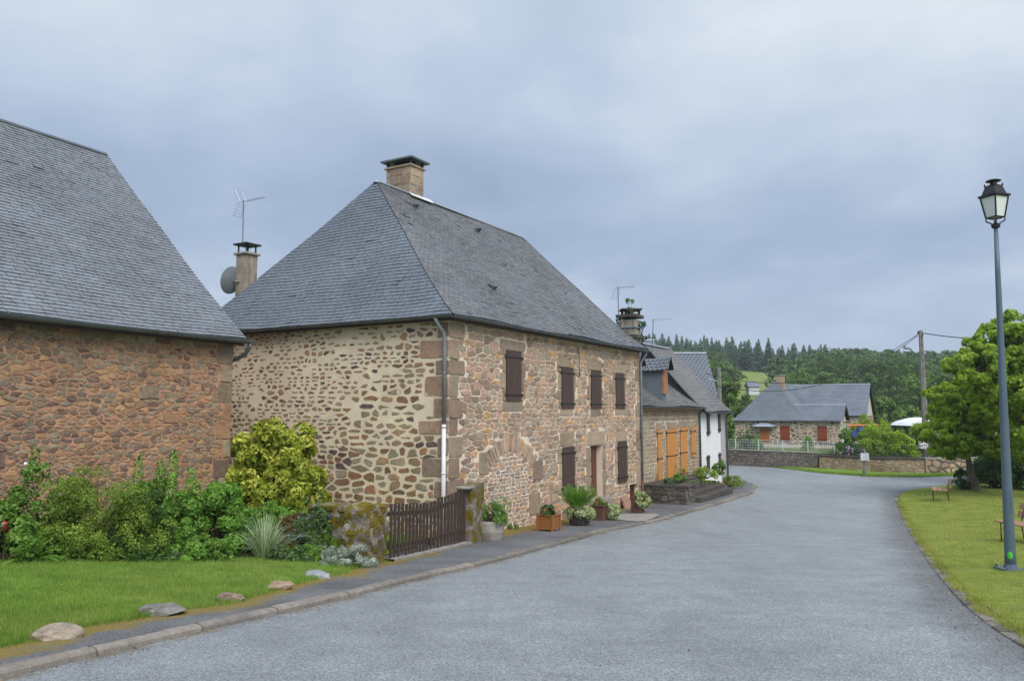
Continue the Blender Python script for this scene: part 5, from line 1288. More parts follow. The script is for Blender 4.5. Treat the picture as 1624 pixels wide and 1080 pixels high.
# ================================================================== MOSSY WALL STUB, GATES, STONE POST
g0 = G(615, 889); g1 = G(739, 861); gu = Vector((g1.x - g0.x, g1.y - g0.y)); GL = gu.length; gu.normalize(); gv = Vector((-gu.y, gu.x))
GFm = Frame((g0.x, g0.y), gu, gv)
def lumpy(mb, fr, s0, s1, t0, t1, z0, z1, n=10, amp=.03, topamp=.04, r=.5):
    """rough block of old masonry"""
    vs = []; fs = []; ph = random.random() * 9
    def nz(a, b, c): return amp * (math.sin(a * 9 + ph) + math.sin(b * 11 + c * 7 + ph) + math.sin((a + c) * 17)) * .5
    faces = [('t', t0), ('t', t1), ('s', s0), ('s', s1), ('z', z1)]
    for ax_, val in faces:
        o = len(vs)
        for i in range(n + 1):
            for j in range(n + 1):
                a, b = i / n, j / n
                if ax_ == 't': s, t, z = s0 + (s1 - s0) * a, val, z0 + (z1 - z0) * b
                elif ax_ == 's': s, t, z = val, t0 + (t1 - t0) * a, z0 + (z1 - z0) * b
                else: s, t, z = s0 + (s1 - s0) * a, t0 + (t1 - t0) * b, val
                cs_, ct_ = (s0 + s1) / 2, (t0 + t1) / 2; k = nz(s, t, z); e_ = 1 if z < z1 - .001 else .96
                vs.append(fr.pt(cs_ + (s - cs_) * (1 + k / max(.1, abs(s1 - s0))) * e_, ct_ + (t - ct_) * (1 + k * 1.3 / max(.1, abs(t1 - t0))) * e_, z + (topamp * (math.sin(s * 8 + ph) + math.sin(t * 13 + s * 5)) * .5 if z > z1 - .001 else 0)))
        fs += [(o + i * (n + 1) + j, o + i * (n + 1) + j + 1, o + (i + 1) * (n + 1) + j + 1, o + (i + 1) * (n + 1) + j) for i in range(n) for j in range(n)]
    mb.add(vs, fs, 0, r)
zt_st = GFm.hit(612, 798)[1]
mb = MB(); lumpy(mb, GFm, -.80, -.05, -.03, .5, g(g0.y) - .2, zt_st, 22, .075, .06)
o = mb.build('mossy_gate_pier', M['mossy'], None, GFm.pt(-.5, .2, g0.z)); tag(o, 'broad crumbling gate pier covered in yellow moss left of the dark picket gate', 'pier')
lw = Frame(GFm.pt(-.42, .45, 0)[:2], (-.86, .50), (.50, .86))
mb = MB(); lumpy(mb, lw, 0, 1.2, 0, .42, g0.z - .2, zt_st - .12, 22, .06, .05); lwall = mb.build('garden_wall', M['mossy'], None, lw.pt(1, .2, g0.z)); tag(lwall, 'low old stone wall with slab coping running from the mossy pier behind the flower bed', 'wall')
mb = MB()
for k in range(2): lumpy(mb, lw, k * .6 - .02, k * .6 + .56, -.04, .46, zt_st - .14, zt_st - .07, 8, .05, .03)
mb.build('coping', M['mossy'], lwall)
half_ = GL * .5
def picket_gate(s0, s1, label, ztop):
    root = empty('picket_gate', GFm.pt((s0 + s1) / 2, 0, g(GFm.pt((s0 + s1) / 2, 0, 0).y) + .1), label, 'gate', 'dark wooden picket gates'); n = 11; w_ = (s1 - s0) / n
    mb = MB()
    for i in range(n):
        a = s0 + i * w_ + w_ * .2; b = a + w_ * .60; q = GFm.pt((a + b) / 2, 0, 0); zb = g(q.y) + .14 + random.uniform(-.01, .02); zt = ztop((a + b) / 2) + random.uniform(-.012, .012)
        GFm.box(mb, a, b, -.028, -.003, zb, zt - .02); U_ = Vector((GFm.u.x, GFm.u.y, 0))
        lean = random.uniform(-.006, .006)
    mb.build('pickets', M['gate_wood'], root, bevel=.004)
    for f in (.22, .80):
        mb = MB(); a = GFm.pt(s0 + .02, 0, 0); b = GFm.pt(s1 - .02, 0, 0); za = g(a.y) + .1; zb = g(b.y) + .1
        z0_ = za + (ztop(s0) - za) * f; z1_ = zb + (ztop(s1) - zb) * f
        mb.add([GFm.pt(s0 + .02, -.002, z0_ - .04), GFm.pt(s1 - .02, -.002, z1_ - .04), GFm.pt(s1 - .02, -.002, z1_ + .04), GFm.pt(s0 + .02, -.002, z0_ + .04), GFm.pt(s0 + .02, .04, z0_ - .04), GFm.pt(s1 - .02, .04, z1_ - .04), GFm.pt(s1 - .02, .04, z1_ + .04), GFm.pt(s0 + .02, .04, z0_ + .04)],
               [(0, 1, 2, 3), (4, 5, 6, 7), (0, 1, 5, 4), (3, 2, 6, 7), (0, 3, 7, 4), (1, 2, 6, 5)])
        mb.build('rail', M['gate_wood'], root)
    return root
zl0 = GFm.hit(617, 797)[1]; zl1 = GFm.hit(680, 795)[1]; zl2 = GFm.hit(735, 772)[1]
sm_ = GFm.hit(679, 850)[0]
picket_gate(.0, sm_ - .01, 'left leaf of the dark picket gate, beside the mossy pier', lambda s: zl0 + (zl1 - zl0) * s / sm_)
picket_gate(sm_ + .01, GL - .06, 'right leaf of the dark picket gate, rising to the pale stone post', lambda s: zl1 + (zl2 - zl1) * (s - sm_) / (GL - sm_))
zp = GFm.hit(748, 768)[1]
mb = MB(); sp0 = GL + .0; sp1 = GFm.hit(761, 800)[0]
lumpy(mb, GFm, sp0 + .02, sp1, -.12, .26, g(g1.y) - .15, zp, 12, .015, .02); o = mb.build('stone_gate_post', M['mossy'], None, GFm.pt((sp0 + sp1) / 2, 0, g1.z)); tag(o, 'tall pale granite gate post with moss on its top right of the picket gate', 'gate post')
mb = MB(); GFm.box(mb, GL - .22, GL + .12, -.17, .2, zp - .06, zp - .01); mb.build('coping', M['concrete'], o, bevel=.01)
# threshold strip below the gate
mb = MB(); N = 12
for i in range(N):
    s0, s1 = GL * i / N, GL * (i + 1) / N; a = GFm.pt(s0, -.12, 0); b = GFm.pt(s1, -.12, 0); za, zb = g(a.y), g(b.y)
    mb.add([GFm.pt(s0, -.14, za), GFm.pt(s1, -.14, zb), GFm.pt(s1, -.14, zb + .125), GFm.pt(s0, -.14, za + .125), GFm.pt(s0, .3, za + .13), GFm.pt(s1, .3, zb + .13)], [(0, 1, 2, 3), (3, 2, 5, 4)])
tag(mb.build('gate_sill', M['concrete']), kind='structure')
# yard behind the gate
mb = MB(); q0 = GFm.pt(-1, .2, 0); ya = [GFm.pt(-1.2, .25, 0), GFm.pt(GL + .3, .25, 0), GF.pt(.2, -.1, 0), GF.pt(8.5, -.1, 0)]
tag(mb.build('yard', M['lawn_l']), kind='structure') if False else None

# ================================================================== BOULDERS
def rock(px0, px1, ytop, ybase, r, label, flatness=.6):
    c = G((px0 + px1) / 2, ybase); wd = (px1 - px0) / F * c.y; hh = (ybase - ytop) / F * c.y * 1.0
    import bmesh
    bm = bmesh.new(); bmesh.ops.create_icosphere(bm, subdivisions=3, radius=1)
    planes = []
    for k in range(11):
        n = Vector((random.gauss(0, 1), random.gauss(0, 1), random.gauss(0, .8))).normalized(); planes.append((n, random.uniform(.5, .8)))
    planes.append((Vector((random.gauss(0, .12), random.gauss(0, .12), 1)).normalized(), .62))
    for v in bm.verts:
        p = v.co.copy()
        for n, d_ in planes:
            k = p.dot(n)
            if k > d_: p -= n * (k - d_)
        p += p.normalized() * (.035 * math.sin(p.x * 13 + p.z * 17 + r * 50) + .03 * math.sin(p.y * 23 + p.x * 7 + r * 9))
        v.co = Vector((p.x * wd * .62, p.y * wd * .42, p.z * hh * .62 + hh * .18))
    me = bpy.data.meshes.new('boulder'); bm.to_mesh(me); bm.free(); me.materials.append(M['boulder'])
    a = me.attributes.new('rnd', 'FLOAT', 'FACE'); a.data.foreach_set('value', [r] * len(me.polygons))
    o = bpy.data.objects.new('boulder', me); COL.objects.link(o); o.location = c + Vector((0, .1, -.015)); o.rotation_euler = (0, 0, random.uniform(-.4, .4))
    tag(o, label, 'boulder', 'stones along the lawn edge'); return o
rock(28, 108, 985, 1014, .1, 'largest pale tan boulder at the near end of the lawn edge')
rock(222, 286, 950, 974, .3, 'long dark grey lichen-speckled boulder, second from the near end of the lawn edge')
rock(342, 384, 934, 953, .5, 'small dark brown boulder, the middle one along the lawn edge')
rock(416, 463, 914, 934, .7, 'pinkish-brown blocky boulder right of the small dark brown one')
rock(481, 526, 901, 915, .9, 'flat bluish-grey boulder nearest the silver flowers at the lawn edge')

# ================================================================== FLOWER BED
mb = MB(); sbp = []
for x in range(-80, 620, 20):
    y = 887 - (0 if x < 250 else (x - 250) * .02); a = G(x, y); sbp.append(a)
for a, b in zip(sbp[:-1], sbp[1:]):
    n = 6
    for k in range(n):
        w0, w1 = 2.8 * k / n, 2.8 * (k + 1) / n; P4 = []
        for q, w_ in ((a, w0), (b, w0), (b, w1), (a, w1)):
            d_ = Vector((q.x, q.y, 0)).normalized(); p = q + d_ * w_; P4.append(Vector((p.x, p.y, H(p.x, p.y) + .03 + .05 * math.sin(math.pi * w_ / 2.8))))
        mb.quad(*P4)
tag(mb.build('flower_bed', M['soil']), kind='structure')
def at(x, y, back=0):
    p = G(x, y); d_ = Vector((p.x, p.y, 0)).normalized() * back; q = p + d_; q.z = H(q.x, q.y); return q
bush('tall_flowering_shrub', 'tall leafy shrub topped by white flower heads at the left end of the bed', 'shrub', at(42, 888, .75), .66, .55, 1.3, 6500, .075, M['leaf_mid'], 34, .2, extra_stalks=[(0, 0, 1.75), (-.1, .1, 1.6), (.2, 0, 1.5)], flowers=(M['white_petal'], 40, .05, lambda c: c[:, 2] > 1.12))
bush('peony', 'leafy plant with red and pink blooms at the left edge of the picture', 'plant', at(-4, 893, .3), .6, .45, .8, 4600, .10, M['leaf_mid'], 26, .2, flowers=(M['red_petal'], 0, .05, None))
pr = bpy.data.objects[-1] if False else None
fp = empty('peony_bloom', at(4, 892, .12), 'red and pink peony bloom on a stem at the far left edge', 'flower'); fc = P(6, 832, fp.location.y)
mb = MB(); mb.tube([fp.location, fp.location.lerp(fc, .5) + Vector((.03, 0, 0)), fc], [.008, .005], 5) if False else mb.tube([fp.location, fp.location.lerp(fc, .5) + Vector((.03, 0, 0)), fc], .006, 5); mb.build('stem', M['leaf_mid'], fp)
C = rng.normal(size=(90, 3)) * np.array([.055, .04, .05]); V, Fq = leafquads(C, C + rng.normal(size=C.shape) * .02, .06, .05); mesh_np('blossom', V + np.array(fc), Fq, rng.random(90), M['red_petal'], fp)
C = rng.normal(size=(50, 3)) * np.array([.035, .03, .035]) + np.array([-.05, -.05, .04]); V, Fq = leafquads(C, rng.normal(size=C.shape), .06, .05); mesh_np('blossom', V + np.array(fc), Fq, rng.random(50), M['white_petal'], fp)
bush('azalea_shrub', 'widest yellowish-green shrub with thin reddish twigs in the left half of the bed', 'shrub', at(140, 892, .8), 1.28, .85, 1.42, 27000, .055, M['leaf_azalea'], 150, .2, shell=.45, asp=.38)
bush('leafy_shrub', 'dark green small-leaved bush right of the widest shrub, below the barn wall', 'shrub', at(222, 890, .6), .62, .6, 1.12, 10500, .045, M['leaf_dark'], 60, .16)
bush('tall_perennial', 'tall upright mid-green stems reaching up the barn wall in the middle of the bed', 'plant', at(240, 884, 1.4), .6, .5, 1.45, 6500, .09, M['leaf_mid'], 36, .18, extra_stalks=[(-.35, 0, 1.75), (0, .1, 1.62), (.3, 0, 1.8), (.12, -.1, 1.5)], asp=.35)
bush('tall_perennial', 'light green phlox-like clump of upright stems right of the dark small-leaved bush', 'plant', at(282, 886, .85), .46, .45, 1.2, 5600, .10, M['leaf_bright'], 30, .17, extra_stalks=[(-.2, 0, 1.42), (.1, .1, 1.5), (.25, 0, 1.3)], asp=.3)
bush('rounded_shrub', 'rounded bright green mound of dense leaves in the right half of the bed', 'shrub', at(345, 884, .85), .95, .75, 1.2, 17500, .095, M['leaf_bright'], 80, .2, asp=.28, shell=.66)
bush('low_leafy_plant', 'low bright broad-leaved plant at the foot of the rounded mound', 'plant', at(312, 884, .15), .36, .26, .42, 1500, .08, M['leaf_mid'], 16, .12, asp=.65)
bush('low_leafy_plant', 'low dark leafy plant edging the lawn below the widest shrub', 'plant', at(190, 890, .1), .45, .2, .28, 1400, .06, M['leaf_dark'], 16, .1, asp=.6)
bush('low_leafy_plant', 'small blue-green leafy edging plant near the middle of the lawn edge', 'plant', at(262, 889, .06), .34, .18, .18, 1100, .045, M['leaf_dull'], 14, .09, asp=.6)
bush('low_leafy_plant', 'low broad green leaves between the rounded mound and the striped grass', 'plant', at(372, 881, .2), .35, .25, .38, 1400, .09, M['leaf_bright'], 14, .12, asp=.6)
rt = empty('fern', at(46, 893, .12), 'pale green fern fronds low at the left end of the bed', 'fern'); sprays(rt.location, 16, (.35, .5), .022, 1.25, M['leaf_bright'], rt, 'frond', 1.0, .05, 18)
rt = empty('ornamental_grass', at(419, 886, .12), 'silvery striped ornamental grass arching over the bed', 'grass clump'); sprays(rt.location, 330, (.55, .95), .013, .75, M['leaf_striped'], rt, 'blades', 1.1, .14)
bush('rounded_shrub', 'fresh green bushy plant behind the striped ornamental grass', 'shrub', at(432, 876, .9), .66, .5, .95, 8500, .075, M['leaf_bright'], 44, .16, asp=.3)
bush('rusty_leaved_plant', 'rust-red and green leafy plant with purple flecks right of the striped grass', 'plant', at(466, 882, .55), .50, .42, .85, 5600, .06, M['leaf_rust'], 34, .14, flowers=(M['purple_petal'], 26, .03, None))
bush('flowering_perennial', 'loose grey-green perennial with mauve flowers in front of the laurel', 'plant', at(494, 886, .38), .46, .32, .95, 5200, .055, M['leaf_dull'], 36, .15, flowers=(M['purple_petal'], 46, .032, None), extra_stalks=[(.1, 0, 1.25), (-.15, 0, 1.1)])
bush('narrow_leaved_plant', 'dark green narrow-leaved clump beside the mossy pier', 'plant', at(524, 884, .35), .50, .42, .80, 8500, .10, M['leaf_mid'], 40, .14, asp=.13, up=.6)
bush('silver_ground_cover', 'silver-leaved cushion plant with small white flowers at the end of the bed', 'plant', at(550, 898, .15), .60, .32, .36, 8500, .035, M['leaf_silver'], 40, .09, asp=.25, flowers=(M['white_petal'], 90, .018, lambda c: c[:, 2] > .1), stems=False)
bush('silver_ground_cover', 'thin patch of white-flowered silver foliage left of the bigger silver cushion', 'plant', at(503, 890, .1), .34, .2, .24, 2400, .035, M['leaf_silver'], 20, .08, asp=.25, flowers=(M['white_petal'], 40, .018, lambda c: c[:, 2] > .1), stems=False)
for xx, lab, mt, hh in ((96, 'clump of mid-green leaves at the lawn edge right of the ferns', 'leaf_mid', .34), (150, 'light green low foliage hanging over the lawn edge under the widest shrub', 'leaf_azalea', .36), (222, 'dark low foliage at the lawn edge under the small-leaved bush', 'leaf_dark', .34), (292, 'low fresh green foliage at the lawn edge under the phlox-like clump', 'leaf_bright', .30), (338, 'low rounded leaves at the lawn edge under the bright mound', 'leaf_mid', .34), (455, 'low mixed foliage at the lawn edge right of the striped grass', 'leaf_dull', .3), (488, 'green edging foliage below the narrow-leaved clump', 'leaf_mid', .3)):
    bush('edging_plant', lab, 'plant', at(xx, 890, .12), .42, .2, hh, 1900, .06, M[mt], 20, .1, asp=.5, stems=False)
bush('moss_tuft', 'grassy green tuft between the silver cushion and the lawn', 'plant', at(470, 889, .1), .4, .2, .22, 1500, .08, M['leaf_bright'], 14, .08, asp=.2, up=.8, stems=False)
# laurel between barn and house
lb = P(441, 700, 20.6); lb.z = -1.5
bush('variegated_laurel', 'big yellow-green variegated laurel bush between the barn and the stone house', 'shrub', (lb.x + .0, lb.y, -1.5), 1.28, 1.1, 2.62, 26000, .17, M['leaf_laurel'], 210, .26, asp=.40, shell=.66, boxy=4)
bush('dark_shrub', 'dark green low shrub in the shade under the yellow-green laurel', 'shrub', at(440, 850, 2.6), 1.2, .5, 1.2, 7000, .09, M['leaf_mid'], 30, .2)
bush('rounded_shrub', 'green shrub seen through the pickets behind the dark gate', 'shrub', GFm.pt(1.3, 1.2, -1.45), .8, .5, .55, 3800, .07, M['leaf_mid'], 24, .15)

# ================================================================== PLANTERS
def at2(x, y): 
    p = G(x, y); return p
# stone trough with catmint
tp = at2(778, 856); rt = empty('stone_trough', tp + Vector((0, .1, 0)), 'weathered round stone tub beside the granite gate post', 'planter')
hT = .46; mb = MB(); mb.lathe(tp + Vector((0, .1, 0)), [(.27, 0), (.33, .2), (.33, hT - .05), (.31, hT), (.26, hT), (.25, hT - .08)], 20); mb.build('tub', M['concrete'], rt, smooth=False)
tc_ = tp + Vector((0.02, .1, hT - .05))
bush('catmint', 'bushy green catmint with violet flower spikes in the round stone tub', 'plant', tc_, .40, .36, .52, 4600, .05, M['leaf_mid'], 34, .13, flowers=(M['purple_petal'], 60, .03, lambda c: (c[:, 2] > .22) & (c[:, 0] > -.1)), extra_stalks=[(.3, 0, .62), (.2, .1, .7), (.05, 0, .6), (.36, .1, .5)])
# slatted wooden box
def slat_box(p, w_, h, mat, label, rot=0.35):
    root = empty('wooden_planter', p, label, 'planter'); fr = Frame((p.x, p.y), UU, VV); hw = w_ / 2; z = p.z
    mb = MB(); n = 5
    for i in range(n):
        z0_ = z + .05 + i * (h - .07) / n; z1_ = z0_ + (h - .07) / n - .008
        fr.box(mb, -hw + .03, hw - .03, -hw, -hw + .02, z0_, z1_); fr.box(mb, -hw + .03, hw - .03, hw - .02, hw, z0_, z1_); fr.box(mb, -hw, -hw + .02, -hw + .03, hw - .03, z0_, z1_); fr.box(mb, hw - .02, hw, -hw + .03, hw - .03, z0_, z1_)
    mb.build('slats', mat, root)
    mb = MB()
    for i in (-1, 1):
        for j in (-1, 1): fr.box(mb, i * hw - .028, i * hw + .028, j * hw - .028, j * hw + .028, z, z + h)
    for sgn in (-1, 1):
        fr.box(mb, -hw - .03, hw + .03, sgn * hw - .03, sgn * hw + .03, z + h, z + h + .02); fr.box(mb, sgn * hw - .03, sgn * hw + .03, -hw + .03, hw - .03, z + h + .001, z + h + .021)
    mb.build('corner_post', mat, root, bevel=.003)
    mb = MB(); fr.box(mb, -hw + .02, hw - .02, -hw + .02, hw - .02, z + h - .1, z + h - .05); mb.build('soil', M['soil'], root); return root
p = at2(871, 842); p += Vector((0, .25, 0)); p.z = H(p.x, p.y)
slat_box(p, .46, .42, M['box_wood'], 'square slatted wooden planter standing alone by the wall')
bush('geranium', 'dark green plant with salmon-red flowers in the slatted wooden planter', 'plant', p + Vector((0, 0, .36)), .24, .22, .38, 1100, .06, M['leaf_dark'], 18, .08, asp=.6, flowers=(M['salmon_petal'], 26, .035, lambda c: c[:, 2] > .12))
# dark tub with palm-like plant and variegated ivy
p = at2(920, 833); p += Vector((0, .25, 0)); p.z = H(p.x, p.y); rt = empty('dark_tub', p, 'dark half-barrel tub below the ground-floor shutter', 'planter')
mb = MB(); mb.lathe(p, [(.30, .03), (.36, .34), (.38, .40), (.33, .40), (.31, .32)], 10); mb.build('tub', M['tub'], rt); mb = MB()
for q in ((-.2, -.2), (.2, -.2), (.2, .2), (-.2, .2)): mb.cut(); mb.lathe(p + Vector((q[0], q[1], -.01)), [(.04, 0), (.05, .05)], 8)
mb.build('foot', M['tub'], rt)
rt = empty('fern', p + Vector((0, 0, .36)), 'tall green fern-like fronds rising from the dark tub', 'fern'); sprays(rt.location + Vector((-.05, 0, 0)), 60, (.55, .95), .022, .7, M['leaf_bright'], rt, 'frond', .75, .08, 24)
bush('variegated_ivy', 'white-edged trailing ivy spilling over the dark tub', 'plant', p + Vector((.02, -.12, .36)), .52, .36, .22, 3200, .06, M['leaf_varieg'], 40, .10, asp=.6, dome=False, stems=False, flowers=(M['orange_petal'], 6, .03, lambda c: c[:, 2] > .05))
# square brown box
p = at2(953, 825); p += Vector((0, .22, 0)); p.z = H(p.x, p.y); rt = empty('square_planter', p, 'brown square box planter right of the dark tub', 'planter'); fr = Frame((p.x, p.y), UU, VV)
mb = MB(); fr.box(mb, -.2, .2, -.2, .2, p.z, p.z + .44); mb.build('box', M['box_dark'], rt, bevel=.01); mb = MB(); fr.box(mb, -.23, .23, -.23, .23, p.z + .44, p.z + .48); mb.build('rim', M['box_dark'], rt)
bush('marigold', 'green plant with orange flowers in the brown square box', 'plant', p + Vector((0, 0, .44)), .26, .24, .30, 1100, .05, M['leaf_mid'], 18, .08, flowers=(M['orange_petal'], 16, .045, lambda c: c[:, 2] > .1))
p2 = p + Vector((.42, -.02, 0)); 
bush('variegated_ivy', 'pale variegated ivy hanging to the ground right of the brown square box', 'plant', (p2.x, p2.y, p.z + .25), .24, .22, .32, 2200, .06, M['leaf_varieg'], 26, .09, asp=.6, dome=False, stems=False)
# box at the cellar door
p = at2(1013, 813); p += Vector((0, .2, 0)); p.z = H(p.x, p.y); rt = empty('square_planter', p, 'dark brown planter standing in front of the cellar door', 'planter'); fr = Frame((p.x, p.y), UU, VV)
mb = MB(); fr.box(mb, -.19, .19, -.19, .19, p.z, p.z + .48); mb.build('box', M['box_dark'], rt, bevel=.01); mb = MB(); fr.box(mb, -.22, .22, -.22, .22, p.z + .48, p.z + .52); mb.build('rim', M['box_dark'], rt)
bush('variegated_ivy', 'yellow-green variegated ivy covering the planter by the cellar door', 'plant', (p.x + .14, p.y - .1, p.z + .46), .33, .28, .36, 3200, .065, M['leaf_varieg'], 30, .1, asp=.6, dome=False, stems=False)
# leaning slab
q = rectpx(FR, 981, 994, 789, 809); mb = MB(); n = 12; sc = (q[0] + q[1]) / 2; hw_ = .32; zb_ = q[2]; zt_ = q[3] + .02
pr_ = [(sc - hw_, zb_), (sc + hw_, zb_), (sc + hw_, zt_ - .15)] + [(sc + hw_ - .15 + .15 * math.cos(a), zt_ - .15 + .15 * math.sin(a)) for a in (.4, .8, 1.2)] + [(sc - hw_ + .15 - .15 * math.cos(a), zt_ - .15 + .15 * math.sin(a)) for a in (1.2, .8, .4)] + [(sc - hw_, zt_ - .15)]
N = len(pr_); f = lambda x, z, t: FR.pt(x, t - .28 + .16 * (z - zb_) / (zt_ - zb_), z)
mb.add([f(x, z, 0) for x, z in pr_] + [f(x, z, .08) for x, z in pr_], [tuple(range(N)), tuple(range(N, 2 * N))] + [(i, (i + 1) % N, N + (i + 1) % N, N + i) for i in range(N)])
o = mb.build('stone_slab', M['slab_pink'], None, FR.pt(sc, -.2, zb_)); tag(o, 'pinkish rounded stone slab leaning on the wall beside the cellar door', 'stone slab')
# pale concrete ramp in front of the door
ra = [G(958, 812), G(1060, 812), G(1040, 826), G(960, 822)]
mb = MB(); mb.add([q + Vector((0, 0, .012)) for q in (G(955, 815), G(1040, 815), G(1066, 822), G(1010, 827), G(962, 823))], [(0, 1, 2, 3, 4)]); tag(mb.build('paved_crossing', M['concrete']), kind='structure')
# small flowers and weeds at the wall foot
for (x, y, r_, lab) in ((815, 838, .25, 'small weeds at the foot of the wall behind the stone tub'),):
    bush('weeds', lab, 'weeds', at2(x, y), r_, .12, .14, 500, .05, M['leaf_mid'], 8, .06, stems=False)

# ================================================================== TERRACE WITH STEPS
tr = empty('stone_terrace', FR.pt(LEN + 1.5, -1, -2.1), 'old dark stone terrace with steps in front of the orange-shuttered house', 'terrace')
ts0 = LEN + .35; tt = -1.75; tz = FR.hit(1082, 776, tt)[1]
c0 = FR.hit(1096, 790, tt)[0]; c1 = FR.hit(1160, 775, tt - .2)[0]; print('terrace', ts0, c0, c1, tz)
c0 = min(max(c0, ts0 + 1.0), ts0 + 3.5); c1 = min(max(c1, c0 + 2.5), c0 + 6)
mb = MB(); FR.box(mb, ts0, c0, tt, .2, -2.5, tz); 
tf = Frame(FR.pt(0, tt, 0)[:2], UU, VV); rubble(mb, tf, ts0, c0, -2.3, tz, (.12, .26), (.2, .5), .015, (), 1, .04)
ts = Frame(FR.pt(ts0, tt, 0)[:2], VV, UU); rubble(mb, ts, 0, -tt, -2.3, tz, (.12, .26), (.2, .5), .015, (), 1, .04)
FR.box(mb, c0, c1, -.75, .2, -2.5, tz - .02)
mb.build('retaining_wall', [M['dark_mortar'], M['old_stone']], tr)
mb = MB(); s = ts0 - .05
while s < c0: w_ = random.uniform(.6, 1.0); FR.box(mb, s + .01, min(c0 + .04, s + w_) - .01, tt - .08, tt + .5, tz, tz + .09 + random.uniform(0, .02)); s += w_
FR.box(mb, ts0 - .06, ts0 + .42, tt + .51, .18, tz, tz + .09); FR.box(mb, ts0 + .43, c1, tt + .51 if False else -.7, .18, tz + .001, tz + .06)
mb.build('coping', M['old_stone'], tr, bevel=.02)
for i, (t1, zz) in enumerate(((-1.25, tz - .16), (-1.62, tz - .30), (-2.0, tz - .44))):
    mb = MB(); s = c0 + .08
    while s < c1 - .3 + i * .1: w_ = random.uniform(.9, 1.5); FR.box(mb, s + .008, min(c1, s + w_) - .008, t1 - .02, -.72 if i == 0 else t1 + .5, -2.5, zz + random.uniform(-.01, .01)); s += w_
    mb.build('step', M['old_stone'], tr, bevel=.025)
def onT(x, y, t, zup): s, z = FR.hit(x, y, t); return FR.pt(s, t, zup)
tz2 = tz + .05
bush('terrace_plant', 'small green pot plants on the left part of the old terrace', 'plant', onT(1062, 775, -1.0, tz2 + .02), .35, .3, .3, 900, .06, M['leaf_dull'], 14, .08)
bush('terrace_plant', 'bright green weeds sprouting on the terrace below the orange shutter', 'plant', onT(1079, 766, -.9, tz2 + .02), .35, .3, .55, 1200, .07, M['leaf_bright'], 16, .1, extra_stalks=[(-.15, 0, .8)])
bush('terrace_plant', 'pale yellow-green shrub in front of the white house wall', 'plant', onT(1118, 766, -.9, tz2 - .05), .62, .4, .48, 2200, .07, M['leaf_tree2'], 26, .15, flowers=(M['white_petal'], 10, .03, None))
bush('terrace_plant', 'taller green plant at the corner of the white house', 'plant', onT(1142, 766, -.8, tz2 - .1), .36, .3, .8, 1500, .08, M['leaf_mid'], 20, .14)
bush('terrace_plant', 'mossy rounded plant hanging over the right end of the steps', 'plant', onT(1158, 770, -1.2, -2.05), .75, .5, .62, 2600, .06, M['leaf_azalea'], 26, .14)
bush('terrace_plant', 'small yellowish rosette plants growing along the upper step', 'plant', onT(1113, 780, -1.3, tz - .14), .55, .12, .22, 900, .06, M['leaf_bright'], 14, .06, stems=False)

# ================================================================== STREET LAMP
lf_ = G(1603, 903); ltop = EYE + ray(1577, 280)[1] * lf_.y; lean = ray(1579, 355)[0] * lf_.y - lf_.x; ph = EYE + ray(1579, 357)[1] * lf_.y
print('lamp', lf_, 'top', ltop, 'pole top', ph, 'lean', lean)
lamp = empty('street_lamp', lf_, 'tall blue-grey street lamp with a black four-sided lantern on the right lawn', 'street lamp')
T = Vector((lf_.x + lean, lf_.y, ph)); B0 = lf_.copy()
mb = MB(); mb.tube([B0 + (T - B0) * f for f in (0, .05, .3, .6, .85, 1)], [.090, .086, .072, .056, .043, .034], 20); pol = mb.build('pole', M['lamp_paint'], lamp, smooth=True)
mb = MB(); mb.lathe(B0, [(.16, 0), (.16, .03), (.11, .035), (.095, .10)], 20); mb.box(B0 + Vector((0, 0, .008)), (.19, 0, 0), (0, .19, 0), (0, 0, .02))
for q in ((-.15, -.15), (.15, -.15), (.15, .15), (-.15, .15)): mb.lathe(B0 + Vector((q[0], q[1], .02)), [(.022, 0), (.022, .05), (.01, .06)], 6)
mb.build('base_plate', M['lamp_paint'], lamp)
dz = EYE + ray(1603, 879)[1] * lf_.y; dp_ = B0 + (T - B0) * ((dz - B0.z) / (T.z - B0.z)); toc = Vector((-B0.x, -B0.y, 0)).normalized(); sdv = Vector((-toc.y, toc.x, 0))
mb = MB(); ring = []
for k in range(18):
    a = 2 * math.pi * k / 18; u_ = math.cos(a) * .052 / .107; ring.append(dp_ + (toc * math.cos(u_) + sdv * math.sin(u_)) * .0885 + Vector((0, 0, math.sin(a) * .060)))
ring.append(dp_ + toc * .0945); mb.add(ring, [(k, (k + 1) % 18, 18) for k in range(18)]); mb.build('paint_dot', M['green_paint'], pol)
mb = MB(); dq_ = B0 + (T - B0) * .19; uax = (T - B0).normalized(); dd_ = (toc * .6 + sdv * .8).normalized(); ss_ = uax.cross(dd_).normalized(); mb.box(dq_ + dd_ * .068, ss_ * .036, dd_ * .012, uax * .19); mb.build('access_door', M['lamp_paint'], pol, bevel=.006)
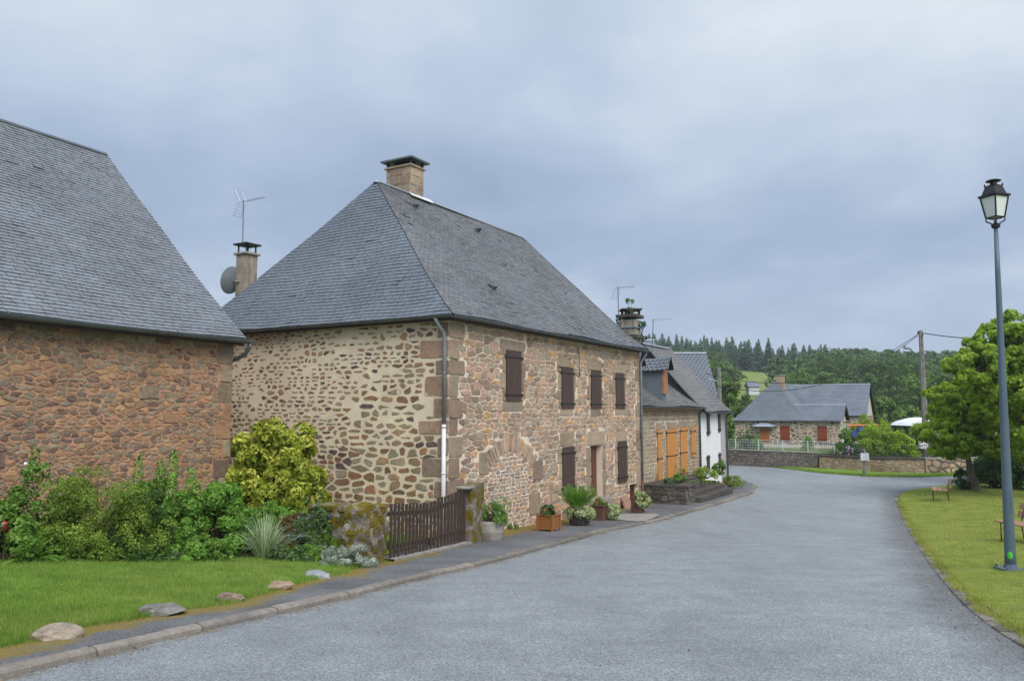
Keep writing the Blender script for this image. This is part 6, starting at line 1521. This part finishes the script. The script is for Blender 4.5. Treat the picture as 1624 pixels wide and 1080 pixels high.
# lantern (axis vertical), four tapered sides
Lz = T.z; c = Vector((T.x, T.y, 0)); wpx = lf_.y / F
hb_, ht_ = Lz + 12 * wpx, Lz + 46 * wpx; rb, rt_ = .135, .208
rz_ = R(18)
def sq(r_, z): return [c + Vector((r_ * 1.0 * math.cos(rz_ + math.pi / 4 + k * math.pi / 2) * 1.3, r_ * 1.3 * math.sin(rz_ + math.pi / 4 + k * math.pi / 2), z)) for k in range(4)]
lb_, lt_ = sq(rb * .82, hb_), sq(rt_ * .80, ht_)
mb = MB()
for k in range(4):
    mb.tube([lb_[k], lt_[k]], .014, 6); mb.tube([lb_[k], lb_[(k + 1) % 4]], .013, 6); mb.tube([lt_[k], lt_[(k + 1) % 4]], .016, 6)
    mb.tube([lb_[k] - Vector((0, 0, .02)), lb_[k] + Vector((0, 0, -.06)), c + Vector((0, 0, Lz - .0)) + (lb_[k] - c - Vector((0, 0, lb_[k].z))) * .15], .012, 6)
mb.lathe(c + Vector((0, 0, 0)), [(.066, Lz - .05), (.075, Lz), (.045, Lz + .03)], 14)
lan = mb.build('lantern_frame', M['iron'], lamp)
mb = MB()
gb, gt = sq(rb * .82 - .008, hb_ + .01), sq(rt_ * .80 - .008, ht_)
for k in range(4): mb.quad(gb[k], gb[(k + 1) % 4], gt[(k + 1) % 4], gt[k])
mb.add(gb, [(0, 1, 2, 3)]); mb.build('glass', M['glass_milky'], lan)
mb = MB(); zc_ = [ht_, ht_ + 3 * wpx, ht_ + 4 * wpx, ht_ + 17 * wpx, ht_ + 18 * wpx, ht_ + 20 * wpx]; rr_ = [rt_ * .94, rt_ * .94, rt_ * .72, rt_ * .50, rt_ * .52, rt_ * .30]
sqs = [sq(r_, z) for r_, z in zip(rr_, zc_)]; vs = [v for s_l in sqs for v in s_l]; mb.add(vs, [(i * 4 + k, i * 4 + (k + 1) % 4, i * 4 + 4 + (k + 1) % 4, i * 4 + 4 + k) for i in range(5) for k in range(4)] + [(0, 1, 2, 3), (20, 21, 22, 23)])
mb.lathe(c, [(.06, zc_[-1]), (.055, zc_[-1] + 2 * wpx), (.045, zc_[-1] + 4 * wpx), (.12, zc_[-1] + 5.5 * wpx), (.125, zc_[-1] + 6.5 * wpx), (.09, zc_[-1] + 8 * wpx), (.03, zc_[-1] + 9 * wpx)], 16)
for k in range(4): mb.lathe(sq(rt_ * .5, zc_[3])[k], [(.012, 0), (.016, .03), (.004, .06)], 6)
mb.build('lantern_roof', M['iron'], lan)

# ================================================================== BENCHES
def bench(loc, rz, L, label):
    root = empty('park_bench', loc, label, 'bench', 'slatted benches on the lawn', rz)
    # local: x along the seat, y = depth towards the back
    def part(name, mb, mat, bevel=0):
        n0 = set(bpy.data.objects); mb.build(name, mat, None, bevel=bevel)
        for o in set(bpy.data.objects) - n0: o.parent = root
    mb = MB()
    for y in (-.19, .0, .19): mb.cut(); mb.bbox(-L / 2, L / 2, y - .085, y + .085, .43, .465)
    part('seat_slat', mb, M['bench_wood'], .006)
    mb = MB()
    for z, y in ((.60, .33), (.79, .38)): mb.cut(); mb.box((0, y, z), (L / 2, 0, 0), (0, .016, -.004), (0, .018, .075))
    part('back_slat', mb, M['bench_wood'], .006)
    for x in (-L / 2 + .18, L / 2 - .18):
        mb = MB(); mb.tube([(x - .0, -.25, 0), (x, -.25, .42), (x, .25, .42)], .014, 6); part('leg', mb, M['iron'])
        mb = MB(); mb.tube([(x, .32, 0), (x, .25, .42), (x, .30, .55), (x, .40, .88)], .014, 6); part('leg', mb, M['iron'])
    return root
b1 = G(1590, 858); bench(b1 + Vector((.28, -.75, 0)), R(90 + 180 + 4), 1.9, 'slatted wooden bench on the lawn behind the lamp post, cut by the right edge')
b2_ = G(1496, 795); bench(b2_ + Vector((.15, .5, 0)), R(-117), 1.4, 'small slatted bench seen end-on near the corner of the lawn')

# ================================================================== SIGN, POLES, WIRES
sp = GV(1371, 752); root = empty('direction_sign', sp, 'small white direction sign with three pointed boards on a grey post', 'sign')
Ys = sp.y; mb = MB(); mb.tube([sp, P(1371, 722, Ys + .03)], .07, 8); mb.tube([sp, P(1371, 745, Ys)], .11, 8); mb.build('post', M['pole'], root)
tl = P(1364.5, 718.2, Ys); br_ = P(1377, 730, Ys); n = 3; hh = (tl.z - br_.z) / n
for i in range(n):
    z1_ = tl.z - i * hh; z0_ = z1_ - hh + .006; zm = (z0_ + z1_) / 2; mb = MB()
    prf = [(tl.x, z0_), (br_.x, z0_), (br_.x, z1_), (tl.x, z1_), (tl.x - .07, zm)]
    mb.add([Vector((x, Ys - .12, z)) for x, z in prf] + [Vector((x, Ys - .08, z)) for x, z in prf], [(0, 1, 2, 3, 4), (5, 6, 7, 8, 9)] + [(k, (k + 1) % 5, 5 + (k + 1) % 5, 5 + k) for k in range(5)])
    bd = mb.build('sign_board', M['white_metal'], root); mb = MB(); x = tl.x + .10
    while x < br_.x - .08: w_ = random.uniform(.03, .07); mb.bbox(x, x + w_, Ys - .124, Ys - .121, zm - .022, zm + .022); x += w_ + .02
    mb.build('lettering', M['ink'], bd)
# wooden utility pole leaning left
pb_ = GV(1470, 749); Yp = pb_.y + .5; pt_ = P(1460, 524, Yp); pb_ = P(1471, 749, Yp); pb_.z = g(Yp)
up_ = empty('utility_pole', pb_, 'weathered concrete utility pole leaning left behind the garden wall', 'utility pole')
mb = MB(); ax_ = pt_ - pb_; mb.tube([pb_ + ax_ * f for f in (0, .5, 1)], [.21, .17, .12], 6)
pol = mb.build('pole', M['pole'], up_)
mb = MB()
for f in np.linspace(.12, .95, 16): c_ = pb_ + ax_ * f; r_ = .21 - .09 * f; mb.box(c_ + Vector((.0, -r_ * .80, 0)), (.04, 0, 0), (0, .02, 0), (0, 0, .09))
mb.build('recess', M['iron'], pol)
mb = MB(); la = P(1458, 566, Yp - .1); lc = P(1442, 553, Yp - .2); le = P(1434, 551, Yp - .3); mb.tube([la, lc], .035, 6); arm = mb.build('lamp_arm', M['zinc'], up_)
mb = MB(); mb.tube([lc + Vector((.1, 0, 0)), le], [.08, .12], 8); mb.build('lamp_head', M['zinc_light'], arm)
mb = MB(); bx0 = P(1459, 700, Yp - .45); bx1 = P(1471.5, 711.5, Yp - .45); mb.bbox(bx0.x, bx1.x, Yp - .5, Yp - .25, bx1.z, bx0.z); mb.build('meter_box', M['white_metal'], up_, bevel=.01)
mb = MB(); 
for q in ((1456, 528), (1463, 531)): mb.cut(); mb.lathe(P(q[0], q[1], Yp - .1), [(.03, -.08), (.06, -.02), (.05, .05), (.03, .1)], 8)
mb.build('insulator', M['iron'], up_)
def wire(a, b, sag, label, r=.014):
    pts = [a.lerp(b, t) - Vector((0, 0, sag * 4 * t * (1 - t))) for t in np.linspace(0, 1, 18)]; mb = MB(); mb.tube(pts, r, 4)
    o = mb.build('overhead_cable', M['iron'], None, a); tag(o, label, 'cable')
wire(P(1456, 530, Yp), P(1120, 592, 46), 1.6, 'upper overhead cable running left from the leaning utility pole', .02)
wire(P(1456, 532, Yp), P(1138, 612, 46), 1.5, 'lower overhead cable running left from the leaning utility pole', .02)
wire(P(1463, 528, Yp), P(1760, 512, Yp - 8), .6, 'thick overhead cable running right from the utility pole into the tree', .028)
pc = P(1140, 582, 47); mb = MB(); pbz = pc.copy(); pbz.z = -2.4; pol = empty('concrete_post', pbz, 'plain concrete post rising behind the corner of the white house', 'post'); mb.tube([pbz, pc], [.16, .12], 6); mb.build('post', M['pole'], pol)
mb = MB(); mb.tube([P(1138, 610, 46.9), P(1137.5, 605, 46.8), P(1121, 600, 46.6)], .035, 5); mb.build('bracket', M['zinc_light'], pol)

# ================================================================== CANOPY TENT, SWING FRAME
Yt = 62; tc0 = P(1440, 675, Yt); tc1 = P(1500, 675, Yt); ztp = P(1465, 662, Yt).z; root = empty('garden_canopy', Vector(((tc0.x + tc1.x) / 2, Yt + 1, -2.1)), 'white domed garden canopy on thin legs behind the utility pole', 'canopy')
mb = MB(); N = 12; W_ = tc1.x - tc0.x
rows_ = []
for i in range(N + 1):
    a = i / N; xx = tc0.x + W_ * a
    rows_.append([Vector((xx, Yt + 3 * b, tc0.z + (ztp - tc0.z) * (math.sin(math.pi * a) ** .7) * (1 - .25 * (2 * b - 1) ** 2))) for b in np.linspace(0, 1, 5)])
vs = [v for r_ in rows_ for v in r_]; mb.add(vs, [(i * 5 + j, i * 5 + j + 1, i * 5 + 6 + j, i * 5 + 5 + j) for i in range(N) for j in range(4)]); mb.add([r_[0] for r_ in rows_], [tuple(range(N + 1))]); mb.build('canopy', M['tent'], root)
for x in (tc0.x + .1, tc1.x - .1):
    for y in (Yt, Yt + 3): mb = MB(); mb.tube([(x, y, tc0.z), (x, y, -2.2)], .025, 5); mb.build('leg', M['zinc'], root)
Yw = 63; a = P(1343, 675, Yw); b = P(1392, 673.5, Yw + .5); root = empty('swing_frame', Vector(((a.x + b.x) / 2, Yw, -2.1)), 'orange-barred garden swing frame with blue seats among the shrubs', 'swing')
mb = MB(); mb.tube([a, b], .07, 8); mb.build('crossbar', M['orange_bar'], root)
for q in (a, b):
    for sgn in (-1, 1): mb = MB(); mb.tube([q, Vector((q.x, q.y + sgn * 1.0, -2.2))], .035, 6); mb.build('leg', M['zinc'], root)
for x_, y_ in ((1356, 687), (1365, 679)):
    c_ = P(x_, y_, Yw + .1); mb = MB(); mb.bbox(c_.x - .16, c_.x + .16, c_.y - .12, c_.y + .12, c_.z - .25, c_.z - .2); mb.bbox(c_.x - .16, c_.x + .16, c_.y + .08, c_.y + .12, c_.z - .2, c_.z + .2); st = mb.build('swing_seat', M['blue_seat'], root)
    mb = MB(); mb.tube([c_ + Vector((-.14, 0, -.2)), Vector((c_.x - .14, c_.y, a.z))], .008, 4); mb.cut(); mb.tube([c_ + Vector((.14, 0, -.2)), Vector((c_.x + .14, c_.y, a.z))], .008, 4); mb.build('rope', M['zinc'], st)

# ================================================================== GARDEN SHRUBS BEYOND THE WALL
def gb_(x0, x1, yt, yb, Y, name, label, mat, n, ls, nc=40, fl=None, asp=.5):
    c_ = P((x0 + x1) / 2, yb, Y); rx = (x1 - x0) / 2 / F * Y; hh = (yb - yt) / F * Y; zb = min(c_.z, g(Y) + .3); hh += c_.z - zb
    bush(name, label, 'shrub', (c_.x, Y, zb), rx, rx * .8, hh, n, ls, mat, nc, max(.25, rx * .28), asp, stems=True, flowers=fl)
gb_(1326, 1352, 675, 712, 58, 'garden_shrub', 'dark green shrub against the right end of the far house wall', M['leaf_mid'], 4500, .14)
gb_(1346, 1392, 661, 712, 66, 'garden_shrub', 'tall yellow-green shrub behind the orange swing bar', M['leaf_tree2'], 6500, .2, 60)
gb_(1362, 1440, 672, 728, 56, 'garden_shrub', 'broad bright green shrub mass in the middle of the far garden', M['leaf_tree2'], 12000, .16, 90)
gb_(1415, 1462, 690, 728, 54, 'garden_shrub', 'bright green shrub below the white canopy', M['leaf_tree'], 6000, .15, 50)
gb_(1440, 1480, 680, 738, 58, 'garden_shrub', 'dark green shrub filling the space under the white canopy', M['leaf_dark'], 6000, .17, 50)
gb_(1306, 1340, 712, 730, 52.5, 'garden_shrub', 'low clipped dark green shrub left of the lilac rhododendron', M['leaf_mid'], 3200, .1)
gb_(1336, 1378, 706, 732, 51.5, 'rhododendron', 'rhododendron covered in pale lilac flowers behind the direction sign', M['leaf_dark'], 3600, .12, 34, (M['pink_petal'], 90, .14, None))
gb_(1368, 1402, 698, 736, 53, 'garden_shrub', 'green shrub just behind the white direction sign', M['leaf_azalea'], 4000, .13)
gb_(1400, 1442, 712, 740, 51, 'garden_shrub', 'dark shrub with a magenta bloom behind the iron railing', M['leaf_dark'], 4200, .12, 34, (M['magenta_petal'], 5, .14, lambda c: (c[:, 0] > .1)))
gb_(1474, 1540, 690, 735, 52, 'garden_shrub', 'green hedge shrub above the crazy-paved wall', M['leaf_mid'], 6500, .14, 50)
gb_(1165, 1208, 685, 716, 72, 'garden_shrub', 'loose light green shrub left of the far house door', M['leaf_dull'], 3600, .16)
gb_(1190, 1212, 694, 708, 70, 'garden_shrub', 'small clipped bush at the foot of the far house door', M['leaf_bright'], 1600, .12)
gb_(1272, 1290, 690, 704, 70, 'garden_shrub', 'small bright shrub between the two red-brown shutters of the far house', M['leaf_bright'], 1400, .14)
gb_(1140, 1166, 655, 712, 62, 'garden_shrub', 'green shrub standing just past the corner of the white house', M['leaf_wood2'], 3600, .2)

# ================================================================== TREES ON THE RIGHT
def tree(name, label, base, crowns, mat, trunk, n, ls, barkm='bark', tiers=None, lean=(0, 0), r0=.2, group=None):
    """trunk: height of the fork; crowns: list of (dx, dy, z, rx, ry, rz, share)"""
    base = Vector(base); root = empty(name, base, label, 'tree', group); fork = base + Vector((lean[0], lean[1], trunk))
    mb = MB(); N = 7; pts = [base.lerp(fork, i / N) + Vector((.02 * math.sin(i * 1.3), .02 * math.cos(i * 1.7), 0)) for i in range(N + 1)]; pts[0] = base - Vector((0, 0, .1))
    mb.tube(pts, [r0 * (1.35 if i == 0 else 1 - .45 * i / N) for i in range(N + 1)], 12); top = pts[-1]
    Cs, Ns, Ss = [], [], []; tot = sum(c[6] for c in crowns); nl = 0
    for (dx_, dy_, z, rx, ry, rz, sh) in crowns:
        cc0 = base + Vector((dx_, dy_, z)); m = int(n * sh / tot); nc = max(10, int(48 * sh)); rc = max(.2, (rx + ry + rz) / 3 * .27)
        C, Nn, s_, cc = clump_points(m, rx * 1.05, ry * 1.05, rz * 1.08, nc, rc, False, .3, .75, .6)
        Cs.append(C + np.array(cc0)); Ns.append(Nn); Ss.append(s_)
        mid = top.lerp(cc0, .55) + Vector((0, 0, -.15 * rz)); mb.tube([top - Vector((0, 0, .15)), mid, cc0], [r0 * .42, r0 * .28, r0 * .12], 7)
        for k in range(min(10, nc)):
            q = cc0 + Vector(cc[k]); st_ = mid.lerp(cc0, random.random()); mb.tube([st_, st_.lerp(q, .5) + Vector((0, 0, .08)), q], [r0 * .13, r0 * .08, .01], 5)
    mb.build('trunk', M[barkm], root)
    C, Nn, s_ = np.vstack(Cs), np.vstack(Ns), np.concatenate(Ss); L = ls * rng.uniform(.6, 1.3, len(C)); V, Fq = leafquads(C, Nn, L, L * .72)
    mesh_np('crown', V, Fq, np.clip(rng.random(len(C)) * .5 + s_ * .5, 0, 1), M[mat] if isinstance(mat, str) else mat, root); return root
tb = G(1549, 779); Yk = tb.y; k_ = Yk / F; print('tree', tb)
tree('broadleaf_tree', 'nearer light green tree with a leaning pale trunk at the corner of the lawn', tb,
     [(-1.35, 0, (780 - 690) * k_, 1.15, 1.3, .62, 1), (-.2, .3, (780 - 662) * k_, 1.5, 1.5, .8, 1.4), (1.1, -.3, (780 - 690) * k_, 1.4, 1.4, .8, 1.3), (-.75, .1, (780 - 632) * k_, 1.15, 1.2, .62, 1), (1.0, .3, (780 - 640) * k_, 1.4, 1.4, .8, 1.2), (-.45, -.4, (780 - 707) * k_, 1.2, 1.0, .4, .8), (2.3, 0, (780 - 665) * k_, 1.2, 1.3, .95, 1), (-1.25, -.5, (780 - 716) * k_, .95, .8, .38, .7), (.9, -.8, (780 - 715) * k_, 1.2, .7, .4, .8)],
     'leaf_tree', 1.7, 34000, .19, lean=(-.34, .1), r0=.19)
tb2 = G(1665, 792); k2 = tb2.y / F
tree('broadleaf_tree', 'taller light green tree whose crown spreads behind the lamp post at the right edge', tb2,
     [(-2.6, 0, (792 - 585) * k2, 1.2, 1.2, .95, 1), (-1.6, 0, (792 - 555) * k2, 1.2, 1.3, .95, 1.2), (-.6, .3, (792 - 535) * k2, 1.3, 1.3, .95, 1.2), (.5, 0, (792 - 545) * k2, 1.3, 1.3, 1, 1), (-1.2, -.2, (792 - 620) * k2, 1.6, 1.4, .9, 1.4), (0, 0, (792 - 640) * k2, 1.6, 1.4, 1, 1.2), (-.4, 0, (792 - 700) * k2, 1.4, 1.2, .8, 1)],
     'leaf_tree2', 2.2, 34000, .18, r0=.2)
t3 = G(1541, 771) + Vector((2.6, 3.6, 0)); k3 = t3.y / F
tree('broadleaf_tree', 'darker tree standing behind the corner tree, only its pale trunk and lower crown visible', t3,
     [(-.6, 0, 3.3, 1.5, 1.5, .9, 1), (1.3, 0, 3.6, 1.8, 1.5, 1.1, 1.2), (.6, 0, 4.8, 1.6, 1.5, 1.0, 1)], 'leaf_mid', 1.9, 9000, .2, lean=(.1, 0), r0=.15)
def at3(x, y, back=0): p = G(x, y); p = p + Vector((p.x, p.y, 0)).normalized() * back; p.z = H(p.x, p.y); return p
bush('hedge_shrub', 'small round dark bush left of the leaning tree trunk', 'shrub', at3(1534, 778, .7), .62, .6, 1.15, 3600, .09, M['leaf_dark'], 34, .2)
bush('hedge_shrub', 'large dark green bush between the trunk and the lamp post', 'shrub', at3(1582, 776, 1.1), 1.25, .9, 1.95, 9000, .11, M['leaf_dark'], 70, .32)
bush('hedge_shrub', 'dark green bush right of the lamp post at the picture edge', 'shrub', at3(1640, 779, .9), 1.4, .9, 2.2, 9000, .11, M['leaf_dark'], 70, .34)
bush('hedge_shrub', 'lighter green bush rising behind the large dark bush', 'shrub', at3(1600, 772, 3.2), 1.9, 1.2, 2.7, 8000, .13, M['leaf_mid'], 60, .4)

# ================================================================== WOODED HILLSIDE
def tz_(X, Y): return terrain_z(X, Y)
def far_tree_mesh(kind, seed):
    r_ = np.random.default_rng(seed)
    if kind == 'conifer':
        Hh = 1.0; Vs = []; Fs = []; rr = []; K = 15; o = 0
        for i in range(K):
            z = .10 + .88 * i / K; R_ = .19 * (1 - (i / K)) ** .85 + .012; m = 9
            for j in range(m):
                a = 2 * np.pi * (j + r_.random()) / m; d_ = np.array([np.cos(a), np.sin(a), 0]); s_ = np.array([-np.sin(a), np.cos(a), 0]); L = R_ * r_.uniform(.7, 1.2); zz = z + r_.uniform(-.02, .02)
                t = np.array([0, 0, zz + .055]); e_ = d_ * L + np.array([0, 0, zz - L * .35]); wv = s_ * L * .36
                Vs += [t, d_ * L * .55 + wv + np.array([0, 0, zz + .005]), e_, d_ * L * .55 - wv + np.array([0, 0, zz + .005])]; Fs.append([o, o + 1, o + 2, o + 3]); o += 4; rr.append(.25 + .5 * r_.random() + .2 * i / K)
        return np.array(Vs), np.array(Fs), np.array(rr)
    global rng
    keep = rng; rng = r_
    C, Nn, s_, cc = clump_points(1500, .44, .44, .38, 46, .115, False, .25, .85, .62); C[:, 2] += .56
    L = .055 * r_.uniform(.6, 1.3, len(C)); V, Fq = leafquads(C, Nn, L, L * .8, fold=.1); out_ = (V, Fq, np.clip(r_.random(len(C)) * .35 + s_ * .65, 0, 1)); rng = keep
    return out_
def mass(name, kind, items, mat, label, cat, protos=5):
    pm = [far_tree_mesh(kind, 100 + i) for i in range(protos)]; Vs, Fs, Rs = [], [], []; o = 0; r_ = np.random.default_rng(5)
    for (x, y, z, h, wd) in items:
        V, Fq, rr = pm[r_.integers(0, protos)]; a = r_.uniform(0, 6.28); c_, s_ = np.cos(a), np.sin(a)
        Q = V @ np.array([[c_, s_, 0], [-s_, c_, 0], [0, 0, 1]]) * np.array([wd, wd, h]) + np.array([x, y, z]); Vs.append(Q); Fs.append(Fq + o); o += len(Q); Rs.append(np.clip(rr + r_.uniform(-.16, .16), 0, 1))
    ob = mesh_np(name, np.vstack(Vs), np.vstack(Fs), np.concatenate(Rs), mat); tag(ob, label, cat, kind='stuff'); return ob
def edge_y(x): # y of the conifer tops along the skyline in the view
    return np.interp(x, [960, 1040, 1100, 1200, 1300, 1400, 1500, 1624], [520, 530, 533, 541, 551, 560, 566, 560])
it = []
for row in range(9):
    Y = 292 + row * 16
    x = -40
    while x < 330:
        X = x + random.uniform(-2, 2); h = random.uniform(9.5, 15); px_ = 812 + F * X / Y
        if 880 < px_ < 1330 + row * 6 and not (1160 < px_ < 1246 and Y < 310): it.append((X, Y + random.uniform(-6, 6), tz_(X, Y) - .5, h, h * random.uniform(1.3, 1.7)))
        x += random.uniform(2.6, 4.4)
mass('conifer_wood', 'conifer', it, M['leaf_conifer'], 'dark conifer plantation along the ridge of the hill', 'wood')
it = []
for row in range(6):
    Y = 205 + row * 14; x = 10
    while x < 330:
        X = x + random.uniform(-3, 3); px_ = 812 + F * X / Y; h = random.uniform(9, 14)
        if 880 < px_ < 1800 and not (1160 < px_ < 1246 and Y < 300): it.append((X, Y + random.uniform(-5, 5), tz_(X, Y) - 1.0, h, h * 1.15))
        x += random.uniform(6.5, 9.5)
for row in range(6):
    Y = 300 + row * 18; x = 120
    while x < 420:
        X = x + random.uniform(-3, 3); px_ = 812 + F * X / Y; h = random.uniform(12, 17)
        if px_ > 1300 + 8 * row: it.append((X, Y, tz_(X, Y) - 1.0, h, h * 1.1))
        x += random.uniform(7, 10)
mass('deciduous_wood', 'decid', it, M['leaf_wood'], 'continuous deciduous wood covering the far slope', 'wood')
# meadow clearing
mb = MB(); 
for i in range(8):
    for j in range(6):
        Y0, Y1 = 200 + j * 18, 218 + j * 18; X0, X1 = Y0 * (.275 + i * .011), Y0 * (.286 + i * .011)
        mb.quad(*[Vector((x, y, terrain_z(x, y) + .35)) for x, y in ((X0, Y0), (X1, Y0), (X1, Y1), (X0, Y1))])
tag(mb.build('meadow', M['meadow']), kind='structure')
# individual trees one can tell apart in front of the wood
protoV = {}
def ind_tree(x, yb, ytop, Y, wpx, mat, label, name='hillside_tree'):
    b_ = P(x, yb, Y); zt = P(x, ytop, Y).z; zb = min(tz_(b_.x, Y), b_.z) - .3; h = zt - zb; wd = wpx / F * Y
    root = empty(name, (b_.x, Y, zb), label, 'tree', 'trees below the hill wood')
    seed = int(x * 7 + Y); keep = None
    global rng
    C, Nn, s_, cc = clump_points(int(2600 + wd * 260), wd / 2, wd / 2, h * .42, int(40 + wd * 3), max(.6, wd * .11), False, .25, .85, .6); C[:, 2] += h * .56; cc[:, 2] += h * .56
    L = (.30 + .012 * wd) * rng.uniform(.6, 1.3, len(C)); V, Fq = leafquads(C, Nn, L, L * .75, fold=.1)
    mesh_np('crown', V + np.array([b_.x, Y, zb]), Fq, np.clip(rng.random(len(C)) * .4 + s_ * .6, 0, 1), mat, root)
    mb = MB(); q = Vector((b_.x, Y, zb)); mb.tube([q - Vector((0, 0, .4)), q + Vector((0, 0, h * .6))], [wd * .035 + .08, wd * .015], 7)
    for k in range(7): mb.tube([q + Vector((0, 0, h * .35)), q + Vector(cc[k])], [wd * .015 + .03, .03], 5)
    mb.build('trunk', M['bark_dark'], root)
W1, W2_ = M['leaf_wood'], M['leaf_wood2']
for a in ((1152, 668, 588, 92, 46, W2_, 'green tree rising directly behind the white house roof'),
          (1186, 668, 626, 100, 44, W1, 'dark tree behind the left slope of the far house roof'),
          (1128, 660, 566, 150, 60, W2_, 'light green tree left of the hillside clearing'),
          (1146, 650, 576, 165, 46, W1, 'dark tree on the left edge of the hillside clearing'),
          (1272, 650, 582, 150, 66, W2_, 'rounded light green tree above the ridge of the far house'),
          (1318, 660, 578, 140, 62, W2_, 'second rounded green tree above the far house ridge, right of the first'),
          (1250, 660, 592, 158, 40, W1, 'dark tree just right of the far house chimney'),
          (1362, 670, 556, 170, 96, W1, 'tall dark broad tree above the right end of the far house roof'),
          (1412, 680, 562, 150, 80, W1, 'dark tree right of the far house gable'),
          (1462, 700, 572, 125, 84, W2_, 'light green rounded tree behind the leaning utility pole'),
          (1400, 710, 628, 96, 62, M['leaf_tree2'] if False else W2_, 'bright green tree between the far house gable and the canopy'),
          (1436, 715, 640, 88, 52, W2_, 'pale green bushy tree above the white canopy'),
          (1520, 700, 585, 110, 90, W1, 'dark tree behind the crown of the corner tree'),
          (1590, 700, 580, 105, 90, W2_, 'green tree far behind the lamp post'),
          (1310, 640, 566, 190, 70, W1, 'dark tree high on the slope above the far house'),
          (1440, 660, 556, 200, 90, W1, 'dark tree high on the slope behind the utility pole')):
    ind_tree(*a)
print('objects', len(bpy.data.objects), 'polys', sum(len(m.polygons) for m in bpy.data.meshes))

# ------------------------------------------------------------------ thin haze over the valley
hz = bpy.data.materials.new('haze'); hz.use_nodes = True; t_ = hz.node_tree; t_.nodes.clear()
o_ = t_.nodes.new('ShaderNodeOutputMaterial'); v_ = t_.nodes.new('ShaderNodeVolumePrincipled'); v_.inputs['Color'].default_value = (.86, .91, 1, 1); v_.inputs['Density'].default_value = .0004; v_.inputs['Anisotropy'].default_value = .2
t_.links.new(v_.outputs[0], o_.inputs['Volume'])
mb = MB(); mb.bbox(-1500, 2100, -80, 1450, -8, 62); ho = mb.build('haze', hz); tag(ho, 'thin bluish haze over the valley', 'haze', kind='stuff')
